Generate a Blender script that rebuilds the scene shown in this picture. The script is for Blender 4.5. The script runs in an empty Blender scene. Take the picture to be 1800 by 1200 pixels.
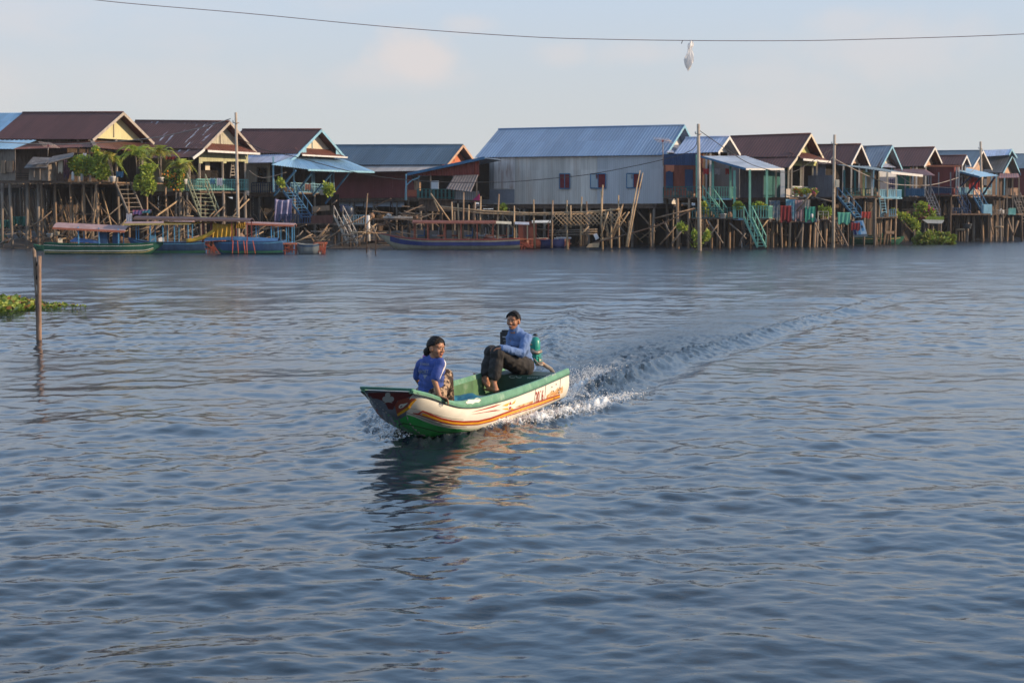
import bpy, bmesh, math, random
import numpy as np
from mathutils import Vector, Matrix
S = bpy.context.scene
COL = S.collection
R = math.radians
random.seed(7)
RNG = np.random.default_rng(11)

# ------------------------------------------------------------------ camera
FPX, HCAM, YH = 2800.0, 2.3, 380.0          # focal length in photo pixels, eye height over the water, horizon row
PITCH = math.atan((600 - YH) / FPX)
cam_d = bpy.data.cameras.new('camera'); cam = bpy.data.objects.new('camera', cam_d); COL.objects.link(cam)
cam.location = (0, 0, HCAM); cam.rotation_euler = (math.pi/2 - PITCH, 0, 0)
cam_d.sensor_width = 36; cam_d.lens = 36*FPX/1800; cam_d.clip_end = 9000; cam_d.clip_start = .1
cam_d.dof.use_dof = True; cam_d.dof.focus_distance = 18; cam_d.dof.aperture_fstop = 6.3
S.camera = cam
# ------------------------------------------------------------------ world and sun
SUN_AZ, SUN_EL = R(-9), R(17)               # azimuth from +X towards +Y
sun_dir = Vector((math.cos(SUN_EL)*math.cos(SUN_AZ), math.cos(SUN_EL)*math.sin(SUN_AZ), math.sin(SUN_EL)))
W = bpy.data.worlds.new('World'); S.world = W; W.use_nodes = True
nt = W.node_tree; nt.nodes.clear()
def wn(t, **k):
    n = nt.nodes.new(t)
    for a, b in k.items(): setattr(n, a, b)
    return n
def wl(a, b): nt.links.new(a, b)
out = wn('ShaderNodeOutputWorld'); bg = wn('ShaderNodeBackground'); bg.inputs[1].default_value = .14
sky = wn('ShaderNodeTexSky', sky_type='NISHITA'); sky.sun_disc = False
sky.sun_elevation = SUN_EL; sky.sun_rotation = math.pi/2 - SUN_AZ
sky.air_density = 1.0; sky.dust_density = .7; sky.ozone_density = 1.2; sky.altitude = 0
tc = wn('ShaderNodeTexCoord'); sep = wn('ShaderNodeSeparateXYZ'); wl(tc.outputs['Generated'], sep.inputs[0])
mp = wn('ShaderNodeMapping'); mp.inputs['Scale'].default_value = (1, 1, 2.3); wl(tc.outputs['Generated'], mp.inputs[0])
nz = wn('ShaderNodeTexNoise'); nz.inputs['Scale'].default_value = 5.5; nz.inputs['Detail'].default_value = 7; nz.inputs['Roughness'].default_value = .55
wl(mp.outputs[0], nz.inputs['Vector'])
def wmath(op, a, b=None, c=None):
    n = wn('ShaderNodeMath', operation=op)
    for i, v in enumerate((a, b, c)):
        if v is None: continue
        if isinstance(v, (int, float)): n.inputs[i].default_value = v
        else: wl(v, n.inputs[i])
    return n.outputs[0]
def wramp(v, lo, hi):
    n = wn('ShaderNodeMapRange', interpolation_type='SMOOTHSTEP'); n.inputs[1].default_value = lo; n.inputs[2].default_value = hi
    wl(v, n.inputs[0]); return n.outputs[0]
thin = wmath('MULTIPLY', wramp(nz.outputs[0], .44, .78), .55)
def puff(px, py, rad, amt):
    """one soft cumulus in the direction of a far point of the sky"""
    d = Vector(((px-900)/FPX, 1, (YH-py)/FPX)).normalized()
    n = wn('ShaderNodeVectorMath', operation='SUBTRACT'); wl(tc.outputs['Generated'], n.inputs[0]); n.inputs[1].default_value = d
    sc = wn('ShaderNodeVectorMath', operation='MULTIPLY'); wl(n.outputs[0], sc.inputs[0]); sc.inputs[1].default_value = (1/rad[0], 1/rad[0], 1/rad[1])
    ln = wn('ShaderNodeVectorMath', operation='LENGTH'); wl(sc.outputs[0], ln.inputs[0])
    n2 = wn('ShaderNodeTexNoise'); n2.inputs['Scale'].default_value = 34; n2.inputs['Detail'].default_value = 5; wl(tc.outputs['Generated'], n2.inputs['Vector'])
    v = wmath('SUBTRACT', wmath('MULTIPLY_ADD', n2.outputs[0], 1.5, .25), ln.outputs['Value'])
    return wmath('MULTIPLY', wramp(v, -.25, .75), amt)
cl = thin
for a in ((728, 108, (.033, .020), .8), (700, 135, (.05, .012), .4), (825, 50, (.02, .008), .4), (985, 98, (.018, .009), .4), (1120, 95, (.03, .010), .35), (1560, 92, (.06, .022), .4), (1480, 45, (.03, .012), .35), (1330, 140, (.05, .012), .25), (300, 150, (.10, .02), .2)):
    cl = wmath('MAXIMUM', cl, puff(*a))
# a thin veil of high haze, thickest towards the horizon
veil = wn('ShaderNodeMapRange', interpolation_type='SMOOTHSTEP'); wl(sep.outputs[2], veil.inputs[0])
for i, v in zip((1, 2, 3, 4), (.0, .8, .93, .45)): veil.inputs[i].default_value = v
vmix = wn('ShaderNodeMix', data_type='RGBA'); wl(veil.outputs[0], vmix.inputs['Factor']); wl(sky.outputs[0], vmix.inputs['A'])
vcol = wn('ShaderNodeMix', data_type='RGBA'); wl(wramp(sep.outputs[2], .04, .32), vcol.inputs['Factor'])
vcol.inputs['A'].default_value = (4.1, 4.3, 4.5, 1); vcol.inputs['B'].default_value = (3.2, 5.1, 7.9, 1); wl(vcol.outputs['Result'], vmix.inputs['B'])
up = wramp(sep.outputs[2], -.02, .03)
mix = wn('ShaderNodeMix', data_type='RGBA'); wl(wmath('MULTIPLY', cl, up), mix.inputs['Factor'])
wl(vmix.outputs['Result'], mix.inputs['A']); mix.inputs['B'].default_value = (5.1, 4.7, 4.6, 1)
wl(mix.outputs['Result'], bg.inputs[0]); wl(bg.outputs[0], out.inputs[0])
sd = bpy.data.lights.new('sun', 'SUN'); sd.energy = 5.0; sd.angle = R(.5); sd.color = (1, .76, .51)
sun = bpy.data.objects.new('sun', sd); COL.objects.link(sun); sun.location = (30, 20, 40)
sun.rotation_euler = sun_dir.to_track_quat('Z', 'Y').to_euler()
vs = S.view_settings; S.display_settings.display_device = 'sRGB'
vs.view_transform = 'Standard'; vs.look = 'None'; vs.gamma = 1; vs.use_curve_mapping = False; vs.exposure = 0.1
S.cycles.max_bounces = 6; S.cycles.caustics_reflective = False; S.cycles.caustics_refractive = False
S.cycles.use_denoising = True; S.cycles.sample_clamp_indirect = 6

# ------------------------------------------------------------------ pixel rays -> places in the world
def ray(px, py):
    x, y = (px-900)/FPX, -(py-600)/FPX
    c, s = math.cos(PITCH), math.sin(PITCH)
    return Vector((x, c + y*s, -s + y*c))
O0 = Vector((0, 0, HCAM))
def at(px, py, Y): r = ray(px, py); return O0 + r*(Y/r.y)
def on_z(px, py, z): r = ray(px, py); return O0 + r*((z-HCAM)/r.z)
def on_plane(px, py, p, n): r = ray(px, py); return O0 + r*((Vector(p)-O0).dot(n)/r.dot(n))
def water_y(py): return HCAM*FPX/(py-YH)     # how far off the waterline on a given photo row is
V = lambda *a: Vector(a)

# ------------------------------------------------------------------ object helpers
def tag(o, label=None, cat=None, group=None, kind=None):
    if label: o['label'] = label
    if cat: o['category'] = cat
    if group: o['group'] = group
    if kind: o['kind'] = kind
    return o
def empty(name, loc, label=None, cat=None, group=None, parent=None):
    o = bpy.data.objects.new(name, None); COL.objects.link(o); o.empty_display_size = .2
    o['w'] = list(loc)
    o.location = Vector(loc) - (Vector(parent['w']) if parent else Vector())
    if parent: o.parent = parent
    return tag(o, label, cat, group)
class MB:
    """collects shapes in world coordinates, links them as one mesh"""
    def __init__(s): s.v = []; s.f = []; s.m = []; s.uv = {}; s.sm = []
    def add(s, vs, fs, m=0, smooth=False, uvs=None):
        b = len(s.v); s.v += [tuple(p) for p in vs]
        for i, f in enumerate(fs):
            if uvs: s.uv[len(s.f)] = [uvs[k] for k in f]
            s.f.append([b+k for k in f]); s.m.append(m); s.sm.append(smooth)
        return s
    def box(s, c, size, rz=0, m=0, rot=None):
        M = (rot if rot else Matrix.Rotation(rz, 3, 'Z')); c = Vector(c); h = Vector(size)/2
        vs = [c + M @ Vector((x*h.x, y*h.y, z*h.z)) for z in (-1, 1) for y in (-1, 1) for x in (-1, 1)]
        return s.add(vs, [(0,2,3,1),(4,5,7,6),(0,1,5,4),(2,6,7,3),(0,4,6,2),(1,3,7,5)], m)
    def beam(s, a, b, w, h=None, m=0, up=(0,0,1)):
        a, b = Vector(a), Vector(b); h = h or w; d = (b-a).normalized(); u = Vector(up)
        if abs(d.dot(u)) > .97: u = Vector((0, 1, 0))
        x = d.cross(u).normalized(); y = x.cross(d)
        vs = [p + x*(i*w/2) + y*(j*h/2) for p in (a, b) for i, j in ((-1,-1),(1,-1),(1,1),(-1,1))]
        return s.add(vs, [(0,1,2,3),(4,7,6,5),(0,4,5,1),(1,5,6,2),(2,6,7,3),(3,7,4,0)], m)
    def tube(s, pts, r, seg=8, m=0, cap=True, smooth=True):
        pts = [Vector(p) for p in pts]; n = len(pts)
        rs = list(r) if isinstance(r, (list, tuple)) else [r]*n
        vs, fs = [], []; pu = None
        for i, p in enumerate(pts):
            d = (pts[min(i+1, n-1)] - pts[max(i-1, 0)])
            d = d.normalized() if d.length > 1e-9 else Vector((0,0,1))
            if pu is None: u = d.orthogonal().normalized()
            else:
                u = pu - d*pu.dot(d); u = u.normalized() if u.length > 1e-6 else d.orthogonal().normalized()
            pu = u; w = d.cross(u)
            for k in range(seg):
                a = 2*math.pi*k/seg; vs.append(p + (u*math.cos(a) + w*math.sin(a))*rs[i])
        for i in range(n-1):
            for k in range(seg): fs.append((i*seg+k, i*seg+(k+1)%seg, (i+1)*seg+(k+1)%seg, (i+1)*seg+k))
        s.add(vs, fs, m, smooth)
        if cap:
            b = len(s.v) - len(vs)
            s.f.append([b+k for k in range(seg)][::-1]); s.m.append(m); s.sm.append(False)
            s.f.append([b+(n-1)*seg+k for k in range(seg)]); s.m.append(m); s.sm.append(False)
        return s
    def slab(s, p00, p10, p11, p01, t, m=0, mb=None, flip=False):
        """a quad sheet of thickness t (grown against its normal), uv in metres"""
        P = [Vector(p) for p in (p00, p10, p11, p01)]
        n = (P[1]-P[0]).cross(P[3]-P[0]).normalized() * (1 if not flip else -1)
        Q = [p - n*t for p in P]; U = (P[1]-P[0]).length; L = (P[3]-P[0]).length
        uv = [(0,0),(U,0),(U,L),(0,L)]*2
        fs = [(0,1,2,3),(7,6,5,4),(0,4,5,1),(1,5,6,2),(2,6,7,3),(3,7,4,0)]
        return s.add(P+Q, fs, m, uvs=uv)
    def ribbed(s, p00, p10, p11, p01, t=.02, pitch=.25, rib=.03, m=0, phase=.5):
        """a ribbed metal sheet: ribs run from the p00-p10 edge to the p01-p11 edge"""
        p00, p10, p11, p01 = (Vector(p) for p in (p00, p10, p11, p01))
        U = (p10-p00).length; L = (p01-p00).length; n = (p10-p00).cross(p01-p00).normalized()
        us = [0.0]; hs = [0.0]; x = pitch*phase; w = min(.035, pitch*.16)
        while x < U - 2*w:
            us += [x-1.6*w, x-.8*w, x+.8*w, x+1.6*w]; hs += [0, rib, rib, 0]; x += pitch
        us.append(U); hs.append(0.0); vs, uv = [], []
        for u, h in zip(us, hs):
            k = max(0, min(1, u/U)); a, b = p00.lerp(p10, k), p01.lerp(p11, k)
            vs += [a+n*h, b+n*h, a+n*(h-t), b+n*(h-t)]; uv += [(u,0),(u,L),(u,0),(u,L)]
        fs = []; N = len(us)
        for i in range(N-1):
            a, b = 4*i, 4*i+4
            fs += [(a,b,b+1,a+1),(a+2,a+3,b+3,b+2),(a,a+2,b+2,b),(a+1,b+1,b+3,a+3)]
        fs += [(0,1,3,2), (4*N-4, 4*N-2, 4*N-1, 4*N-3)]
        return s.add(vs, fs, m, uvs=uv)
    def ball(s, c, r, seg=12, rings=8, m=0, rot=None):
        c = Vector(c); r = Vector((r,r,r)) if isinstance(r, (int, float)) else Vector(r); M = rot or Matrix.Identity(3)
        vs = [c + M @ Vector((0,0,r.z))]
        for i in range(1, rings):
            a = math.pi*i/rings
            for k in range(seg):
                b = 2*math.pi*k/seg; vs.append(c + M @ Vector((r.x*math.sin(a)*math.cos(b), r.y*math.sin(a)*math.sin(b), r.z*math.cos(a))))
        vs.append(c - M @ Vector((0,0,r.z))); fs = []
        for k in range(seg): fs.append((0, 1+k, 1+(k+1)%seg))
        for i in range(rings-2):
            for k in range(seg): fs.append((1+i*seg+k, 1+(i+1)*seg+k, 1+(i+1)*seg+(k+1)%seg, 1+i*seg+(k+1)%seg))
        b = 1+(rings-2)*seg; e = len(vs)-1
        for k in range(seg): fs.append((b+k, e, b+(k+1)%seg))
        return s.add(vs, fs, m, True)
    def lathe(s, c, prof, seg=14, m=0):
        c = Vector(c); vs = []; fs = []
        for r, z in prof:
            for k in range(seg): a = 2*math.pi*k/seg; vs.append(c + Vector((r*math.cos(a), r*math.sin(a), z)))
        for i in range(len(prof)-1):
            for k in range(seg): fs.append((i*seg+k, i*seg+(k+1)%seg, (i+1)*seg+(k+1)%seg, (i+1)*seg+k))
        fs.append(tuple(range(seg))[::-1]); fs.append(tuple(len(vs)-seg+k for k in range(seg)))
        return s.add(vs, fs, m, True)
    def prism(s, poly, ext, m=0):
        P = [Vector(p) for p in poly]; e = Vector(ext); n = len(P)
        fs = [tuple(range(n)), tuple(range(2*n-1, n-1, -1))] + [(i, n+i, n+(i+1)%n, (i+1)%n) for i in range(n)]
        return s.add(P+[p+e for p in P], fs, m)
    def build(s, name, mats, parent=None, label=None, cat=None, group=None, kind=None, org=None, recalc=True):
        me = bpy.data.meshes.new(name)
        o = bpy.data.objects.new(name, me); COL.objects.link(o)
        base = Vector(parent['w']) if parent else (Vector(org) if org is not None else (Vector(s.v[0]) if s.v else Vector()))
        if parent: o.parent = parent
        else: o.location = base
        o['w'] = list(base)
        bx, by, bz = base
        me.from_pydata([(x-bx, y-by, z-bz) for x, y, z in s.v], [], s.f)
        for mm in (mats if isinstance(mats, (list, tuple)) else [mats]): me.materials.append(mm)
        me.polygons.foreach_set('material_index', s.m); me.polygons.foreach_set('use_smooth', s.sm)
        if s.uv:
            ul = me.uv_layers.new(name='UVMap')
            for i, p in enumerate(me.polygons):
                if i in s.uv:
                    for k, li in enumerate(p.loop_indices): ul.data[li].uv = s.uv[i][k]
        if recalc:
            bm = bmesh.new(); bm.from_mesh(me); bmesh.ops.recalc_face_normals(bm, faces=bm.faces); bm.to_mesh(me); bm.free()
        me.update()
        return tag(o, label, cat, group, kind)

# ------------------------------------------------------------------ materials
MATS = {}
def mat(name, col, rough=.7, var=.25, scale=3.0, col2=None, metal=0.0, bump=0.0, bscale=20.0, stretch=(1,1,1), spec=.5, c2lo=.5, c2hi=.7, coords='Object', tint=None, transl=0.0, sheets=0.0):
    """colour with clouded variation, an optional second colour in patches (rust, wear), fine bump; stretch draws the patches out"""
    if name in MATS: return MATS[name]
    m = bpy.data.materials.new(name); m.use_nodes = True; t = m.node_tree; N = t.nodes; L = t.links
    b = N['Principled BSDF']; b.inputs['Roughness'].default_value = rough; b.inputs['Metallic'].default_value = metal
    b.inputs['Specular IOR Level'].default_value = spec
    c = N.new('ShaderNodeTexCoord'); mpn = N.new('ShaderNodeMapping'); mpn.inputs['Scale'].default_value = stretch
    L.new(c.outputs[coords], mpn.inputs[0])
    n1 = N.new('ShaderNodeTexNoise'); n1.inputs['Scale'].default_value = scale; n1.inputs['Detail'].default_value = 6; n1.inputs['Roughness'].default_value = .6
    L.new(mpn.outputs[0], n1.inputs['Vector'])
    r = N.new('ShaderNodeMapRange'); r.inputs[1].default_value = .3; r.inputs[2].default_value = .7; r.inputs[3].default_value = 1-var; r.inputs[4].default_value = 1+var
    L.new(n1.outputs[0], r.inputs[0])
    mu = N.new('ShaderNodeVectorMath'); mu.operation = 'SCALE'; L.new(r.outputs[0], mu.inputs['Scale'])
    if col2:
        n2 = N.new('ShaderNodeTexNoise'); n2.inputs['Scale'].default_value = scale*.7; n2.inputs['Detail'].default_value = 8; n2.inputs['Roughness'].default_value = .65
        mp2 = N.new('ShaderNodeMapping'); mp2.inputs['Scale'].default_value = stretch; mp2.inputs['Location'].default_value = (7.3, 2.1, 4.4)
        L.new(c.outputs[coords], mp2.inputs[0]); L.new(mp2.outputs[0], n2.inputs['Vector'])
        rr = N.new('ShaderNodeMapRange'); rr.interpolation_type = 'SMOOTHSTEP'; rr.inputs[1].default_value = c2lo; rr.inputs[2].default_value = c2hi; L.new(n2.outputs[0], rr.inputs[0])
        mx = N.new('ShaderNodeMix'); mx.data_type = 'RGBA'; L.new(rr.outputs[0], mx.inputs['Factor'])
        mx.inputs['A'].default_value = (*col, 1); mx.inputs['B'].default_value = (*col2, 1); L.new(mx.outputs['Result'], mu.inputs[0])
    else: mu.inputs[0].default_value = col
    if sheets:                              # each roofing sheet weathered a little differently
        uvn = N.new('ShaderNodeVectorMath'); uvn.operation = 'MULTIPLY'; L.new(c.outputs['UV'], uvn.inputs[0]); uvn.inputs[1].default_value = (1/.85, 1/2.6, 1)
        fl_ = N.new('ShaderNodeVectorMath'); fl_.operation = 'FLOOR'; L.new(uvn.outputs[0], fl_.inputs[0]); wn_ = N.new('ShaderNodeTexWhiteNoise'); wn_.noise_dimensions = '2D'; L.new(fl_.outputs[0], wn_.inputs['Vector'])
        r5 = N.new('ShaderNodeMapRange'); r5.inputs[3].default_value = 1-sheets; r5.inputs[4].default_value = 1+sheets; L.new(wn_.outputs['Value'], r5.inputs[0])
        m5 = N.new('ShaderNodeVectorMath'); m5.operation = 'SCALE'; L.new(mu.outputs[0], m5.inputs[0]); L.new(r5.outputs[0], m5.inputs['Scale']); mu = m5
    L.new(mu.outputs[0], b.inputs['Base Color'])
    if bump:
        n3 = N.new('ShaderNodeTexNoise'); n3.inputs['Scale'].default_value = bscale; n3.inputs['Detail'].default_value = 4; L.new(mpn.outputs[0], n3.inputs['Vector'])
        bp = N.new('ShaderNodeBump'); bp.inputs['Strength'].default_value = bump; bp.inputs['Distance'].default_value = .02
        L.new(n3.outputs[0], bp.inputs['Height']); L.new(bp.outputs[0], b.inputs['Normal'])
    if transl:
        tr = N.new('ShaderNodeBsdfTranslucent'); L.new(mu.outputs[0], tr.inputs[0]); ms = N.new('ShaderNodeMixShader'); ms.inputs[0].default_value = transl
        L.new(b.outputs[0], ms.inputs[1]); L.new(tr.outputs[0], ms.inputs[2]); L.new(ms.outputs[0], N['Material Output'].inputs[0])
    MATS[name] = m
    return m

# ------------------------------------------------------------------ the river
# where the boat has come from: its wake in plan (x, y), stern first
BOW = Vector((-1.02, 16.35)); STERN = Vector((.66, 19.9))
WAKE = np.array([(.60, 19.7), (1.30, 23.6), (2.25, 27.2), (3.9, 32.4), (6.6, 41.0), (11.5, 56.0), (18, 75)])
CREST_R = np.array([(.75, 19.5), (1.35, 22.0), (2.35, 25.2), (4.25, 29.8), (5.7, 33.4), (7.9, 38.4), (9.9, 43.3), (13.5, 52)])
CREST_L = np.array([(.05, 20.3), (.35, 24.0), (.75, 29.0), (1.5, 38.3), (2.4, 47)])
BOWWAVE = np.array([(-.95, 16.2), (-.30, 16.9), (.20, 17.7), (.75, 18.7), (1.25, 19.8), (2.0, 21.1)])
BOWWAVE_L = np.array([(-1.15, 16.3), (-1.35, 17.0), (-1.5, 18.0), (-1.45, 20)])
def seg_dist(x, y, P):
    """distance to a polyline, signed side, and how far along it"""
    D = np.full(x.shape, 1e9); T = np.zeros(x.shape); acc = 0; SG = np.zeros(x.shape)
    for a, b in zip(P[:-1], P[1:]):
        d = b-a; l = np.hypot(*d); t = np.clip(((x-a[0])*d[0] + (y-a[1])*d[1])/l/l, 0, 1)
        dx, dy = x-a[0]-t*d[0], y-a[1]-t*d[1]; q = np.hypot(dx, dy); k = q < D
        D = np.where(k, q, D); T = np.where(k, acc+t*l, T); SG = np.where(k, np.sign(dx*d[1]-dy*d[0]), SG); acc += l
    return D, T, SG
def sstep(a, b, x): t = np.clip((x-a)/(b-a), 0, 1); return t*t*(3-2*t)
def vnoise(x, y, seed):
    """smooth value noise"""
    g = np.random.default_rng(seed).random((256, 256)); xi, yi = np.floor(x).astype(int), np.floor(y).astype(int); fx, fy = x-xi, y-yi
    fx, fy = fx*fx*(3-2*fx), fy*fy*(3-2*fy); a = lambda i, j: g[(xi+i) & 255, (yi+j) & 255]
    return (a(0,0)*(1-fx)+a(1,0)*fx)*(1-fy) + (a(0,1)*(1-fx)+a(1,1)*fx)*fy - .5
def waves(x, y, dy):
    rng = np.random.default_rng(5); z = np.zeros(x.shape); lost = np.zeros(x.shape)
    gust = 1 + .7*vnoise(x/7, y/11, 3) + .5*vnoise(x/2.6, y/4.1, 8)
    far = 1 + .6*sstep(22, 55, y)
    for i in range(108):
        lam = .13*(4.6/.13)**(i/107)
        th = -math.pi/2 + .25 + rng.normal(0, .85); k = 2*math.pi/lam
        kx, ky = k*math.cos(th), k*math.sin(th)
        sl = .0118*(1.5 if lam < .28 else 1.6 if lam < .6 else .85 if lam < 1.1 else .55 if lam < 2 else .5)
        a = sl/k; ph = rng.random()*6.283
        fade = np.exp(-(np.abs(ky)*dy*.42)**2)
        p = kx*x + ky*y + ph; lost += .5*sl*sl*(1-fade*fade)
        z += a*fade*(far if lam > 1.1 else 1)*(np.sin(p) + .22*np.cos(2*p))
    return z*gust, lost
def build_water():
    fr = 1024/1800*FPX*HCAM
    r0, r1 = fr/4.0, fr/185.0
    rn = fr/26.0; rows = np.concatenate([np.arange(r0, rn, -.9), np.arange(rn, r1, -.36)]); ys = fr/rows; NC = 1000
    us = np.linspace(-1, 1, NC)
    Y = np.repeat(ys[:, None], NC, 1); X = us[None, :]*(Y*.46+1.5)
    dy = Y*Y/fr*np.where(Y < 26, .9, .36)
    Z, lost = waves(X, Y, dy); rgh = .02 + .24*(lost/lost.max())**2.0
    foam = np.zeros(X.shape)
    # the wake
    m = (Y > 14) & (Y < 75) & (X > -6) & (X < 22)
    x, y = X[m], Y[m]; z = Z[m].copy(); fo = np.zeros(x.shape)
    fl = lambda d, w: np.exp(-(d/w)**2)
    chop = vnoise(x*6, y*4, 21)*.4 + vnoise(x*13, y*9, 22)*.4 + vnoise(x*26, y*17, 23)*.35 + vnoise(x*47, y*29, 24)*.25
    D, T, SG = seg_dist(x, y, WAKE)
    wd = .6 + T*.05; age = np.exp(-T/24.0); core = fl(D, wd*1.25)
    z = z*(1 - .5*core*np.exp(-T/25)) + core*chop*.05*age - .05*fl(D, .4)*np.exp(-T/1.5)
    rooster = fl(D, .34+T*.02)*sstep(.4, 1.6, T)*np.exp(-T/4.5)
    z += rooster*(.09 + chop*.16)
    fo = np.maximum(fo, fl(D, .3+T*.028)*np.exp(-(T/10)**1.5)*(.86+chop*.9)*sstep(-.2, .5, T))
    for P, A, w, dec, ff in ((CREST_R, .075, .40, 34, .55), (CREST_L, .06, .55, 22, .0)):
        d, t, sg = seg_dist(x, y, P); L = t.max(); lf = sstep(0, 1.2, t)*(1-sstep(L-8, L-.1, t))
        e = np.exp(-t/dec); sd = d*sg
        z += A*e*lf*(fl(sd, w*.5)*(1+.8*chop) - .55*fl(sd-w*1.3, w*.8) - .4*fl(sd+w*1.2, w*.8) + .35*np.cos(sd/w*2.6)*fl(sd, w*3.5))
        z += chop*.05*fl(d, w*1.6)*e*lf
        fo = np.maximum(fo, ff*fl(sd, w*.32)*np.exp(-t/6)*(.8+chop*1.6)*lf)
    for P, A, w, ff in ((BOWWAVE, .07, .20, .98), (BOWWAVE_L, .03, .22, .22)):
        d, t, sg = seg_dist(x, y, P); L = t.max(); sd = d*sg; g = sstep(0, .5, t+.2)*(1-sstep(L-1.8, L, t))
        z += A*g*fl(d, w)*(1+2.2*chop) + .06*g*fl(d, w*2)*chop
        fo = np.maximum(fo, ff*g*fl(d, w*(1.0+.14*t))*(.92+chop*1.7))
    hd, ht, _ = seg_dist(x, y, np.array([BOW, STERN]))
    fo = np.maximum(fo, .8*fl(hd-.42, .16)*sstep(.6, 1.6, ht)*(.85+chop*1.3))
    rg = rgh[m]; rgh[m] = np.maximum(rg, np.clip(.02 + .30*fl(D, wd*1.5)*np.exp(-T/45)*sstep(0, 1.5, T), 0, .3))
    Z[m] = z; foam[m] = np.clip(fo, 0, 1.2)
    # no water inside the hull
    a = (STERN-BOW); L = a.length; a = a/L
    t = (X-BOW.x)*a.x + (Y-BOW.y)*a.y; q = np.abs((X-BOW.x)*a.y - (Y-BOW.y)*a.x)
    Z = np.where((t > .25) & (t < L-.02) & (q < .33), np.minimum(Z, -.02), Z)
    edge = sstep(1, .9, np.abs(us))[None, :]*sstep(4.0, 4.6, Y)*sstep(185, 150, Y)
    Z *= edge
    nr = len(ys); P = np.stack([X, Y, Z], -1).reshape(-1, 3)
    i = np.arange(nr-1)[:, None]*NC + np.arange(NC-1)[None, :]
    Fq = np.stack([i, i+1, i+NC+1, i+NC], -1).reshape(-1, 4)
    # calm outer water, out to the horizon
    B = len(P); xl, xr, xL, xR = X[0,0], X[0,-1], X[-1,0], X[-1,-1]; y0, y1 = ys[0], ys[-1]
    ex = np.array([(-4000,-300,0),(4000,-300,0),(4000,y0,0),(xr,y0,0),(xl,y0,0),(-4000,y0,0),(-4000,y1,0),(xL,y1,0),(xR,y1,0),(4000,y1,0),(-4000,8000,0),(4000,8000,0)], float)
    P = np.vstack([P, ex]); Fx = np.array([(0,1,2,5),(5,4,7,6),(3,2,9,8),(6,9,11,10)])+B
    Fa = np.vstack([Fq, Fx]).astype(np.int32)
    me = bpy.data.meshes.new('river_water'); me.vertices.add(len(P)); me.vertices.foreach_set('co', P.ravel().astype(np.float32))
    me.loops.add(Fa.size); me.loops.foreach_set('vertex_index', Fa.ravel()); me.polygons.add(len(Fa))
    me.polygons.foreach_set('loop_start', np.arange(0, Fa.size, 4, dtype=np.int32))
    me.update(calc_edges=True); me.polygons.foreach_set('use_smooth', np.ones(len(Fa), bool))
    at_ = me.attributes.new('foam', 'FLOAT', 'POINT'); at_.data.foreach_set('value', np.concatenate([foam.ravel(), np.zeros(12)]).astype(np.float32))
    ar_ = me.attributes.new('ripple', 'FLOAT', 'POINT'); ar_.data.foreach_set('value', np.concatenate([rgh.ravel(), np.full(12, .26)]).astype(np.float32))
    o = bpy.data.objects.new('river_water', me); COL.objects.link(o); tag(o, kind='structure')
    m = bpy.data.materials.new('river_water'); m.use_nodes = True; t = m.node_tree; N, Lk = t.nodes, t.links
    b = N['Principled BSDF']; b.inputs['Base Color'].default_value = (.018, .030, .044, 1); b.inputs['Roughness'].default_value = .025; b.inputs['IOR'].default_value = 1.333
    # waves too small for the mesh at a distance count as surface roughness there
    ra = N.new('ShaderNodeAttribute'); ra.attribute_name = 'ripple'; Lk.new(ra.outputs['Fac'], b.inputs['Roughness'])
    tcn = N.new('ShaderNodeTexCoord'); hs = []
    for sc, st in ((5.5, (1, 1.5, 1)), (15, (1, 1.4, 1)), (44, (1, 1.3, 1))):
        mpn = N.new('ShaderNodeMapping'); mpn.inputs['Scale'].default_value = st; Lk.new(tcn.outputs['Object'], mpn.inputs[0])
        n = N.new('ShaderNodeTexNoise'); n.inputs['Scale'].default_value = sc; n.inputs['Detail'].default_value = 3; Lk.new(mpn.outputs[0], n.inputs['Vector']); hs.append(n.outputs[0])
    prev = None
    for h, dist in zip(hs, (.0042, .0012, .0003)):
        bp = N.new('ShaderNodeBump'); bp.inputs['Strength'].default_value = 1; bp.inputs['Distance'].default_value = dist; Lk.new(h, bp.inputs['Height'])
        if prev: Lk.new(prev, bp.inputs['Normal'])
        prev = bp.outputs[0]
    Lk.new(prev, b.inputs['Normal'])
    fa = N.new('ShaderNodeAttribute'); fa.attribute_name = 'foam'
    nf = N.new('ShaderNodeTexNoise'); nf.inputs['Scale'].default_value = 30; nf.inputs['Detail'].default_value = 7; nf.inputs['Roughness'].default_value = .7; Lk.new(tcn.outputs['Object'], nf.inputs['Vector'])
    ad = N.new('ShaderNodeMath'); ad.operation = 'MULTIPLY_ADD'; Lk.new(nf.outputs[0], ad.inputs[0]); ad.inputs[1].default_value = 1.7; ad.inputs[2].default_value = -1.45
    a2 = N.new('ShaderNodeMath'); Lk.new(ad.outputs[0], a2.inputs[0]); Lk.new(fa.outputs['Fac'], a2.inputs[1])
    mr = N.new('ShaderNodeMapRange'); mr.interpolation_type = 'SMOOTHSTEP'; mr.inputs[1].default_value = -.05; mr.inputs[2].default_value = .5; Lk.new(a2.outputs[0], mr.inputs[0])
    fb = N.new('ShaderNodeBsdfPrincipled'); fb.inputs['Base Color'].default_value = (.78, .78, .76, 1); fb.inputs['Roughness'].default_value = .75; Lk.new(prev, fb.inputs['Normal'])
    ms = N.new('ShaderNodeMixShader'); Lk.new(mr.outputs[0], ms.inputs[0]); Lk.new(b.outputs[0], ms.inputs[1]); Lk.new(fb.outputs[0], ms.inputs[2])
    Lk.new(ms.outputs[0], N['Material Output'].inputs[0]); me.materials.append(m)
build_water()

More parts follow.
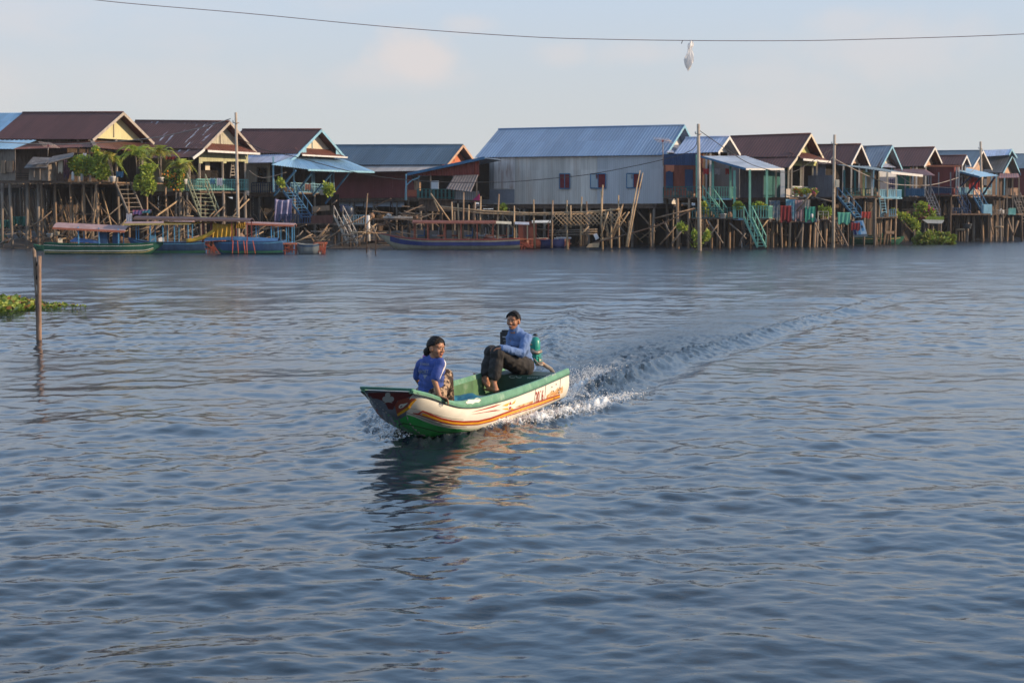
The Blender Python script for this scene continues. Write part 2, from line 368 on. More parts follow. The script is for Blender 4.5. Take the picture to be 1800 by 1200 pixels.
# ------------------------------------------------------------------ the long-tail boat
from mathutils.bvhtree import BVHTree
from mathutils.geometry import delaunay_2d_cdt
B0 = Vector((-1.2155, 15.4, 0)); PSI = R(20); BL = 4.4
BA = Vector((math.sin(PSI), math.cos(PSI), 0)); BP = Vector((math.cos(PSI), -math.sin(PSI), 0))   # bow->stern, port side
def bt(u, v, z): return B0 + BA*u + BP*v + Vector((0, 0, z))
UU = [0, .12, .25, .5, .8, 1.05, 1.3, 2, 3, 4.4]
def prof(vals):
    """smooth curve through the station values"""
    x = np.array(UU); y = np.array(vals, float); h = np.diff(x); d = np.diff(y)/h; m = np.zeros(len(x)); m[0], m[-1] = d[0], d[-1]
    for i in range(1, len(x)-1): m[i] = 0 if d[i-1]*d[i] <= 0 else 2*d[i-1]*d[i]/(d[i-1]+d[i])
    def f(u):
        i = min(max(int(np.searchsorted(x, u))-1, 0), len(x)-2); t = (u-x[i])/h[i]
        return float(y[i]*(2*t**3-3*t*t+1) + h[i]*m[i]*(t**3-2*t*t+t) + y[i+1]*(3*t*t-2*t**3) + h[i]*m[i+1]*(t**3-t*t))
    return f
gw = prof([.262, .30, .335, .40, .44, .46, .475, .485, .465, .425]); gz = prof([.608, .578, .545, .462, .390, .36, .345, .340, .352, .39])
kw = prof([.262, .175, .095, .05, .035, .03, .03, .03, .03, .03]);    kz = prof([.606, .475, .345, .19, .07, .0, -.04, -.07, -.06, .03])
cw = prof([.263, .235, .235, .30, .355, .385, .40, .425, .41, .375]); cz = prof([.607, .515, .41, .285, .175, .11, .075, .04, .045, .075])
ch = prof([.03, .028, .028, .03, .048, .068, .076, .074, .066, .058])
def section(u):
    """half section, keel edge to gunwale, gently rounded at the bilge"""
    K, C, G = Vector((kw(u), kz(u))), Vector((cw(u), cz(u))), Vector((gw(u), gz(u))); pts = []
    for i in range(6): pts.append(K.lerp(C, i/6))
    for i in range(9): pts.append(C.lerp(G, i/8))
    b = min(.035, u*.1)
    for i in range(6, 15): t = (i-6)/8; pts[i] = pts[i] + Vector((b*math.sin(math.pi*t), 0))
    q = [pts[0]] + [pts[i]*.5 + (pts[i-1]+pts[i+1])*.25 for i in range(1, 14)] + [pts[14]]
    return q
boat = empty('longtail_boat', bt(2, 0, 0), 'white and green motor boat with red prow speeding across the open water', 'boat')
white = mat('boat_white', (.76, .72, .62), .42, .07, 5, (.52, .40, .22), c2lo=.60, c2hi=.82, stretch=(1, 1, 2.2))
green_b = mat('boat_green', (.05, .52, .10), .35, .15, 6)
green_g = mat('gunwale_green', (.12, .285, .185), .5, .2, 9, (.30, .42, .31), c2lo=.5, c2hi=.75)
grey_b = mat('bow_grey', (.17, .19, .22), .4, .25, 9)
red_d = mat('prow_red', (.125, .019, .016), .45, .2, 7); red_p = mat('paint_red', (.36, .045, .02), .45, .15, 8)
yel_p = mat('paint_yellow', (.78, .38, .02), .45, .12, 8); dark_p = mat('seam_dark', (.05, .045, .04), .7)
rust_p = mat('rust_stain', (.50, .24, .08), .6, .3, 14, (.66, .46, .24), c2lo=.45, c2hi=.6, stretch=(1, 1, 3))
us = [BL*(i/80)**1.35 for i in range(81)]
hull = MB(); vs, fs = [], []
for u in us:
    q = section(u)
    vs += [bt(u, -p.x, p.y) for p in q[::-1]] + [bt(u, p.x, p.y) for p in q]
for i in range(80):
    for k in range(29): a = i*30+k; fs.append((a, a+1, a+31, a+30))
hull.add(vs, fs, 0, True)
hull.add([bt(BL, 0, .2)] + [vs[80*30+k] for k in range(30)], [(0, k+1, k+2) for k in range(29)], 0)   # transom
hull.add(vs[:30], [tuple(range(30))], 1)
for i, f in enumerate(hull.f[:80*29]):
    if i % 29 == 14: hull.m[i] = 1                                        # the flat that scoops up from keel to prow
hull_o = hull.build('hull', [white, grey_b], boat)
HB = BVHTree.FromPolygons(vs, fs)
def decal(name, polys, m, off=.003, mirror=False, bvh=HB, step=5.0, parent=None, flip=False):
    """paint traced on the hull: each outline is laid on the planking as a skin a few millimetres thick"""
    for P in polys:
        xs = [p[0] for p in P]; ys = [p[1] for p in P]
        pts = []
        for (x0, y0), (x1, y1) in zip(P, P[1:]+P[:1]):
            n = max(1, int(math.hypot(x1-x0, y1-y0)/step))
            pts += [Vector((x0+(x1-x0)*i/n, y0+(y1-y0)*i/n)) for i in range(n)]
        nb = len(pts); g = min(xs)
        while g < max(xs):
            h = min(ys)
            while h < max(ys): pts.append(Vector((g+.37, h+.41))); h += step
            g += step
        r = delaunay_2d_cdt(pts, [], [list(range(nb))], 1, 1e-4); hit = []; bad = set()
        for p in r[0]:
            d = ray(p.x, p.y).normalized(); loc, nor, _, _ = bvh.ray_cast(O0, d)
            if loc is None: loc, nor, _, _ = bvh.find_nearest(O0 + d*16.5); bad.add(len(hit))
            if nor.dot(d) > 0: nor = -nor
            hit.append(loc + nor*off)
        tri = [tuple(f) for f in r[2] if not any(k in bad for k in f)]; own = hull_o if parent is None else parent
        if not tri: continue
        par = list(range(len(hit)))                     # keep the largest connected patch only
        def find(i):
            while par[i] != i: par[i] = par[par[i]]; i = par[i]
            return i
        for f in tri: par[find(f[0])] = find(f[1]); par[find(f[1])] = find(f[2])
        cnt = {}
        for f in tri: cnt[find(f[0])] = cnt.get(find(f[0]), 0)+1
        best = max(cnt, key=cnt.get); tri = [f for f in tri if find(f[0]) == best]
        use = sorted({k for f in tri for k in f}); ix = {k: i for i, k in enumerate(use)}; hit = [hit[k] for k in use]; tri = [tuple(ix[k] for k in f) for f in tri]
        b = MB(); b.add(hit, tri, 0, True); b.build(name, m, own, recalc=False)
        if mirror:
            mm = []
            for p in hit: q = p-B0; v = q.dot(BP); mm.append(p - BP*(2*v))
            b = MB(); b.add(mm, tri, 0, True); b.build(name, m, own, recalc=False)
def line(pts, w):
    """a painted line of given pixel width as an outline"""
    a, c = [], []
    for i, p in enumerate(pts):
        p0, p1 = pts[max(i-1, 0)], pts[min(i+1, len(pts)-1)]; dx, dy = p1[0]-p0[0], p1[1]-p0[1]; l = math.hypot(dx, dy); ww = w[i] if isinstance(w, list) else w
        a.append((p[0]-dy/l*ww/2, p[1]+dx/l*ww/2)); c.append((p[0]+dy/l*ww/2, p[1]-dx/l*ww/2))
    return a + c[::-1]
decal('green_bottom', [[(703,737),(716,728.5),(728,732),(745,740),(765,747),(785,751.5),(805,753.5),(830,754),(860,750),(900,739),(940,726),(985,712),(985,735),(930,745),(900,757),(860,766),(810,772),(760,774),(738,774),(720,765),(706,748)]], green_b, .002, True)
decal('bottom_seam', [line([(709,743),(735,749),(770,758),(810,761),(860,757)], 1.1)], dark_p, .004, True)
decal('red_line', [line([(726,725.5),(735,727.5),(743,722),(757,728),(775,735),(795,739.5),(815,741),(840,740),(862,735),(900,721),(940,708),(984,693)], [1.5,3,3,3.2,3.2,3.2,3.2,3.2,3.2,2.8,2.4,2.0]),
                   line([(735,727.5),(757,735.5),(775,741),(795,745),(815,746.8),(840,745.5),(862,740.5),(900,728),(940,715),(984,698)], 1.6)], red_p, .0035, True)
decal('yellow_line', [line([(742,727),(757,732),(775,738),(795,742.4),(815,743.9),(840,742.8),(862,738),(900,724.7),(940,711.7),(984,695.6)], [3.6]*8+[3.4,3])], yel_p, .003, True)
decal('groove_line', [line([(716,716),(735,719.5),(757,725),(775,731),(795,735.5),(815,737)], .8), line([(714,724),(735,731.5),(757,740),(775,745.5),(795,749),(820,750)], .9)], mat('groove', (.33, .29, .22), .6), .0025, True)  # thin tan lines drawn along the bow side
decal('prow_eye_panel', [[(697,723),(694,712),(701,702),(712,698.5),(731,700),(719,713),(711,720),(698,728)]], mat('prow_brick', (.30, .07, .04), .45, .15, 8), .003)
decal('prow_yellow_edge', [line([(697,730),(709,722.5),(718,716.5),(724,708),(732,701)], [4,4.5,5,4,1.5])], yel_p, .0036)
decal('eye_ring', [[(701,713),(704,709.5),(709,709),(718,707),(713,711.5),(709,715),(704,717),(701,716)]], mat('paint_cream', (.72, .68, .58), .45, .08), .0045)
decal('eye_pupil', [[(703.5,713.5),(706,712),(708,712.5),(706,714.5),(704,715)]], red_d, .006)
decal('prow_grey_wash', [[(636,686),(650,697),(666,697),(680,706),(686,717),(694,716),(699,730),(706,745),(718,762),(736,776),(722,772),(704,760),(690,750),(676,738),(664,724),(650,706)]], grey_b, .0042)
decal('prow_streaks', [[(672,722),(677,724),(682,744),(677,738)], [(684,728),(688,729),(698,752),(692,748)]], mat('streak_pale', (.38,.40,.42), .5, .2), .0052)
decal('prow_red_panel', [[(637,684),(724,684),(727,690),(722,696),(709,700),(699,703),(694,712),(691,719),(683,718),(679,710),(672,703),(662,699.5),(650,699),(643,694)]], red_d, .0055)
club = []
for cx, cy, r in ((682, 693.5, 4.8), (677, 700, 4.6), (688.5, 700, 4.6)):
    club.append([(cx+r*math.cos(t*.45), cy+r*math.sin(t*.45)) for t in range(14)])
club += [[(682.5,696),(684.5,698),(685,702),(691,707),(682.5,705.5),(674,707.5),(680.5,702),(680.5,698)]]
clubm = mat('club_grey', (.42, .42, .38), .5, .1)
for i, c in enumerate(club): decal('club_emblem', [c], clubm, .007+.0004*i)
decal('red_dart', [[(828,724),(850,718),(870,712),(882,709.5),(868,715.5),(850,720),(838,722.5)], [(828,727.5),(850,724),(870,720),(881,720.8),(868,722.6),(850,725),(838,727)]], red_p, .003, True)
decal('yellow_star', [[(882,713),(896,707),(891.5,713.5)], [(900,708.5),(907,702),(904,708.5),(899,711)], [(882,718.5),(892,716.5),(896,721)], [(899,716),(905,720.5),(897,721)]], yel_p, .003, True)
decal('red_star', [[(894.5,711.5),(896.8,705.5),(898.8,710.5)], [(894,715),(898.8,714),(896,720.5)]], red_p, .0034, True)
decal('plank_seam', [line([(938.5,711),(941.5,682)], .55), line([(957,704.5),(959.5,674)], .55), line([(984,682),(985.5,660)], .6)], dark_p, .0028)
decal('rust', [[(960,701),(972,696),(989,690),(989,678),(984,683),(980,681),(975,688),(970,686),(965,692),(961,694)], [(905,716),(915,711),(928,707),(937,704),(937,708),(922,714)]], rust_p, .0015)
decal('nail_hole', [[(x, y), (x+1.3, y-.4), (x+1.5, y+1.8), (x+.2, y+2.2)] for x, y in ((969,679),(976.5,674.5),(980,684),(972,686),(983,680.5),(972.5,699),(981,689))], dark_p, .0045)
def lettering(text, px0, py0, w, h, m, slant, bvh=HB, shear=0.0, name='lettering', parent=None, off=.004):
    cu = bpy.data.curves.new('t', 'FONT'); cu.body = text; cu.size = 1; cu.resolution_u = 3; cu.offset = .018
    o = bpy.data.objects.new('t', cu); COL.objects.link(o); bpy.context.view_layer.update()
    me = o.to_mesh(); co = [v.co.copy() for v in me.vertices]; fa = [tuple(p.vertices) for p in me.polygons]
    o.to_mesh_clear(); bpy.data.objects.remove(o)
    x1 = max(c.x for c in co); y1 = max(c.y for c in co); b = MB(); out_ = []
    for c in co:
        x = px0 + c.x/x1*w + c.y/y1*shear; y = py0 - c.y/y1*h + c.x/x1*slant
        d = ray(x, y).normalized(); loc, nor, _, _ = bvh.ray_cast(O0, d)
        if loc is None: loc, nor, _, _ = bvh.find_nearest(O0 + d*19)
        if nor.dot(d) > 0: nor = -nor
        out_.append(loc + nor*off)
    b.add(out_, fa); return b.build(name, m, parent or hull_o, recalc=False)
lettering('2016', 940.5, 708.5, 14, 20, red_p, -4.5, shear=.8)
# gunwale boards: a strip above each rail, and the cap across the prow
rail = {}
for sgn, nm in ((1, 'port'), (-1, 'starboard')):
    g = MB(); ring = []
    for u in us:
        w, z, h = gw(u), gz(u), ch(u)
        ring += [bt(u, sgn*(w+.014), z-.012), bt(u, sgn*(w+.018), z+.012), bt(u, sgn*(w+.004), z+h), bt(u, sgn*(w-.020), z+h+.002), bt(u, sgn*(w-.026), z-.02)]
    F = []
    for i in range(80):
        for k in range(5): F.append((i*5+k, i*5+(k+1)%5, i*5+5+(k+1)%5, i*5+5+k))
    g.add(ring, F, 0, False); g.add(ring[:5], [(0,1,2,3,4)]); g.add(ring[-5:], [(0,1,2,3,4)])
    rail[nm] = (g.build('gunwale', [green_g], boat), BVHTree.FromPolygons(ring, F))
    ln = MB(); ln.tube([bt(u, sgn*(gw(u)+.016), gz(u)-.016) for u in us], .007, 6); ln.build('rub_rail', mat('rail_dark', (.05, .09, .08), .6), boat)
cp = MB(); cp.prism([bt(-.03, -.275, .618), bt(-.03, .275, .618), bt(.02, .275, .618), bt(.02, -.275, .618)], (0, 0, .024)); cp.build('prow_cap', mat('cap_green', (.03, .13, .085), .5, .2, 9), boat)
RB = rail['port'][1]
rng = random.Random(3); patch = []
for k in range(26):
    a = k/26*6.283; rr = 1+.22*rng.uniform(-1, 1)
    patch.append((832+13*math.cos(a)*rr, 704.5+4.6*math.sin(a)*rr - 2.2*math.cos(a)))
decal('torn_sticker', [patch], mat('sticker_white', (.74, .71, .62), .5, .1), .004, bvh=RB, parent=rail['port'][0], step=3)
stk = mat('stencil_white', (.66, .66, .60), .5, .1)
lettering('KTaC.a', 954, 665.5, 14, 7.2, stk, -6.5, RB, name='stencil', parent=rail['port'][0])
lettering('MARINE', 970, 657, 6.5, 2.8, stk, -3.0, RB, name='stencil', parent=rail['port'][0])
lettering('BOATS', 970, 661, 6.5, 2.6, stk, -3.0, RB, name='stencil', parent=rail['port'][0])
decal('green_stripe', [line([(733,690),(745,699),(757,703)], .8)], dark_p, .003, bvh=RB, parent=rail['port'][0])
# inside skin, floor, foredeck, thwarts
ins = MB(); vi, fi = [], []
iu = [u for u in us if u > .16]
for u in iu:
    a, c = .035, max(cz(u)+.045, .07)
    row = [(gw(u)-a, gz(u)+.01), (gw(u)-a-.012, (gz(u)+c)/2), (max(cw(u)-.05, .05), c), (0, c-.004)]
    vi += [bt(u, -x, z) for x, z in row] + [bt(u, x, z) for x, z in row[2::-1]]
n = len(iu)
for i in range(n-1):
    for k in range(6): fi.append((i*7+k, i*7+k+1, i*7+7+k+1, i*7+7+k))
ins.add(vi, fi, 0, False)
ins.m = [1 if k % 6 in (2, 3) else 0 for k in range(len(ins.m))]
ins.build('lining', [mat('lining_green', (.075, .165, .075), .55, .25, 6, (.24, .30, .22), c2lo=.5, c2hi=.75), mat('floor_dark', (.03, .045, .05), .7, .3, 8)], boat)
fd = MB()
for i in range(12):
    u0, u1 = .02+i*.06, .08+i*.06
    fd.add([bt(u0, -gw(u0)+.036, gz(u0)-.012), bt(u0, gw(u0)-.036, gz(u0)-.012), bt(u1, gw(u1)-.036, gz(u1)-.012), bt(u1, -gw(u1)+.036, gz(u1)-.012)], [(0,1,2,3)])
fd.build('foredeck', mat('deck_green', (.07, .16, .12), .6, .3, 6), boat)
th = MB()
for u in (1.75, 3.0): th.prism([bt(u-.09, -gw(u)+.05, .20), bt(u+.09, -gw(u)+.05, .20), bt(u+.09, gw(u)-.05, .20), bt(u-.09, gw(u)-.05, .20)], (0, 0, .03))
th.build('thwart', mat('thwart_wood', (.10, .13, .12), .7, .3, 5), boat)
sd_ = MB(); sd_.prism([bt(3.98, -.40, .365), bt(4.34, -.39, .375), bt(4.34, .39, .375), bt(3.98, .40, .365)], (0, 0, .025)); sd_.build('stern_seat', mat('seat_dark', (.025, .05, .04), .6), boat)
tp = MB(); tpv = [bt(4.28, -.40, .10), bt(4.28, .40, .10), bt(4.28, .41, .365), bt(4.28, -.41, .365)]
fb_ = MB(); fbv = [bt(3.955, -.41, .15), bt(3.955, .41, .15), bt(3.955, .425, .385), bt(3.955, -.425, .385)]
fb_.slab(*fbv, .02); fbo = fb_.build('stern_board', mat('board_green', (.02, .085, .06), .5, .2, 6), boat)
FB = BVHTree.FromPolygons(fbv, [(0,1,2,3)])
lt_ = mat('letter_pale', (.34, .44, .40), .6, .1)
lettering('CC', 894, 664.5, 23, 7.6, lt_, -.6, FB, name='lettering', parent=fbo)
lettering('Composite', 927, 660.5, 32, 4.6, lt_, -1.0, FB, name='lettering', parent=fbo)
lettering('MARINE PRO', 927, 665.2, 32, 3.0, lt_, -1.0, FB, name='lettering', parent=fbo)
# rumpled blue sheet on the bottom boards
sh = MB(); nu, nv = 26, 14; vs2 = []
for i in range(nu):
    for j in range(nv):
        u = .80+1.95*i/(nu-1); v = (-1+2*j/(nv-1))*(gw(u)-.062); e = abs(v)/(gw(u)-.06)
        z = .235 + .05*e**4 + .05*(math.sin(u*9+v*5)*math.cos(v*9-u*3)) + .025*math.sin(u*23+v*17) + .05*math.exp(-((u-1.5)/.25)**2)
        vs2.append(bt(u, v, z))
sh.add(vs2, [(i*nv+j, i*nv+j+1, i*nv+nv+j+1, i*nv+nv+j) for i in range(nu-1) for j in range(nv-1)], 0, True)
so = sh.build('blue_tarpaulin', mat('sheet_blue', (.025, .17, .23), .45, .3, 5), None, 'crumpled teal blue sheet lying in the bottom of the moving boat', 'tarpaulin', org=bt(1.7, 0, .1))
# engine on the stern
en = empty('outboard_motor', bt(4.36, 0, .4), parent=boat)
teal = mat('motor_teal', (.022, .27, .215), .35, .15, 9); blk = mat('motor_black', (.018, .02, .024), .45, .2, 9); steel = mat('motor_steel', (.30, .26, .22), .45, .3, 12, (.20, .09, .04), metal=.4)
def EP(px, py, Y): return at(px, py, Y)
e = MB(); c = EP(941, 604, 19.95)
e.lathe((c.x, c.y, c.z-.10), [(.02, 0), (.055, .01), (.062, .03), (.062, .13), (.045, .17), (.02, .185)], 16); e.lathe((c.x, c.y, c.z+.10), [(.028, 0), (.028, .02), (.015, .028)], 10, 1); e.build('fuel_tank', [teal, blk], en)
e = MB(); c = EP(936, 626, 19.9); e.box(c, (.16, .15, .17), -PSI); e.box(c+V(.0,.05,.1), (.12, .1, .06), -PSI)
for k in range(5): e.box(c+V(.09,-.01,-.06+.03*k), (.03, .14, .008), -PSI)
e.build('crankcase', teal, en)
e = MB(); c = EP(893.5, 598, 19.75); Mr = Matrix.Rotation(-.25, 3, 'Z'); e.box(c, (.19, .10, .215), 0, 0, Mr); e.box(c+V(.0,0,.118), (.16, .08, .02), 0, 0, Mr)
co = e.build('engine_cowl', blk, en); bv = co.modifiers.new('b', 'BEVEL'); bv.width = .018; bv.segments = 3
e = MB()
for k, (w, zz) in enumerate(((.10, .045), (.08, 0.0), (.06, -.035))): e.box(c + Mr @ V(-.01, -.0525, zz), (w, .004, .012 if k == 0 else .006), 0, 0, Mr)
e.build('cowl_mark', mat('mark_grey', (.45, .45, .46), .5), co)
e = MB(); e.box(EP(915, 632, 19.8), (.28, .12, .05), -PSI); e.box(EP(905, 614, 19.8), (.10, .10, .2), -PSI); e.build('engine_block', blk, en)
e = MB(); p0, p1 = EP(944, 633, 19.9), EP(968, 648, 20.35); dd = (p1-p0).normalized()
e.tube([p0, p1, EP(983, 671, 21.2), EP(989, 690, 21.8)], .026, 10); e.tube([p0-dd*.03, p0+dd*.09], .045, 10); e.build('propeller_shaft', steel, en)
e = MB(); e.tube([EP(931, 617, 19.8), EP(944, 620, 19.8), EP(951, 617, 19.85)], [.018, .024, .024], 8); e.tube([EP(938, 630, 19.75), EP(948, 641, 19.8), EP(955, 641, 19.8)], .012, 6); e.box(EP(944, 641, 19.85), (.1, .1, .02)); e.tube([EP(936, 641, 19.8), EP(936, 650, 19.8)], .02); e.build('exhaust', steel, en)
e = MB(); e.tube([EP(935, 606, 19.8), EP(920, 600, 19.78), EP(905, 606, 19.76)], .011, 6); e.tube([EP(940, 616, 19.82), EP(926, 612, 19.8)], .013, 6); e.build('fuel_hose', blk, en)

# ------------------------------------------------------------------ people
def ball_chain(mb, pts, rad):
    """tapered limb with rounded joints"""
    for i, (p, r) in enumerate(zip(pts, rad)): mb.ball(p, r, 12, 8)
    mb.tube(pts, list(rad), 14)
def remesh(name, mb, voxel, mats, parent, smooth=4, picker=None, label=None, cat=None, org=None):
    o = mb.build(name+'_raw', mats[0], None)
    md = o.modifiers.new('r', 'REMESH'); md.mode = 'VOXEL'; md.voxel_size = voxel
    sm = o.modifiers.new('s', 'SMOOTH'); sm.factor = .5; sm.iterations = smooth
    dg = bpy.context.evaluated_depsgraph_get(); me = bpy.data.meshes.new_from_object(o.evaluated_get(dg))
    w = Vector(o['w']); bpy.data.objects.remove(o)
    base = Vector(parent['w']) if parent else Vector(org)
    me.transform(Matrix.Translation(w-base)); me.name = name
    me.materials.clear()
    for mm in mats: me.materials.append(mm)
    me.polygons.foreach_set('use_smooth', [True]*len(me.polygons))
    if picker:
        for p in me.polygons: p.material_index = picker(p.center+base, p.normal)
    else: me.polygons.foreach_set('material_index', [0]*len(me.polygons))
    q = bpy.data.objects.new(name, me); COL.objects.link(q); q['w'] = list(base)
    if parent: q.parent = parent
    else: q.location = base
    return tag(q, label, cat)
from mathutils import noise as mn
def folds(o, amp, scale, stretch=(1, 1, 1)):
    """creases pressed into a garment"""
    me = o.data; ns = [v.normal.copy() for v in me.vertices]
    for v, nv_ in zip(me.vertices, ns):
        q = Vector((v.co.x*stretch[0], v.co.y*stretch[1], v.co.z*stretch[2]))*scale; k = (1-abs(mn.noise(q))*2.2)*.7 + mn.noise(q*2.3+V(5, 1, 2))*.5
        v.co += nv_*(amp*(k-.10))
    me.update()
def frame(fwd, up):
    f = Vector(fwd).normalized(); u = Vector(up); u = (u - f*u.dot(f)).normalized(); r = f.cross(u)
    return Matrix((r, f, u)).transposed()          # x: the person's right, y: forward, z: up
def head_shape(mb, c, M, s=1.0):
    B = lambda p, r: mb.ball(c + M @ (Vector(p)*s), Vector(r)*s, 20, 14, rot=M)
    B((0, -.012, .030), (.073, .090, .078)); B((0, .012, -.015), (.064, .072, .075)); B((0, .030, -.058), (.044, .050, .044)); B((0, .058, -.082), (.022, .020, .018))
    for q in (-1, 1):
        B((q*.036, .050, -.026), (.026, .026, .026)); B((q*.031, .066, .022), (.027, .014, .010)); B((q*.074, -.006, -.012), (.011, .021, .031))
        B((q*.011, .088, -.028), (.010, .011, .009))
    B((0, .084, -.010), (.0085, .013, .026)); B((0, .094, -.024), (.012, .013, .010))
    B((0, .079, -.051), (.023, .011, .0055)); B((0, .077, -.060), (.019, .011, .0065))
    mb.tube([c + M @ (V(0, -.022, -.06)*s), c + M @ (V(0, -.030, -.15)*s)], [.048*s, .052*s], 16)
def face_bits(parent, c, M, s, ink):
    P = lambda p: c + M @ (Vector(p)*s)
    for q in (-1, 1):
        e = MB(); e.ball(P((q*.030, .0775, .003)), V(.0105, .0055, .0046)*s, 12, 8, 0, M); e.ball(P((q*.030, .0805, .0025)), V(.0062, .0045, .0056)*s, 10, 8, 1, M); e.build('eye', [mat('eye_white', (.62, .58, .54), .3), ink], parent)
        e = MB(); e.tube([P((q*.013, .086, .018)), P((q*.030, .085, .0225)), P((q*.047, .070, .017))], [.0028*s, .0034*s, .0018*s], 6); e.build('eyebrow', ink, parent)
def hair_shell(parent, c, M, s, m, low=-.075, front=.048, extra=None, side=.02):
    """hair grown over the skull, open in front for the face"""
    b = MB(); seg, rings = 48, 30; vs = []; ok = []
    for i in range(rings+1):
        a = math.pi*i/rings
        for k in range(seg):
            t = 2*math.pi*k/seg; d = V(math.sin(a)*math.cos(t), math.sin(a)*math.sin(t), math.cos(a))
            rip = 1 + .022*math.sin(t*17+math.sin(a*7)*2) + .014*math.sin(t*31)
            x, y, z = d.x*.0795*rip, -.014+d.y*.098*rip, .024+d.z*(.090 if d.z > 0 else .098)*rip
            vs.append(c + M @ (V(x, y, z)*s)); lim = front + (.45*max(0, y) if y > 0 else .2*y) + .006*math.sin(t*23)
            ok.append((z > lim if y > -.045 else z > low) and not (abs(x) > .06 and -.03 < y < .02 and z < side))
    fs = []
    for i in range(rings):
        for k in range(seg):
            q = (i*seg+k, i*seg+(k+1)%seg, i*seg+seg+(k+1)%seg, i*seg+seg+k)
            if all(ok[j] for j in q): fs.append(q)
    used = sorted({j for f in fs for j in f}); mp_ = {j: i for i, j in enumerate(used)}
    b.add([vs[j] for j in used], [tuple(mp_[j] for j in f) for f in fs], 0, True)
    hr = random.Random(5)
    for _ in range(90):
        a = hr.uniform(-1.5, 1.5); y0 = hr.uniform(.02, .06); pts = []
        for k in range(7):
            t = k/6; th = .85+t*1.35; r_ = 1.012+.02*hr.random(); pts.append(c + M @ (V(.0795*math.sin(a)*math.sin(th+.35)*r_, -.014+.098*math.cos(th)*r_*math.cos(a*.3), .024+.090*math.sin(th)*math.cos(a)*r_)*s))
        b.tube(pts, [.0015, .0026, .0030, .0030, .0030, .0026, .0014], 5)
    if extra: extra(b, lambda p: c + M @ (Vector(p)*s))
    o = b.build('hair', m, parent); so_ = o.modifiers.new('s', 'SOLIDIFY'); so_.thickness = .008; so_.offset = -1
    return o
def hand_shape(mb, wrist, d, palm_n, s=1.0, thumb=1, curl=.5, spread=.16):
    """palm, four unequal bent fingers and a thumb from the side of the palm; palm_n points out of the palm"""
    d = Vector(d).normalized(); n = Vector(palm_n); n = (n - d*n.dot(d)).normalized(); x = d.cross(n)*thumb
    M = Matrix((x, d, n)).transposed(); W_ = lambda p: wrist + M @ (Vector(p)*s)
    for a in (-.024, -.008, .008, .024): ball_chain(mb, [W_((a*.7, .005, 0)), W_((a, .045, 0)), W_((a*1.15, .082, 0))], [.0145*s, .013*s, .0105*s])
    for i, (a, l) in enumerate(((.029, .064), (.010, .073), (-.010, .068), (-.028, .052))):
        p = W_((a*1.1, .084, 0)); q = [p]; ang = curl*.5; sx = a/.03*spread
        for k, f in enumerate((.45, .32, .23)):
            ang += curl*(.5 if k else .2); dv = M @ V(math.sin(sx)*math.cos(ang), math.cos(sx)*math.cos(ang), math.sin(ang)); p = p + dv*(l*f*s); q.append(p)
        ball_chain(mb, q, [.0098*s, .0090*s, .0082*s, .0068*s])
    ball_chain(mb, [W_((.024, .018, .004)), W_((.047, .045, .012)), W_((.055, .072, .016)), W_((.052, .092, .020))], [.0135*s, .0115*s, .0098*s, .0080*s])
def skin(name, col): return mat(name, col, .45, .12, 20, spec=.4)
def lip_pick(c, M, s, zlo=-.066, zhi=-.046):
    Mi = M.transposed()
    def f(p, n):
        q = (Mi @ (p-c))/s
        return 1 if (zlo < q.z < zhi and abs(q.x) < .024 and q.y > .068) else 0
    return f
hair_m = mat('hair_black', (.012, .009, .008), .55, .4, 60, spec=.25, bump=.3, bscale=90); ink = mat('eye_dark', (.010, .007, .006), .25)

# --- the girl on the foredeck, her back to us, head turned over her right shoulder
sk = skin('skin_girl', (.39, .18, .098))
gh = at(767, 611.5, 15.85); GM = frame((.78, -.60, -.06), (0.03, .05, 1)); GS = .98
G = lambda px, py, Y: at(px, py, Y)
neck = G(760, 633, 15.88); hip = G(757, 693, 15.93); shR, shL = G(774, 640, 15.76), G(742, 641, 16.0)
elR, wrR = G(763.5, 668, 15.72), G(773, 696.5, 15.68); elL, wrL = G(732.5, 664, 16.1), G(748, 690, 16.22)
hR, hL = G(768, 693, 15.86), G(746, 693, 16.02); kR, kL = G(784, 661, 16.14), G(768, 664, 16.28); aR, aL = G(788, 708, 16.24), G(772, 707, 16.38)
gb = MB(); head_shape(gb, gh, GM, GS)
ball_chain(gb, [gh + GM @ V(0, -.03, -.10)*GS, neck], [.044, .050])
ball_chain(gb, [shR, elR, wrR], [.040, .031, .023]); ball_chain(gb, [shL, elL, wrL], [.040, .031, .023])
hand_shape(gb, wrR, G(787, 702, 15.68)-wrR, (.25, -.35, -1), .84, 1, .8); hand_shape(gb, wrL, V(.7, .6, -.3), (.3, .2, -1), .82, -1, .6)
TF = frame((.62, .78, 0), (0, 0, 1))
for t, rx, ry in ((0, .125, .085), (.25, .120, .080), (.5, .122, .080), (.75, .135, .082), (.90, .108, .062)):
    gb.ball(hip.lerp(neck, t), (rx, ry, .085), 18, 12, 0, TF)
ball_chain(gb, [hip, hR, kR, aR], [.09, .082, .058, .038]); ball_chain(gb, [hip, hL, kL, aL], [.09, .082, .058, .038])
for a in (aR, aL): ball_chain(gb, [a, a+V(.06, .08, -.05), a+V(.10, .14, -.055)], [.036, .034, .024])
girl = remesh('person', gb, .0045, [sk, mat('lip_girl', (.32, .10, .07), .4)], None, 4, lip_pick(gh, GM, GS), 'person in a blue printed T-shirt sitting on the prow with back turned', 'person', org=hip)
face_bits(girl, gh, GM, GS, ink)
def gextra(b, P): b.ball(P((0, -.108, -.048)), .046, 14, 10); b.tube([P((0, -.11, -.07)), P((.0, -.135, -.12)), P((.01, -.125, -.17))], [.034, .028, .012], 10)
hg = hair_shell(girl, gh, GM, GS*1.02, hair_m, -.088, .016, gextra, side=-.005)
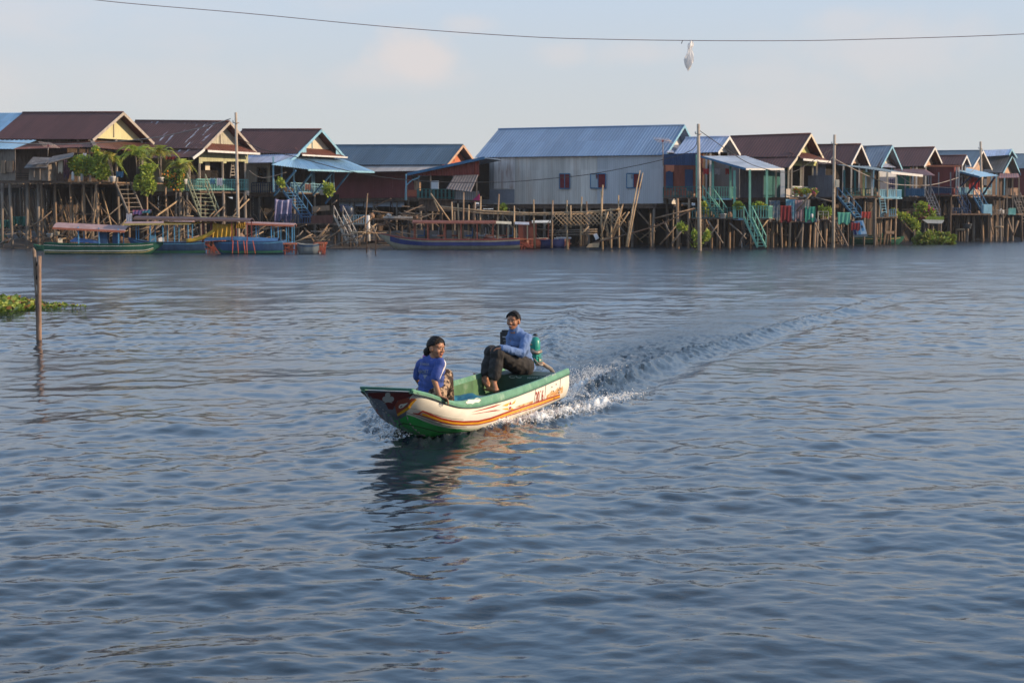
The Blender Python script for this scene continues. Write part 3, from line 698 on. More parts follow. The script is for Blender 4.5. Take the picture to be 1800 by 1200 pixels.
e = MB(); e.lathe(gh + GM @ V(0, -.125, -.098), [(.030, -.012), (.037, 0), (.030, .012)], 12); e.build('hair_tie', mat('tie_pink', (.55, .16, .45), .6), hg)
sb = MB()
for t, rx, ry in ((-.04, .150, .112), (.12, .150, .110), (.3, .143, .104), (.5, .143, .102), (.72, .152, .102), (.88, .140, .092)):
    sb.ball(hip.lerp(neck, t), (rx, ry, .095), 20, 14, 0, TF)
for a, b2 in ((shR, elR), (shL, elL)): ball_chain(sb, [a+V(0,0,.004), a.lerp(b2, .42), a.lerp(b2, .80)], [.058, .053, .050])
ball_chain(sb, [neck-V(0,0,.035), neck+V(0,0,.012)], [.07, .058]); ball_chain(sb, [shR, neck-V(0,0,.03)], [.052, .058]); ball_chain(sb, [shL, neck-V(0,0,.03)], [.052, .058])
blue = mat('shirt_blue', (.042, .078, .29), .85, .18, 9, (.075, .105, .33), bump=.4, bscale=26)
whs = mat('stripe_white', (.70, .66, .66), .8, .08)
axR = (elR-shR).normalized(); outR = TF @ V(1, -.15, 0); outR = (outR - axR*outR.dot(axR)).normalized()
def gpick(p, n):
    q = p-shR; t = q.dot(axR); r = q - axR*t
    return 1 if (-.06 < t < .2 and r.length < .075 and n.dot(TF @ V(.78, .62, .1)) > .80) else 0
gs = remesh('shirt', sb, .006, [blue, whs], girl, 5, gpick)
folds(gs, .011, 11, (1, 1, .7))
gsb = BVHTree.FromPolygons([v.co + hip for v in gs.data.vertices], [tuple(p.vertices) for p in gs.data.polygons])
prm = mat('print_grey', (.24, .25, .34), .85, .35, 60)
lettering('SUMMER', 738.5, 641, 16.5, 4.2, prm, 1.5, gsb, name='shirt_print', parent=gs)
lettering('SPORT', 736, 656.5, 17.5, 6.0, prm, -1.0, gsb, name='shirt_print', parent=gs)
decal('shirt_print', [[(744,659),(752,658.5),(749,662),(747.5,666)]], prm, .004, bvh=gsb, parent=gs, step=3)
lg = MB(); ball_chain(lg, [hip-V(0,0,.02), hR, kR, aR], [.11, .102, .078, .064]); ball_chain(lg, [hip-V(0,0,.02), hL, kL, aL], [.11, .102, .078, .064])
pat = mat('sarong_print', (.035, .018, .012), .85, .3, 30, (.40, .27, .17), c2lo=.50, c2hi=.56); remesh('trousers', lg, .007, [pat], girl, 3)

# --- the woman at the stern
sk2 = skin('skin_woman', (.36, .163, .088))
wh = at(902.5, 563.5, 19.12); WM = frame((-.42, -.90, -.05), (.06, 0, 1)); WS = 1.0
neck = G(907, 584, 19.2); hip = G(921, 641, 19.38); shL, shR = G(926, 594, 19.10), G(898, 594, 19.38)
elL, wrL = G(917, 621, 18.98), G(884, 611.5, 18.86); elR, wrR = G(897, 620, 19.36), G(880, 611, 19.0)
hL, hR = G(922, 644, 19.22), G(912, 642, 19.42); kL, kR = G(875, 621, 18.90), G(864, 620, 19.06)
aL, aR = G(867.5, 672, 18.84), G(853, 665, 18.98)
wb = MB(); head_shape(wb, wh, WM, WS)
ball_chain(wb, [wh + WM @ V(0, -.03, -.10), neck], [.047, .053])
ball_chain(wb, [shL, elL, wrL], [.046, .036, .026]); ball_chain(wb, [shR, elR, wrR], [.046, .036, .026])
hand_shape(wb, wrL, V(-1, .08, -.05), (-.15, .15, -1), .92, -1, .75); hand_shape(wb, wrR, V(-1, -.35, .02), (-.1, 0, -1), .92, 1, .6)
TW = frame((-.80, -.60, .05), (0.1, 0, 1))
for t, rx, ry in ((0, .145, .105), (.25, .130, .095), (.5, .130, .092), (.75, .145, .095), (.88, .108, .062)): wb.ball(hip.lerp(neck, t), (rx, ry, .095), 18, 12, 0, TW)
ball_chain(wb, [hip, hL, kL, aL], [.11, .095, .062, .040]); ball_chain(wb, [hip, hR, kR, aR], [.11, .095, .062, .040])
def foot(mb, a, heel, toe, n):
    """ankle, heel, arch and five toes"""
    ball_chain(mb, [a, heel], [.036, .033]); d = (toe-heel).normalized(); x = d.cross(Vector(n)).normalized()
    for k in (-1, 0, 1): ball_chain(mb, [heel+x*k*.012, heel.lerp(toe, .45)+x*k*.020+Vector(n)*.012, heel.lerp(toe, .76)+x*k*.027], [.030, .027, .019])
    for k in range(5):
        a_ = heel.lerp(toe, .76)+x*(k-2)*.0185; ball_chain(mb, [a_, a_+d*(.055-.007*k)], [.0125, .0105-.0008*k])
    ball_chain(mb, [a, heel.lerp(toe, .5)+Vector(n)*.015], [.036, .026])
foot(wb, aR, G(858.5, 678, 18.94), G(836, 656, 19.06), (.35, -.2, .9)); foot(wb, aL, G(872, 686, 18.80), G(856, 685, 18.98), (.1, .2, 1))
woman = remesh('person', wb, .005, [sk2, mat('lip_woman', (.30, .08, .06), .4)], None, 4, lip_pick(wh, WM, WS), 'person in a light blue roll-neck sweater steering from the stern', 'person', org=hip)
face_bits(woman, wh, WM, WS, ink)
e = MB(); e.tube([wh + WM @ V(-.018, .0885, -.0545), wh + WM @ V(0, .0915, -.0565), wh + WM @ V(.018, .0885, -.0545)], [.002, .0042, .002], 6); e.build('teeth', mat('teeth', (.7, .66, .6), .3), woman)
def wextra(b, P): b.ball(P((0, -.105, .02)), .040, 14, 10)
hair_shell(woman, wh, WM, WS*1.0, hair_m, -.07, .022, wextra, side=.03)
sb = MB()
for t, rx, ry in ((-.03, .165, .125), (.12, .158, .118), (.3, .146, .110), (.5, .146, .106), (.72, .158, .108), (.9, .138, .088)): sb.ball(hip.lerp(neck, t), (rx, ry, .10), 20, 14, 0, TW)
ball_chain(sb, [shL, shL.lerp(elL, .5), elL, elL.lerp(wrL, .55), wrL.lerp(elL, .03)], [.062, .056, .050, .046, .038]); ball_chain(sb, [shR, shR.lerp(elR, .5), elR, elR.lerp(wrR, .55), wrR.lerp(elR, .03)], [.062, .056, .050, .046, .038])
ball_chain(sb, [shL, neck-V(0,0,.03)], [.060, .064]); ball_chain(sb, [shR, neck-V(0,0,.03)], [.060, .064])
ball_chain(sb, [neck-V(0,0,.04), neck.lerp(wh + WM @ V(0, -.03, -.10), .98)], [.078, .061])
swo = remesh('sweater', sb, .006, [mat('sweater_blue', (.125, .205, .40), .9, .16, 10, (.16, .24, .44), bump=.5, bscale=34)], woman, 4)
folds(swo, .011, 12, (1, 1, .7))
lg = MB(); ball_chain(lg, [hip-V(0,0,.01), hL, hL.lerp(kL, .5), kL, kL.lerp(aL, .5), aL.lerp(kL, .24)], [.135, .118, .108, .090, .082, .072]); ball_chain(lg, [hip-V(0,0,.01), hR, hR.lerp(kR, .5), kR, kR.lerp(aR, .5), aR.lerp(kR, .24)], [.135, .118, .108, .090, .082, .072])
remesh('trousers', lg, .007, [mat('trousers_black', (.020, .018, .018), .85, .25, 12, (.034, .028, .026), bump=.5, bscale=22, stretch=(1, 1, .4))], woman, 3)
folds([o for o in COL.objects if o.name.startswith('trousers')][-1], .012, 10)

# ------------------------------------------------------------------ spray thrown up by hull and propeller
def spray():
    rng = np.random.default_rng(9); b = MB(); ico = [V(0,0,1), V(.9,0,-.3), V(-.45,.78,-.3), V(-.45,-.78,-.3)]
    def drop(p, r):
        M = Matrix.Rotation(rng.random()*6, 3, 'Z') @ Matrix.Rotation(rng.random()*3, 3, 'X')
        b.add([p + M @ (v*r*1.25) for v in ico], [(0,1,2),(0,2,3),(0,3,1),(1,3,2)], 0, True)
    def along(P, n, hgt, wid, t0, t1, rmax):
        seg = np.linalg.norm(np.diff(P, axis=0), axis=1); cum = np.concatenate([[0], np.cumsum(seg)])
        for _ in range(n):
            t = t0+(t1-t0)*rng.random()**1.5; i = min(np.searchsorted(cum, t, 'right')-1, len(P)-2); f = (t-cum[i])/seg[i]; q = P[i]*(1-f)+P[i+1]*f
            h = rng.exponential(.33)*hgt*math.sin(min(1, (t-t0)/.6+.12)*1.57)*(1-.7*(t-t0)/(t1-t0)); w = rng.normal(0, wid)
            drop(V(q[0]+w, q[1]+w*.4, .03+max(0, h)), .003+rmax*rng.random()**2)
    along(BOWWAVE, 4200, .14, .12, .25, 4.9, .008); along(BOWWAVE_L, 500, .16, .10, .1, 2.6, .009)
    along(WAKE, 3000, .17, .20, .3, 4.2, .0050); along(CREST_R, 200, .10, .12, .5, 9, .009)
    b.build('spray', mat('spray_white', (.85, .85, .84), .35, .05), None, kind='stuff', org=(0, 18, 0))
spray()

# ------------------------------------------------------------------ the village on stilts
def rf(name, col, col2=None, lo=.5, hi=.7, rough=.55, var=.2, st=(2.2, .35, 1), sc=1.6): return mat(name, col, rough, var, sc, col2, coords='UV', stretch=st, c2lo=lo, c2hi=hi, spec=.35, sheets=.13)
ROOF = dict(
 brown=rf('roof_brown', (.105, .040, .034), (.15, .075, .06), .6, .9, var=.14), rust=rf('roof_rust', (.115, .048, .038), (.42, .42, .46), .60, .64, st=(2.6, .55, 1), sc=1.25, var=.25),
 skirt=rf('roof_skirt_rust', (.17, .065, .045), (.26, .24, .25), .62, .74), blue=rf('roof_blue', (.17, .25, .37), (.20, .27, .38), rough=.4, var=.08), sky=rf('roof_sky_blue', (.21, .37, .53), (.26, .38, .48), rough=.4, var=.12),
 slate=rf('roof_slate', (.10, .15, .195), (.13, .17, .20), var=.1), tin=rf('roof_tin', (.42, .46, .58), (.30, .32, .38), rough=.35), tan=rf('roof_tan', (.33, .31, .30), (.24, .20, .18)),
 mixed=rf('roof_mixed', (.20, .235, .28), (.125, .075, .06), .5, .53, st=(.55, .03, 1), sc=1.3), grey=rf('roof_grey', (.17, .195, .225), (.12, .13, .15)), red=rf('roof_red', (.26, .10, .08), (.33, .18, .15)))
def wd(name, col, var=.35, col2=None, sc=5, st=(1, 1, .25), **k): return mat(name, col, .85, var, sc, col2, stretch=st, spec=.2, **k)
WOOD = dict(dark=wd('wood_dark', (.065, .045, .033)), grey=wd('wood_grey', (.20, .165, .135), .3, (.10, .075, .06)), warm=wd('wood_warm', (.28, .19, .125), .35, (.16, .10, .06)), pale=wd('wood_pale', (.40, .35, .30), .2, (.33, .26, .2)), bamboo=wd('bamboo', (.42, .30, .185), .3, (.28, .18, .10)),
 black=wd('wood_black', (.022, .018, .016)), plank=wd('plank_brown', (.12, .08, .058), .4, (.05, .035, .03)))
PNT = dict(yellow=wd('wall_yellow', (.56, .53, .30), .10), sage=wd('wall_sage', (.44, .44, .27), .18, (.30, .29, .2)), cream=wd('wall_cream', (.60, .53, .41), .12), drab=wd('gable_drab', (.42, .40, .31), .18, (.27, .25, .2)), maroon=wd('wall_maroon', (.22, .06, .062), .12, sc=2), redw=wd('wall_red', (.20, .045, .035), .2), orange=wd('gable_orange', (.52, .17, .09), .12), blued=wd('paint_blue_dark', (.03, .06, .13), .25), blue=wd('paint_blue', (.06, .16, .28), .25), sky=wd('paint_sky', (.22, .42, .54), .2, (.28, .38, .42)), turq=wd('paint_turquoise', (.17, .42, .39), .2, (.30, .55, .50)), mint=wd('paint_mint', (.19, .42, .32), .25, (.26, .42, .34)), teal=wd('paint_teal', (.035, .12, .115), .25), white=wd('paint_white', (.62, .60, .57), .12), tan=wd('wall_tan', (.50, .33, .23), .2, (.36, .23, .16)), green=wd('wall_green', (.03, .13, .085), .2), redbrick=wd('wall_redbrown', (.24, .07, .045), .25), slate=wd('wall_slate', (.13, .14, .17), .2), lime=wd('wall_lime', (.46, .47, .20), .15), blood=wd('cloth_red', (.20, .025, .03), .2))
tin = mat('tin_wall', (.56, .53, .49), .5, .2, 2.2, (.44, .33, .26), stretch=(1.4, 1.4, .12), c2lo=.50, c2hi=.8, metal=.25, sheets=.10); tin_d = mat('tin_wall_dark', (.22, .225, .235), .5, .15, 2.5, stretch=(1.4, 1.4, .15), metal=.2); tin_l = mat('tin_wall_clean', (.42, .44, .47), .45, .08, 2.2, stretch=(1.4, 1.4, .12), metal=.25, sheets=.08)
glass = mat('window_dark', (.012, .016, .022), .25, .2, 4); dark = mat('interior_dark', (.020, .018, .017), .9, .3, 3)
rr = random.Random(21)
U = lambda a, b: rr.uniform(a, b)
class House:
    def __init__(s, name, label, d, eave, ridge, ridge_l, floor, roof, gable, wall, trim, th=30, eave_l=None, ovf=.45, ovg=.8, vd=0.0, group='stilt houses along the river', back=None, wbase=None, gw_mat=None, stilts=True, na=None, pitch=.25, far=None, zlow=-1.0, stm='grey', nb=3, backwall=True):
        th = R(th); s.e = V(math.cos(th), -math.sin(th), 0); s.n = V(math.sin(th), math.cos(th), 0)
        E = at(eave[0], eave[1], d); s.O = V(E.x, E.y, 0); s.ovf, s.ovg, s.vd = ovf, ovg, vd
        def along(px, py, base, dv):
            r = ray(px, py); k = r.x/r.y; t = (k*base.y-base.x)/(dv.x-k*dv.y); p = base+dv*t
            return t, HCAM + r.z/r.y*p.y
        s.wh, s.zr = along(ridge[0], ridge[1], s.O, s.n)
        lt, s.zrl = along(ridge_l[0], ridge_l[1], s.O + s.n*s.wh, -s.e); s.L = lt
        s.ze = E.z; s.W = 2*s.wh
        if eave_l: s.zel = along(eave_l[0], eave_l[1], s.O, -s.e)[1]
        else: s.zel = s.ze + (s.zrl-s.zr)
        s.zf = at(floor[0], floor[1], (s.O + s.n*ovf).y).z
        s.root = empty(name, s.O, label, 'house', group)
        P, L, W, wh = s.pt, s.L, s.W, s.wh
        r = MB(); r.ribbed(P(-L, 0, s.zel), P(0, 0, s.ze), P(0, wh, s.zr), P(-L, wh, s.zrl), .02, pitch); r.ribbed(P(0, W, s.ze), P(-L, W, s.zel), P(-L, wh, s.zrl), P(0, wh, s.zr), .02, pitch)
        r.tube([P(-L, wh, s.zrl+.03), P(0, wh, s.zr+.03)], .07, 6); s.roof = r.build('roof', ROOF[roof], s.root)
        b = MB(); t_ = PNT.get(trim) or WOOD[trim]
        for b0 in (0, W): b.beam(P(.03, b0, s.ze-.08), P(.03, wh, s.zr-.06), .04, .20, 0, (0, 0, 1))
        b.build('bargeboard', t_, s.roof)
        g = MB(); k = ovf*(s.zr-s.ze)/wh; a = -ovg
        g.prism([P(a, ovf, s.ze+k-.14), P(a, W-ovf, s.ze+k-.14), P(a, wh, s.zr-.1)], -s.e*.06); g.build('gable', gable if not isinstance(gable, str) else PNT[gable], s.root)
        bt_ = MB(); bt_.beam(P(a+.03, wh*.93, s.ze+k), P(a+.03, wh*.93, s.zr-.35), .05, .09); bt_.build('gable_batten', t_, s.root)
        wm = wall if not isinstance(wall, str) else (PNT.get(wall) or WOOD.get(wall)); zb = s.zf if wbase is None else wbase; aw = a-vd
        w = MB(); zt = s.ze+k-.12; ztl = s.zel+k-.12
        w.ribbed(P(-L+.3, ovf, zb), P(aw, ovf, zb), P(aw, ovf, zt), P(-L+.3, ovf, ztl), .03, .18, .010); w.build('front_wall', wm, s.root)
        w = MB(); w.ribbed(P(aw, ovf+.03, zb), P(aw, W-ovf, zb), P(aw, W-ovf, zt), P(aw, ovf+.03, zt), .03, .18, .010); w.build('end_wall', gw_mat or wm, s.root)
        w = MB(); w.slab(P(-L+.3, W-ovf, zb), P(a, W-ovf, zb), P(a, W-ovf, zt), P(-L+.3, W-ovf, ztl), .03); w.slab(P(-L+.33, ovf+.03, zb), P(-L+.33, W-ovf-.03, zb), P(-L+.33, W-ovf-.03, ztl), P(-L+.33, ovf+.03, ztl), .03); w.build('back_wall', WOOD['dark'], s.root)
        f = MB(); f.prism([P(-L, ovf-.1, s.zf-.12), P(a+.15, ovf-.1, s.zf-.12), P(a+.15, W-ovf, s.zf-.12), P(-L, W-ovf, s.zf-.12)], (0, 0, .12))
        for q in (ovf, wh, W-ovf): f.beam(P(-L, q, s.zf-.24), P(a+.1, q, s.zf-.24), .14, .2)
        f.build('floor', WOOD['plank'], s.root)
        if vd:
            spots = [(a+.02, ovf + i*(W-2*ovf)/2) for i in range(3)] + [(a-vd*.5, ovf)]
            for A, q in spots: c = MB(); c.beam(P(A, q, s.zf), P(A, q, zt), .13); c.build('veranda_post', t_, s.root)
        # dark boards added behind the stilts, standing in for shade under the floor
        if stilts:
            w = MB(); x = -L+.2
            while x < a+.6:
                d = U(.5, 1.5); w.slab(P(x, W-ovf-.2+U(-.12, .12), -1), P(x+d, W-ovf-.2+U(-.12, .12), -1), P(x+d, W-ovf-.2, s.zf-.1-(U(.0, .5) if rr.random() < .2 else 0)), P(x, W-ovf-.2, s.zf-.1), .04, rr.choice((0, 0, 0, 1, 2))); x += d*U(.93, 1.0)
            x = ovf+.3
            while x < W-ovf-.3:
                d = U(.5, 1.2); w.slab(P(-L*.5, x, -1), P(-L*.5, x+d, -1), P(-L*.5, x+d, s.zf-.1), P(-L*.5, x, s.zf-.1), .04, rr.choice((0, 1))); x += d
            w.build('shade_wall', [WOOD['black'], WOOD['dark'], wd('shade_sheet_dark', (.05, .06, .07), .4)], s.root)
            na = na or max(2, int(L/1.9)+1)
            for i in range(na):
                for j in range(nb):
                    A = a+.0-(L-1.1)*i/(na-1 or 1)*.985 + U(-.12, .12); q = ovf+.08+(W-2*ovf-.2)*j/(nb-1); s.stilt(A, q, s.zf-.2, U(.075, .115), zlow, stm)
            for _ in range(na*2):
                q = U(-.2, W-1); zz = U(-.2, s.zf-1.2); A0 = U(-L+.6, a); k = U(-1.6, 1.6); s.brace(P(A0, q, zz), P(A0+k, q+U(-.6, .6), min(s.zf-.3, zz+U(.2, 2.4))), U(.03, .065), rr.choice(['warm', 'grey', 'dark', 'plank', 'warm']))
            for i in range(na-1):
                A0 = a-(L-1.1)*i/(na-1); A1 = a-(L-1.1)*(i+1)/(na-1)
                if rr.random() < .85: s.brace(P(A0, ovf+.1, U(.4, 1.2)), P(A1, ovf+.1, s.zf-U(.4, 1.4)) if rr.random() < .5 else P(A1+U(-.2, .4), ovf+U(0, 1.5), s.zf-U(.3, 1)))
                if rr.random() < .7: q = U(.3, W-1.2); s.brace(P(A0+U(-.4, .4), q, U(-.4, 1.6)), P(A1+U(-.4, .4), q+U(-.8, .8), U(1.4, s.zf-.4)), U(.03, .055))
                if rr.random() < .6: q = U(0, 1.4); zz = U(.7, s.zf-.7); s.brace(P(A0+.3, q, zz), P(A1-.3, q+U(-.3, .3), zz+U(-.2, .2)), U(.035, .055))
                if rr.random() < .6: s.brace(P(A1, ovf+U(.0, 2), U(-.5, .9)), P(A0, ovf+U(0, 2), s.zf-U(.5, 1.6)))
    def pt(s, a, b, z): return s.O + s.e*a + s.n*b + V(0, 0, z)
    def F(s, px, py, off=.0): return on_plane(px, py, s.pt(0, s.ovf-off, 0), s.n)
    def G(s, px, py, off=.0): return on_plane(px, py, s.pt(-s.ovg+off, 0, 0), s.e)
    def stilt(s, a, b, z, r, zlow=-1.0, m='grey'):
        c = MB(); p0, p1 = s.pt(a+U(-.12, .12), b, zlow), s.pt(a, b, z); m1 = p0.lerp(p1, .5) + V(U(-.06, .06), 0, 0)
        c.tube([p0, m1, p1], [r*1.05, r, r*.92], 7); c.build('stilt', WOOD[m], s.root)
    def brace(s, p, q, r=.05, m=None):
        c = MB(); c.tube([p, p.lerp(q, .5)+V(U(-.05, .05), 0, U(-.05, .05)), q], [r*U(.8, 1.2), r, r*U(.7, 1)], 6); c.build('brace', WOOD[m or rr.choice(['warm', 'warm', 'grey', 'bamboo'])], s.root)
def slats(parent, pts, h, m, name='railing', gap=.17, w=.05, top=.07, low=.1, solid=False, cross=False):
    """a railing along world points at floor level"""
    b = MB()
    for p, q in zip(pts[:-1], pts[1:]):
        p, q = Vector(p), Vector(q); l = (q-p).length; n = max(2, int(l/gap)); z = V(0, 0, 1)
        b.beam(p+z*h, q+z*h, top, .05); b.beam(p+z*low, q+z*low, .05)
        b.beam(p+z*(h-.22), q+z*(h-.22), .035)
        for i in range(n+1):
            c = p.lerp(q, i/n); b.beam(c+z*.0, c+z*(h-.03), w if i % 4 else w*1.5)
        if solid: b.slab(p+z*low, q+z*low, q+z*(h-.05), p+z*(h-.05), .02)
    return b.build(name, m, parent)
def stairs(parent, top, bot, side, m, n=8, rails=True, h=.8, tread=None, w=.07):
    """two strings, treads and hand rails; side is the vector from one string to the other"""
    b = MB(); top, bot, side = Vector(top), Vector(bot), Vector(side)
    for k in (0, 1): b.beam(top+side*k, bot+side*k, w, .16)
    for i in range(n): p = top.lerp(bot, (i+.6)/n); b.beam(p, p+side, .20, .04, 0)
    if rails:
        for k in (0, 1):
            z = V(0, 0, h); b.beam(top+side*k+z, bot+side*k+z, .055)
            for i in range(5): p = top.lerp(bot, i/4)+side*k; b.beam(p, p+z, .05)
    return b.build('stairs', m, parent)
def panel(parent, P, m, name='panel', t=.03, rib=False):
    b = MB(); b.ribbed(*P, t, .16, .012) if rib else b.slab(*P, t); return b.build(name, m, parent)
def rect(f, x0, y0, x1, y1, off=.0): return [f(x0, y1, off), f(x1, y1, off), f(x1, y0, off), f(x0, y0, off)]
def door(h, f, x0, y0, x1, y1, m, fm, off=.05):
    o = panel(h.root, rect(f, x0, y0, x1, y1, off), m, 'door', .04); b = MB(); q = rect(f, x0, y0, x1, y1, off+.03)
    for i in (1, 2, 3): b.beam(q[i], q[(i+1) % 4], .08)
    b.build('door_frame', fm, o); return o
def window(h, f, x0, y0, x1, y1, fm, shut, off=.06, split=(1, 1)):
    """frame with dark opening and shutters: each of split is 1 closed, 0 open"""
    o = panel(h.root, rect(f, x0, y0, x1, y1, off), glass, 'window', .04); b = MB(); q = rect(f, x0, y0, x1, y1, off+.035)
    for i in range(4): b.beam(q[i], q[(i+1) % 4], .07)
    b.beam(q[0].lerp(q[1], .5), q[3].lerp(q[2], .5), .06); b.build('window_frame', fm, o); xm = (x0+x1)/2
    for i, (a, c) in enumerate(((x0+.6, xm-.5), (xm+.5, x1-.6))):
        if split[i] is not None: panel(o, rect(f, a, y0+1.2, c, y1-1.2, off+.05), split[i], 'shutter', .02)
    return o
def leaves(mb, c, rad, n, size, drop=0.0, m=2):
    c = Vector(c)
    for _ in range(n):
        while True:
            q = V(U(-1, 1), U(-1, 1), U(-1, 1))
            if .15 < q.length < 1: break
        p = c + V(q.x*rad[0], q.y*rad[1], q.z*rad[2]); d = (q + V(U(-.7, .7), U(-.7, .7), U(-.4, .8)-drop)).normalized(); s = size*U(.6, 1.3); w = d.cross(V(U(-1, 1), U(-1, 1), U(-1, 1))).normalized()*s*.34
        mid = p + d*s*.5 + V(0, 0, -.04*s); mb.add([p, mid-w, p+d*s, mid+w], [(0, 1, 2, 3)], rr.randrange(m))
LEAF = [mat('leaf_green', (.24, .33, .04), .55, .35, 3, transl=.3), mat('leaf_light', (.40, .46, .065), .55, .3, 3, transl=.3), mat('leaf_deep', (.035, .075, .014), .6, .3, 3, transl=.2)]
def frond(mb, base, d, l, droop, m, w=.30, n=11):
    base, d = Vector(base), Vector(d).normalized(); p = base; prev = base; side = d.cross(V(0, 0, 1)); side = side.normalized() if side.length > .05 else V(1, 0, 0)
    for i in range(1, n+1):
        t = i/n; p = base + d*l*t + V(0, 0, -droop*l*t*t); tan = (p-prev).normalized(); up = side.cross(tan)
        for sg in (-1, 1):
            tip = p + side*sg*w*l*math.sin(math.pi*min(1, t*.85+.18)) + tan*.22*l + V(0, 0, -.08*l); q = tan*.035*l
            mb.add([p-q, p+q, tip], [(0, 1, 2)], m)
        mb.beam(prev, p, .014); prev = p

# --- 1: rust-brown roof, yellow gable
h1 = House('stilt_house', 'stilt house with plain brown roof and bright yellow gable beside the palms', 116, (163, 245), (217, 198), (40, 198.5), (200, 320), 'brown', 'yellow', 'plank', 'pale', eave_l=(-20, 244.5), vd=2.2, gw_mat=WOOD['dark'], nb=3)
P = h1.pt; L1, W1, z1 = h1.L, h1.W, h1.ze
sk_ = MB(); zl = h1.F(120, 262).z
sk_.ribbed(P(-L1, -1.15, zl), P(1.05, -1.15, zl), P(.0, .35, z1-.1), P(-L1, .35, z1-.1), .02); sk_.ribbed(P(1.6, -1.15, zl-.05), P(2.6, W1*1.02, zl-.35), P(-.5, W1*1.0, z1-.05), P(-.45, .3, z1-.05), .02)
sk_.build('skirt_roof', ROOF['skirt'], h1.root)
b = MB(); b.beam(P(-.3, .2, z1-.03), P(1.4, -1.2, zl+.06), .28, .03); b.build('hip_flashing', WOOD['grey'], h1.root)
for px in (192, 250, 318):
    p = h1.G(px, 320, 2.0); b = MB(); b.beam(V(p.x, p.y, h1.zf-.1), V(p.x, p.y, zl-.2), .12); b.build('veranda_post', WOOD['pale'], h1.root)
# wide open deck in front of the house
dk = MB(); da, db_ = P(-6.6, -1.9, 0), P(2.2, -1.9, 0); z = h1.zf
dk.prism([P(-7.2, -1.5, z-.1), P(1.9, -1.5, z-.1), P(2.3, W1*.9, z-.1), P(-.8, .5, z-.1), P(-7.2, .5, z-.1)], (0, 0, .08))
for i in range(14): dk.beam(P(-7.2+i*.68, -1.65, z-.14), P(-7.2+i*.68+.5, -1.62+U(-.1, .1), z-.13), .13, .07)
dk.build('deck', WOOD['warm'], h1.root)
for a in (-6.9, -5.1, -3.7, -2.3, -.9, .4, 1.7): h1.stilt(a, -1.45+U(-.1, .15), z-.1, U(.07, .1), -1, 'warm')
for b_ in (1.2, 3.2, 5.2): h1.stilt(2.15, b_, z-.1, U(.07, .1), -1, 'warm')
for _ in range(26):
    a = U(-9, 2.2); h1.brace(P(a, U(-1.6, 1), U(-.6, 1.5)), P(a+U(-2, 2), U(-1.6, 1), U(1.6, z-.2)), U(.035, .06))
for _ in range(12):
    a = U(-10, 2); zz = U(.2, 2.4); h1.brace(P(a, U(-1.4, 0), zz), P(a+U(1.5, 3.5), U(-1.4, 0), zz+U(-.25, .25)), U(.035, .055))
stairs(h1.root, at(203, 321, 113.0), at(226, 375, 111.6), at(229, 321, 114.2)-at(203, 321, 113.0), WOOD['grey'], 7, False, w=.09)
# the pale blue sheeted house at the frame's left edge
P = h1.pt
b = MB(); b.ribbed(P(-L1-9, 0, h1.zel+.25), P(-L1-.02, 0, h1.zel+.003), P(-L1-.02, h1.wh, h1.zrl+.003), P(-L1-9, h1.wh, h1.zrl+.25), .02); b.ribbed(P(-L1-.02, W1, h1.zel), P(-L1-9, W1, h1.zel+.25), P(-L1-9, h1.wh, h1.zrl+.25), P(-L1-.02, h1.wh, h1.zrl), .02); b.build('blue_roof', ROOF['sky'], h1.root)
zl = h1.F(20, 262).z; b = MB(); b.ribbed(at(-60, 262, 115.2), at(22, 262, 114.2), at(64, 246.5, 115.4), at(-60, 246.5, 117.2), .02); b.build('blue_skirt_roof', ROOF['sky'], h1.root)
panel(h1.root, [at(0, 318, 115), at(27, 318, 114.5), at(27, 262, 114.5), at(0, 262, 115)], WOOD['grey'], 'plank_wall'); panel(h1.root, [at(1, 305, 114.8), at(9, 305, 114.6), at(9, 282, 114.6), at(1, 282, 114.8)], WOOD['warm'], 'shutter')
panel(h1.root, [at(11, 303, 114.7), at(23, 303, 114.4), at(23, 283, 114.4), at(11, 283, 114.7)], WOOD['warm'], 'shutter')
for px in (4, 17, 48, 67): p = at(px, 322, 113.5); b = MB(); b.tube([V(p.x+U(-.2, .2), p.y, -1), V(p.x, p.y, p.z)], .11, 7); b.build('stilt', WOOD['grey'], h1.root)
b = MB(); b.prism([at(-5, 320, 113.4), at(112, 321, 112.6), at(112, 321, 115), at(-5, 320, 116)], (0, 0, .12)); b.build('deck', WOOD['plank'], h1.root)
for k in range(3): b = MB(); b.beam(at(29, 305+k*4, 114.6), at(52, 305+k*4, 114.2), .05); b.build('rail', WOOD['black'], h1.root)
# little lean-to hut of scrap boards on the deck
hut = empty('scrap_hut', at(75, 318, 112.9), 'dark ramshackle hut of scrap boards with sagging patched roof', 'hut')
b = MB(); b.slab(at(50, 317, 112.5), at(85, 318, 112.3), at(85, 291, 112.3), at(52, 293, 112.5), .05); b.slab(at(85, 318, 112.3), at(100, 317, 114), at(100, 285, 114), at(85, 291, 112.3), .05); b.build('wall', WOOD['grey'], hut)
b = MB(); b.slab(at(42, 295, 112.0), at(82, 294, 111.8), at(92, 277, 113.6), at(58, 276, 113.8), .05); b.slab(at(55, 290, 111.9), at(80, 287, 111.8), at(86, 281, 112.4), at(60, 282, 112.5), .04); b.slab(at(84, 287, 112.2), at(128, 275, 112.8), at(130, 268, 114), at(92, 275, 113.8), .05); b.build('roof', mat('scrap_roof', (.12, .11, .105), .8, .5, 4, (.22, .2, .2)), hut)
for x0, x1, y0 in ((60, 66, 312), (70, 76, 316)): b = MB(); b.beam(at(x0, y0, 112.2), at(x0, y0-20, 112.2), .08); b.build('post', WOOD['grey'], hut)

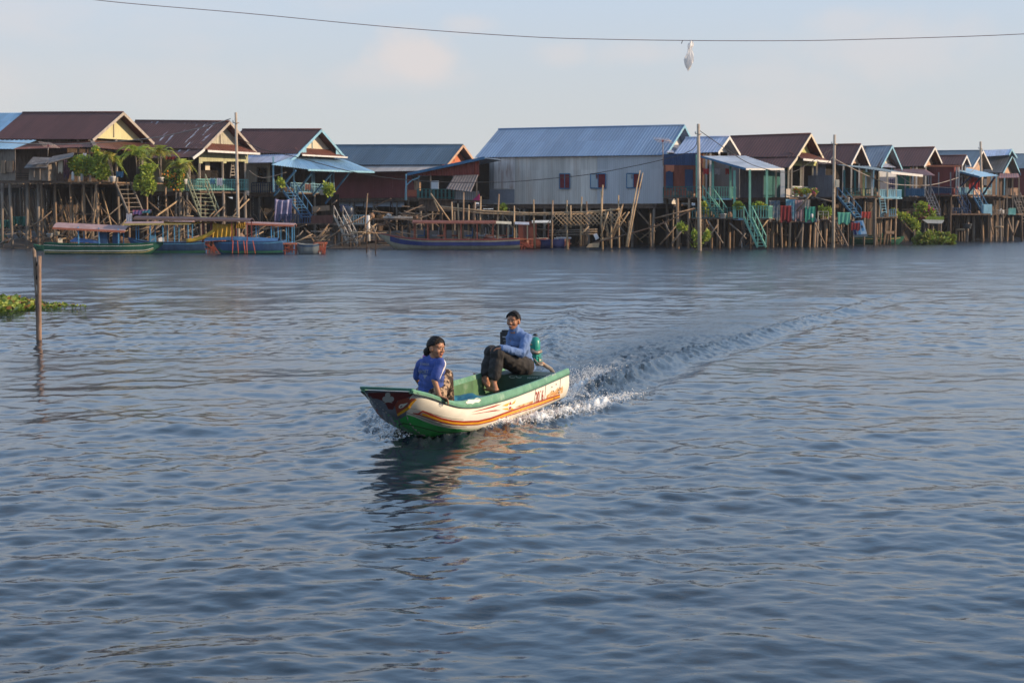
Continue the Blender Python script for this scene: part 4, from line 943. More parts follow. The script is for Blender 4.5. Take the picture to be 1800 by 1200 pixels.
# --- 2: rust streaked roof, sage veranda with turquoise railing
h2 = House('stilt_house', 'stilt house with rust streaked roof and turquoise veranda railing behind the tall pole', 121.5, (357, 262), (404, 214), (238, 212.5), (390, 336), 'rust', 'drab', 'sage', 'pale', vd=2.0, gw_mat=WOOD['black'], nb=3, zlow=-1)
P = h2.pt; W2, zf = h2.W, h2.zf
b = MB(); b.ribbed(P(-7, -1.1, h2.ze-.66), P(-.1, -1.1, h2.ze-.66), P(0, .05, h2.ze-.02), P(-7, .05, h2.ze-.02), .02); b.build('lower_roof', ROOF['rust'], h2.root)
b = MB(); b.beam(P(.05, -1.2, h2.ze-.75), P(.05, .1, h2.ze-.06), .04, .2); b.build('bargeboard', PNT['white'], h2.root)
b = MB(); b.ribbed(P(.35, .15, h2.ze-.12), P(.35, W2-.1, h2.ze-.12), P(-.75, W2-.5, h2.ze+.5), P(-.75, .5, h2.ze+.5), .02); b.build('skirt_roof', ROOF['skirt'], h2.root)
b = MB(); b.beam(P(.38, .1, h2.ze-.16), P(.38, W2, h2.ze-.16), .04, .16); b.build('fascia', PNT['white'], h2.root)
Q = rect(h2.G, 350, 265.5, 436, 284, .1); b = MB(); b.ribbed(Q[0], Q[1], Q[2], Q[3], .03, .15, .012)
for k in (0, .48, .93): c = Q[0].lerp(Q[1], k); d = Q[0].lerp(Q[1], k+.07); b.slab(c-V(0, 0, .14), d-V(0, 0, .14), d, c, .03)
b.build('valance', PNT['sage'], h2.root)
slats(h2.root, [h2.G(346, 335, .1), h2.G(436, 335, .1)], .86, PNT['turq'], gap=.20)
slats(h2.root, [P(-2.6, h2.ovf, zf), h2.G(346, 335, .1)], .86, PNT['turq'], gap=.2)
panel(h2.root, rect(h2.G, 421.5, 286, 431, 315, -.7), PNT['blood'], 'curtain'); b = MB(); p = h2.G(374, 300, -1.2); b.slab(*rect(h2.G, 361, 284, 369, 299, -.9), .02); b.build('hanging_cloth', PNT['cream'], h2.root)
stairs(h2.root, at(329, 322, 119.4), at(353, 384, 117.6), at(361, 324, 120.5)-at(329, 322, 119.4), wd('stair_sage', (.27, .29, .20), .25), 9, True, .75, w=.055)
b = MB(); b.beam(at(322, 346, 119), at(277, 378, 117), .1); b.build('brace', WOOD['bamboo'], h2.root)
for x0, y0, x1, y1 in ((318, 346, 354, 383), (438, 350, 405, 386), (352, 382, 420, 381), (300, 384, 340, 380), (395, 362, 372, 384), (428, 345, 412, 372), (330, 352, 346, 372), (258, 352, 282, 372)): h2.brace(at(x0, y0, 118.5), at(x1, y1, 117.8), .06)
for px in (310, 316.5, 329, 392.5, 431): p = at(px, 338, 118.6); c = MB(); c.tube([V(p.x+U(-.2, .2), p.y, -1), V(p.x, p.y, p.z)], U(.08, .13), 7); c.build('stilt', WOOD['grey'], h2.root)
lad = MB()
for s_ in (-1, 1): lad.beam(h2.G(409+s_*4.5, 313, -.5), h2.G(409+s_*1.2, 283, -.5), .06)
for k in range(5): lad.beam(h2.G(409-4+k*.6, 308-k*5.3, -.5), h2.G(409+4-k*.6, 308-k*5.3, -.5), .05)
lad.beam(h2.G(405, 313, -1.3), h2.G(408.5, 283, -.55), .05); lad.build('stepladder', WOOD['pale'], None, 'pale wooden stepladder standing on the turquoise railed veranda', 'stepladder')

# --- 3: brown roof, sky-blue trim and wide blue awning
h3 = House('stilt_house', 'stilt house with sky-blue gable trim and a wide blue awning on struts', 127, (524, 270), (565, 228), (426, 228), (540, 338), 'brown', 'cream', 'cream', 'sky', vd=2.4, gw_mat=WOOD['dark'])
P = h3.pt; W3, z3, zf = h3.W, h3.ze, h3.zf
b = MB(); b.ribbed(P(-6, -1.3, z3-.72), P(-.0, -1.3, z3-.72), P(0, .05, z3-.03), P(-6, .05, z3-.03), .02, .2, .04); b.build('lower_roof', ROOF['tin'], h3.root)
b = MB(); b.beam(P(.05, -1.4, z3-.8), P(.05, .1, z3-.06), .04, .2); b.build('bargeboard', PNT['sky'], h3.root)
b = MB(); b.ribbed(P(.3, .15, z3-.1), P(.3, W3-.1, z3-.1), P(-.75, W3-.5, z3+.5), P(-.75, .5, z3+.5), .02); b.build('skirt_roof', ROOF['skirt'], h3.root)
b = MB(); b.beam(P(.33, .1, z3-.12), P(.33, W3, z3-.12), .04, .12); b.build('fascia', PNT['white'], h3.root)
for q in (.6, W3-.6): b = MB(); b.prism([P(-.02, q-.5, z3+.1), P(-.02, q+.5, z3+.1), P(-.02, q+(.5 if q < 3 else -.5), z3+.75)], h3.e*-.04); b.build('gable_bracket', PNT['sky'], h3.root)
aw = empty('awning_frame', P(0, 0, 0), parent=h3.root)
T0, T1, O0_, O1 = h3.G(518, 275.5, .3), h3.G(606, 281, .3), h3.G(541.5, 297.5, 2.6), h3.G(658, 301.5, 2.4)
b = MB(); b.ribbed(O0_, O1, T1, T0, .03, .22, .035); b.ribbed(h3.G(477, 289.5, 1.2), O0_, T0, h3.G(515, 275, .3), .03, .22, .03); b.build('awning_sheet', ROOF['sky'], aw)
b = MB(); b.beam(O0_-V(0,0,.06), O1-V(0,0,.06), .06, .14); b.build('awning_edge', PNT['sky'], aw)
for (x0, y0), (x1, y1) in (((520, 299.6), (482, 344)), ((552, 298.5), (519.6, 342)), ((588, 298.5), (550, 343)), ((616, 300.7), (572, 358))): b = MB(); b.beam(h3.G(x0, y0, 2.2), h3.G(x1, y1, .1), .13); b.build('strut', PNT['blue'], aw)
slats(h3.root, [P(-5, h3.ovf-.1, zf), P(-3.2, h3.ovf-.1, zf), P(-.9, h3.ovf-.1, zf)], .8, PNT['blued'], gap=.2)
slats(h3.root, [h3.G(511, 339, .1), h3.G(584, 342, .1)], .8, PNT['sky'], gap=.22); slats(h3.root, [h3.F(481, 338, .2), h3.F(497, 338, .2)], .8, PNT['sky'], gap=.2)
door(h3, h3.F, 452, 295, 469, 322, glass, WOOD['grey']); panel(h3.root, rect(h3.G, 528, 298, 536, 322, -1.5), WOOD['plank'], 'shutter')
for px in (481, 517, 549, 581): p = h3.G(px, 338, .1); b = MB(); b.beam(V(p.x, p.y, zf), V(p.x, p.y, z3-.3), .12); b.build('veranda_post', PNT['sky'], h3.root)
stairs(h3.root, at(498, 336, 124.5), at(531, 383, 122.8), at(516, 336, 125.6)-at(498, 336, 124.5), PNT['blue'], 9, True, .85)
# lower landing
b = MB(); b.prism([at(486, 395, 121.5), at(586, 395, 120.5), at(594, 395, 126), at(486, 395, 127)], (0, 0, .12)); b.build('landing', WOOD['plank'], h3.root)
slats(h3.root, [at(491, 393.5, 121.5), at(545, 393.5, 121)], .72, PNT['blued'], gap=.2); panel(h3.root, [at(547, 393, 121), at(584, 393, 120.6), at(584, 378, 120.6), at(547, 379, 121)], wd('board_brown', (.13, .055, .045)), 'board_fence')
for px in (490, 505, 522, 540, 561, 576, 590): p = at(px, 395, 121.6+U(0, 2)); c = MB(); c.tube([V(p.x+U(-.15, .15), p.y, -1), V(p.x, p.y, p.z+.1)], U(.08, .13), 7); c.build('stilt', WOOD[rr.choice(['grey', 'dark', 'warm'])], h3.root)
for x0, y0, x1, y1 in ((520, 424, 580, 421), (535, 400, 552, 425), (560, 421, 575, 400), (500, 405, 515, 425), (549, 376, 562, 366), (583, 360, 592, 352)): h3.brace(at(x0, y0, 121.4), at(x1, y1, 121.2), .06)
panel(h3.root, [at(549, 372, 123), at(580, 370, 122.5), at(579, 361, 122.5), at(549, 363, 123)], WOOD['warm'], 'shelf_board')

# --- 4: long maroon house behind
h4 = House('stilt_house', 'long maroon boarded house with slate roof and orange gable in the second row', 134, (786, 289.5), (814, 255), (560, 256), (650, 347), 'slate', 'orange', 'maroon', 'tan', eave_l=(540, 290), na=7)
P = h4.pt
b = MB(); zl = h4.F(650, 303).z; b.ribbed(P(-h4.L, -1.1, zl), P(-.0, -1.1, zl), P(-.0, .2, h4.ze-.05), P(-h4.L, .2, h4.zel-.05), .02); b.build('skirt_roof', ROOF['tan'], h4.root)
for i in range(5): panel(h4.root, rect(h4.F, 592+i*24, 348.5, 614+i*24, 362+U(-1, 3), -.2), mat('sheet_pale', (.33, .38, .45), .6, .15, 2), 'hung_sheet')
for x in (643, 676): panel(h4.root, rect(h4.F, x, 312, x+14, 333, .05), PNT['maroon'], 'shutter')

# --- 5: open kitchen lean-to with blue edged roof
k5 = empty('lean_to_kitchen', at(780, 350, 121), 'open lean-to kitchen under a sloping blue edged roof beside the grey tin wall', 'lean-to', None)
pl5 = (at(780, 350, 120.5), V(.25, .97, 0)); K = lambda px, py, off=0: on_plane(px, py, pl5[0] - pl5[1]*off, pl5[1])
b = MB(); r0, r1 = K(716, 306.5, .4), K(852, 277.5, .4); bk = pl5[1]*5; b.ribbed(r0, r0+bk, r1+bk, r1, .03, .25); b.build('roof', ROOF['blue'], k5)
b = MB(); b.beam(r0, r1, .05, .20); b.build('roof_edge', PNT['blue'], k5)
b = MB(); b.add([K(722, 308.5), K(842, 309), K(842, 283), K(722, 307)], [(0, 1, 2, 3)]); b.ribbed(K(722, 308.5, .05), K(842, 309, .05), K(842, 283, .05), K(722, 307, .05), .02, .2, .03); b.build('gable', PNT['redw'], k5)
b = MB(); b.slab(K(735, 350, -4.5), K(860, 350, -4.5), K(860, 285, -4.5), K(722, 306, -4.5), .05); b.build('back_wall', WOOD['black'], k5)
b = MB(); b.prism([K(734, 350, .3), K(845, 355, .3), K(845, 355, -4.6), K(734, 350, -4.6)], (0, 0, .1)); b.build('floor', WOOD['plank'], k5)
b = MB(); b.slab(K(736, 371, 0), K(800, 372, 0), K(800, 351.5, 0), K(736, 350.5, 0), .05); b.build('board_skirt', WOOD['plank'], k5)
b = MB(); b.ribbed(K(784, 332, 1.6), K(828, 337.5, 1.6), K(841, 307.6, .1), K(799, 308, .1), .02, .22, .03); b.build('flap', mat('flap_tin', (.17, .15, .15), .55, .2, 3, (.12, .09, .08), metal=.2), k5)
panel(k5, rect(K, 796, 336, 842, 356, .02), tin_d, 'side_panel', .03, True)
slats(k5, [K(735, 349, .1), K(797, 350, .1)], .72, PNT['teal'], gap=.28, w=.12)
for px, y1 in ((714, 306), (736, 303), (757, 298), (797, 308), (838, 308)): b = MB(); b.beam(K(px, 352), K(px, y1), .10); b.build('post', PNT['sky'] if px < 720 else WOOD['grey'], k5)
b = MB(); b.tube([K(712, 352, .1), K(714, 326, .1), K(724, 317, .1), K(735, 313, .1), K(738, 309, .1)], .05, 8); b.build('drain_pipe', PNT['sky'], k5)
panel(k5, rect(K, 728, 318, 737, 335, -1.5), WOOD['warm'], 'cupboard', .4); panel(k5, rect(K, 716, 334, 734, 345, -.4), mat('crate_red', (.35, .07, .03), .6, .5, 20, (.1, .05, .03)), 'shelf')
for px in (718, 748, 775, 805, 832):
    for o_ in (0, -4): p = K(px, 352, o_); c = MB(); c.tube([V(p.x+U(-.1, .1), p.y, -1), V(p.x, p.y, p.z)], U(.08, .11), 7); c.build('stilt', WOOD['dark'], k5)
tag(panel(None, rect(K, 758, 318, 771, 333.5, .05), mat('white_cloth', (.55, .56, .58), .8, .1), 'hung_towel'), 'white towel hanging over the rail of the lean-to kitchen', 'towel')
b = MB(); b.prism([K(827, 355, .25), K(842.5, 355, .25), K(842.5, 341, .25)], pl5[1]*.05); b.build('pink_cloth', mat('cloth_pink', (.50, .03, .15), .8, .15), None, 'bright pink cloth draped at the corner below the tin wall', 'cloth')

# --- 6: the big grey tin house with blue roof
h6 = House('tin_house', 'long grey corrugated tin house with a blue roof and three shuttered windows', 119, (1170, 272.5), (1203, 220.6), (876, 227.8), (1000, 358), 'blue', 'white', tin, 'sky', eave_l=(840, 277), ovf=.3, ovg=.9, na=9, th=24)
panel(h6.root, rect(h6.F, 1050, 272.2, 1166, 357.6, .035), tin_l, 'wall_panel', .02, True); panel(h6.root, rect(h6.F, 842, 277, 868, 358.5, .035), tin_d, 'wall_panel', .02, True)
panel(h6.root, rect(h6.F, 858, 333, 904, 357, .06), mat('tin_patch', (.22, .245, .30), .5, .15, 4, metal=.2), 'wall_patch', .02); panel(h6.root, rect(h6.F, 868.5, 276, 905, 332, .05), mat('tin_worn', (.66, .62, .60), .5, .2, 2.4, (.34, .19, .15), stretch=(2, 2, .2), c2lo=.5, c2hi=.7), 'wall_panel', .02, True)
shr = wd('shutter_red', (.16, .020, .026), .2); shw = wd('shutter_pale', (.36, .42, .45), .1)
for x0, y0, x1, y1, sp in ((983.5, 305.5, 1001.5, 331.5, (shr, shr)), (1038, 305.5, 1064.5, 331, (shw, shr)), (1101.5, 305, 1125, 330.5, (shw, shr))):
    o = window(h6, h6.F, x0, y0, x1, y1, PNT['blue'], None, .08, sp)
    if sp[0] is shw: panel(o, rect(h6.F, (x0+x1)/2-4, y0+1.5, (x0+x1)/2+1, y0+9, .13), PNT['blood'], 'curtain', .01)
b = MB(); b.ribbed(h6.G(1171, 268, 1.2), h6.G(1236, 270, 1.2), h6.G(1222, 254, .0), h6.G(1182, 255.5, .0), .02, .2, .04); b.build('skirt_roof', ROOF['tin'], h6.root)
# --- 7: its porch house, mint green railings and awning
h7 = House('stilt_house', 'small blue roofed porch house with mint green railings and two flights of stairs', 118, (1262, 267.5), (1282, 240.5), (1205, 243), (1260, 348), 'tin', 'white', 'redbrick', 'white', vd=.6, gw_mat=WOOD['dark'], na=3, eave_l=(1232, 269.5), nb=3)
P = h7.pt; zf = h7.zf
panel(h7.root, [at(1166, 290, 116.6), at(1225, 291, 115.6), at(1225, 269.5, 115.6), at(1166, 271, 116.6)], PNT['blued'], 'fascia_panel', .04, True)
b = MB(); b.slab(at(1167, 348, 118.4), at(1232, 348, 117.2), at(1232, 272, 117.2), at(1167, 273, 118.4), .05); b.build('wall', PNT['redbrick'], h7.root)
b = MB(); b.slab(at(1170.5, 331, 118.2), at(1183, 331, 118), at(1183, 301, 118), at(1170.5, 301, 118.2), .03); b.slab(at(1204, 340, 117.6), at(1218, 340, 117.4), at(1218, 298, 117.4), at(1204, 298, 117.6), .03); b.build('door', PNT['blued'], h7.root)
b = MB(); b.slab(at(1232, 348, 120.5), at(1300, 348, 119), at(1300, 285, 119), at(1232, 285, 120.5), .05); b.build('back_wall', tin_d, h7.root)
b = MB(); b.prism([at(1166, 349, 115.2), at(1287, 350, 114.2), at(1296, 350, 119.5), at(1166, 349, 121)], (0, 0, .1)); b.build('upper_deck', WOOD['plank'], h7.root)
b = MB(); b.beam(at(1246, 349.5, 114.4), at(1286, 350, 114.1), .06, .12); b.beam(at(1289, 385, 112.6), at(1307, 385.5, 112.4), .06, .1); b.beam(at(1319, 385, 112.4), at(1351, 385, 112.2), .06, .1); b.build('deck_edge', PNT['sky'], h7.root)
slats(h7.root, [at(1166, 347.5, 115.4), at(1223, 347.5, 115)], .78, PNT['teal'], gap=.2); slats(h7.root, [at(1246, 348.5, 114.5), at(1286, 349, 114.2), at(1293, 349, 118)], .80, PNT['mint'], gap=.17)
a0, a1, a2, a3 = at(1233, 273, 117.5), at(1312, 275, 119.8), at(1377, 296, 116.4), at(1286, 289, 113.6)
b = MB(); b.ribbed(at(1231, 274.5, 114.8), at(1311, 297, 112.2), at(1378, 297, 115.4), at(1310, 274, 119.0), .03, .25, .03); b.build('awning', rf('awning_blue', (.20, .26, .36), (.26, .31, .38)), h7.root)
b = MB(); b.beam(at(1231, 275, 114.7), at(1311, 297.5, 112.1), .05, .14); b.build('awning_edge', PNT['blue'], h7.root); b = MB(); b.beam(at(1311, 297.5, 112.1), at(1378, 297.5, 115.3), .05, .14); b.build('awning_edge', PNT['white'], h7.root)
for px, y0, y1, Y in ((1225, 272, 348, 115), (1253, 280, 348, 114.6), (1284, 289, 349, 114), (1291, 300, 384, 112.6), (1318, 298, 384, 112.4), (1348, 298, 384, 112.8)): b = MB(); b.beam(at(px, y1, Y), at(px, y0, Y), .15); b.build('veranda_post', PNT['mint'], h7.root)
b = MB(); b.prism([at(1215, 385.5, 113.2), at(1352, 386, 112), at(1362, 386, 117), at(1215, 385.5, 119)], (0, 0, .1)); b.build('lower_deck', WOOD['plank'], h7.root)
slats(h7.root, [at(1217, 385, 113.3), at(1288, 385, 112.8)], .80, PNT['teal'], gap=.2); slats(h7.root, [at(1289, 385, 112.6), at(1307, 385.5, 112.4)], .88, PNT['mint'], gap=.16); slats(h7.root, [at(1319, 385, 112.4), at(1351, 385, 112.2), at(1357, 385, 114.5)], .90, PNT['mint'], gap=.16)
stairs(h7.root, at(1235, 345, 114.6), at(1262, 384, 113.4), at(1251, 346, 114.3)-at(1235, 345, 114.6), PNT['mint'], 8, True, .75)
stairs(h7.root, at(1308, 383, 112.3), at(1332, 434.5, 110.8), at(1322, 383, 112.1)-at(1308, 383, 112.3), PNT['mint'], 9, True, .80)
for px in (1172, 1190, 1211, 1224, 1252, 1266, 1282, 1290, 1318, 1347): p = at(px, 386, 113.2+U(0, 3)); c = MB(); c.tube([V(p.x+U(-.12, .12), p.y, -1), V(p.x, p.y, p.z + (1.5 if px < 1215 else 0))], U(.085, .13), 7); c.build('stilt', WOOD[rr.choice(['grey', 'dark', 'warm'])], h7.root)
for x0, y0, x1, y1 in ((1244, 388, 1271, 428), (1282, 392, 1312, 420), (1349, 387, 1336, 405), (1240, 430, 1262, 394), (1169, 390, 1178, 410), (1160, 430, 1190, 395), (1205, 398, 1180, 430), (1320, 432, 1328, 424), (1150, 384, 1222, 366), (1300, 432, 1310, 410)): h7.brace(at(x0, y0, 112.6), at(x1, y1, 112.4), .06)

# --- 8: brown roof, green and yellow front
h8 = House('stilt_house', 'stilt house with large brown roof, yellow-green gable and white post veranda', 122.5, (1400, 276), (1425.5, 235.7), (1284, 240.5), (1410, 347), 'brown', 'lime', 'slate', 'cream', vd=2.0, gw_mat=PNT['teal'], eave_l=(1270, 276))
P = h8.pt; W8, z8, zf = h8.W, h8.ze, h8.zf
b = MB(); b.ribbed(P(-6, -1.6, z8-.85), P(-.0, -1.6, z8-.85), P(0, .05, z8-.03), P(-6, .05, z8-.03), .02); b.build('lower_roof', ROOF['brown'], h8.root)
b = MB(); b.beam(P(.05, -1.7, z8-.95), P(.05, .1, z8-.06), .04, .22); b.build('bargeboard', PNT['cream'], h8.root)
b = MB(); b.ribbed(P(.5, .1, z8-.14), P(.5, W8, z8-.14), P(-.75, W8-.5, z8+.45), P(-.75, .5, z8+.45), .02); b.build('skirt_roof', ROOF['skirt'], h8.root); b = MB(); b.beam(P(.53, .05, z8-.2), P(.53, W8+.05, z8-.2), .05, .16); b.build('fascia', PNT['white'], h8.root)
Q = rect(h8.G, 1383, 281, 1436, 291.5, .1); panel(h8.root, Q, PNT['lime'], 'valance', .04)
b = MB(); b.beam(at(1375.5, 347, 120.4), at(1375.5, 297, 120.4), .32, .2); b.build('corner_post', PNT['white'], h8.root)
slats(h8.root, [h8.G(1391, 346.5, .1), h8.G(1436, 347, .1)], .82, PNT['white'], gap=.2); panel(h8.root, rect(h8.G, 1382, 332, 1391, 347, .1), WOOD['pale'], 'board', .03)
for px in (1391, 1411, 1435): p = h8.G(px, 346, .15); b = MB(); b.beam(V(p.x, p.y, zf), V(p.x, p.y, z8-.3), .13); b.build('veranda_post', WOOD['pale'], h8.root)
b = MB(); b.prism([at(1352, 391, 117.8), at(1438, 391, 118.6), at(1445, 391, 126), at(1352, 391, 126)], (0, 0, .12)); b.build('lower_deck', WOOD['plank'], h8.root)
for px, Y in ((1358, 119), (1373, 118), (1389, 118), (1411, 118.5), (1424, 120), (1433, 118.6), (1437, 119), (1398, 123), (1380, 124)): p = at(px, 391, Y); c = MB(); c.tube([V(p.x+U(-.12, .12), p.y, -1), V(p.x, p.y, p.z)], U(.08, .13), 7); c.build('stilt', WOOD[rr.choice(['warm', 'warm', 'grey'])], h8.root)
for x0, y0, x1, y1 in ((1395, 431, 1412, 396), (1432, 392, 1450, 430), (1426, 340, 1400, 371), (1436, 348, 1462, 354)): h8.brace(at(x0, y0, 118), at(x1, y1, 117.8), .06)

# --- 9 to 15: the row runs on to the right
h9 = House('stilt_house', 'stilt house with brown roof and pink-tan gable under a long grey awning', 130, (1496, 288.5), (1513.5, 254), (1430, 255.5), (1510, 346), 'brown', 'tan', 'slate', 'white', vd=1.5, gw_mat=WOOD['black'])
P = h9.pt
b = MB(); b.ribbed(at(1471, 289.5, 127), at(1568, 303, 123.5), at(1622, 308.5, 127), at(1530, 293.5, 131.5), .03, .25); b.build('awning', ROOF['slate'], h9.root); b = MB(); b.beam(at(1566, 303.5, 123.4), at(1622, 309, 126.9), .05, .18); b.build('awning_edge', PNT['white'], h9.root)
panel(h9.root, [at(1420, 346, 126.8), at(1464, 346, 125.8), at(1464, 308, 125.8), at(1420, 309, 126.8)], PNT['slate'], 'wall_panel', .04, True)
slats(h9.root, [at(1485, 345.5, 125.6), at(1540, 345.5, 126.4)], .62, PNT['teal'], gap=.22)
for px, m in ((1484, 'teal'), (1503, 'teal'), (1518, 'lime'), (1533, 'white')): b = MB(); b.beam(at(px, 346, 126), at(px, 299, 126), .14); b.build('veranda_post', PNT[m], h9.root)
b = MB(); b.beam(at(1518, 304, 126), at(1531, 306, 126.2), .1, .2); b.build('door_lintel', PNT['lime'], h9.root); panel(h9.root, [at(1523, 340, 128), at(1531, 340, 128), at(1531, 308, 128), at(1523, 308, 128)], PNT['cream'], 'door')
b = MB(); b.prism([at(1466, 347, 125), at(1545, 347, 125.6), at(1550, 347, 133), at(1466, 347, 131)], (0, 0, .12)); b.build('deck', WOOD['plank'], h9.root)
stairs(h9.root, at(1472, 345, 125), at(1504, 383, 123.4), at(1482, 345, 125.9)-at(1472, 345, 125), PNT['blue'], 8, True, .7)
b = MB(); b.prism([at(1436, 389, 121.5), at(1498, 389, 121), at(1500, 389, 126), at(1436, 389, 126)], (0, 0, .12)); b.build('landing', WOOD['plank'], h9.root); slats(h9.root, [at(1438, 389, 121.5), at(1456, 389, 121.4)], .75, PNT['cream'], gap=.4)
stairs(h9.root, at(1458, 388, 121.0), at(1480, 433, 119.8), at(1468, 388, 120.6)-at(1458, 388, 121.0), wd('stair_worn', (.23, .17, .13), .3, (.10, .16, .25)), 8, False)
for px, Y in ((1442, 122), (1465, 122), (1478, 124), (1490, 122), (1453, 121.6), (1500, 125), (1520, 127), (1538, 126)): p = at(px, 389 if px < 1495 else 348, Y); c = MB(); c.tube([V(p.x+U(-.12, .12), p.y, -1), V(p.x, p.y, p.z)], U(.08, .12), 7); c.build('stilt', WOOD[rr.choice(['warm', 'grey', 'dark'])], h9.root)
h10 = House('stilt_house', 'narrow house with patchy grey and rust roof and pale blue balcony', 136, (1548.5, 293.5), (1568, 256.4), (1512, 258.5), (1560, 348), 'mixed', 'cream', 'drab', 'sky', vd=1.2, gw_mat=WOOD['dark'])
b = MB(); b.ribbed(h10.G(1550, 293.5, .5), h10.G(1585, 295, .5), h10.G(1583, 287, -.1), h10.G(1554, 286, -.1), .02); b.build('skirt_roof', ROOF['tin'], h10.root)
panel(h10.root, [at(1545, 311, 131), at(1575, 311, 131.6), at(1575, 301, 131.6), at(1545, 301, 131)], PNT['white'], 'valance'); panel(h10.root, [at(1547, 333, 134), at(1578, 333, 134.6), at(1578, 311, 134.6), at(1547, 311, 134)], PNT['slate'], 'inner_wall')
slats(h10.root, [at(1543, 348, 131), at(1577, 348.5, 131.7), at(1584, 348.5, 135)], .68, PNT['sky'], gap=.18, solid=True); b = MB(); b.prism([at(1542, 349, 130.8), at(1578, 349.5, 131.5), at(1586, 349.5, 137), at(1542, 349, 137)], (0, 0, .12)); b.build('deck', PNT['sky'], h10.root)
for px, Y in ((1545, 131), (1560, 131.3), (1575, 131.7)): b = MB(); b.beam(at(px, 348, Y), at(px, 303, Y), .1); b.build('veranda_post', PNT['cream'], h10.root); p = at(px, 349, Y); c = MB(); c.tube([V(p.x, p.y, -1), p], .1, 7); c.build('stilt', WOOD['grey'], h10.root)
stairs(h10.root, at(1546, 350, 130.8), at(1550, 384, 129.6), at(1555, 350, 131)-at(1546, 350, 130.8), PNT['sky'], 7, False); slats(h10.root, [at(1563, 381.5, 129), at(1574, 381, 129)], .6, PNT['sky'], gap=.15); b = MB(); b.prism([at(1540, 384, 128.8), at(1576, 383, 128.8), at(1578, 383, 133), at(1540, 384, 133)], (0, 0, .1)); b.build('landing', WOOD['warm'], h10.root)
for px in (1541, 1549, 1557, 1566, 1574): p = at(px, 384, 129.2); c = MB(); c.tube([V(p.x+U(-.3, .3), p.y, -1), p], U(.06, .1), 6); c.build('stilt', WOOD['warm'], h10.root)
h11 = House('stilt_house', 'stilt house with plain brown roof, dark green wall and bright blue balcony', 144, (1624, 292), (1643, 259.3), (1566, 261), (1600, 346), 'brown', 'tan', 'green', 'white', vd=.6, gw_mat=WOOD['dark'])
slats(h11.root, [at(1591, 345.5, 139), at(1624, 345.5, 138.4)], .70, PNT['blue'], gap=.15, solid=True)
b = MB(); b.ribbed(at(1576, 308, 139), at(1644, 308.5, 136.5), at(1628, 298, 142), at(1570, 297, 144), .03, .25); b.build('awning', ROOF['red'], h11.root)
for px in (1591, 1602, 1624, 1636): b = MB(); b.beam(at(px, 346, 139), at(px, 309, 139), .12); b.build('veranda_post', PNT['slate'], h11.root)
h13 = House('stilt_house', 'low brown roofed house with small tan gable and dark blue balcony', 148, (1691, 289.5), (1699, 273.7), (1634, 274.8), (1680, 346), 'brown', 'tan', 'maroon', 'white', vd=.4, eave_l=(1628.5, 290), na=4, ovg=.4)
b = MB(); b.beam(at(1630, 292, 146), at(1690, 292, 145.4), .05, .15); b.build('fascia', PNT['orange'], h13.root)
slats(h13.root, [at(1632, 341, 144), at(1672, 341, 143)], .62, PNT['blued'], gap=.18, solid=True); b = MB(); b.prism([at(1628, 345, 143.6), at(1674, 345, 142.6), at(1690, 345, 150), at(1630, 345, 150)], (0, 0, .12)); b.build('deck', WOOD['plank'], h13.root)
for px in (1632, 1650, 1671): p = at(px, 344, 143.4); b = MB(); b.beam(p, at(px, 303, 143.4), .1); b.build('veranda_post', PNT['slate'], h13.root); c = MB(); c.tube([V(p.x, p.y, -1), p], .12, 7); c.build('stilt', WOOD['dark'], h13.root)
stairs(h13.root, at(1627, 345, 142), at(1643, 383, 140.5), at(1637, 345, 142.6)-at(1627, 345, 142), PNT['slate'], 8, True, .7)
h12 = House('stilt_house', 'tall house with slate-blue roof and pinkish gable behind the last pole', 164, (1710, 294), (1728, 265), (1645, 266), (1715, 345), 'slate', 'tan', 'drab', 'white', gw_mat=PNT['tan'])
a = MB(); a.ribbed(at(1671, 297.5, 150), at(1722, 311, 146), at(1755, 308.5, 148.5), at(1690, 293, 157), .03, .3); a.build('awning', ROOF['sky'], h12.root); b = MB(); b.beam(at(1670, 298, 150), at(1722, 311.5, 146), .05, .16); b.build('awning_edge', PNT['blue'], h12.root)
for (x0, y0), (x1, y1) in (((1711, 307), (1684, 332)), ((1724, 311), (1700, 342)), ((1749, 311), (1728, 342))): b = MB(); b.beam(at(x0, y0, 147.4), at(x1, y1, 149.4), .13); b.build('strut', PNT['blued'], h12.root)
slats(h12.root, [at(1686, 343, 149), at(1711, 343, 149.6)], .7, PNT['sky'], gap=.18, solid=True); slats(h12.root, [at(1728, 343.5, 150), at(1743, 343.5, 150.6)], .7, PNT['sky'], gap=.18, solid=True)
b = MB(); b.prism([at(1682, 345, 148.8), at(1745, 345, 149.8), at(1752, 345, 166), at(1682, 345, 166)], (0, 0, .14)); b.build('deck', WOOD['plank'], h12.root)
panel(h12.root, [at(1676, 333, 149.5), at(1680, 333, 149.5), at(1680, 307, 149.5), at(1676, 307, 149.5)], PNT['sky'], 'door'); panel(h12.root, [at(1686, 330, 152), at(1725, 330, 153), at(1725, 303, 153), at(1686, 303, 152)], WOOD['black'], 'inner_wall')
stairs(h12.root, at(1681, 345, 147.5), at(1697, 376, 146), at(1690, 345, 148)-at(1681, 345, 147.5), PNT['blued'], 8, True, .8); stairs(h12.root, at(1711, 345, 147.5), at(1728, 376, 146), at(1719, 345, 148)-at(1711, 345, 147.5), PNT['blue'], 8, True, .8)
b = MB(); b.prism([at(1672, 378, 145), at(1790, 378, 147), at(1800, 378, 160), at(1672, 378, 160)], (0, 0, .14)); b.build('lower_deck', WOOD['plank'], h12.root)
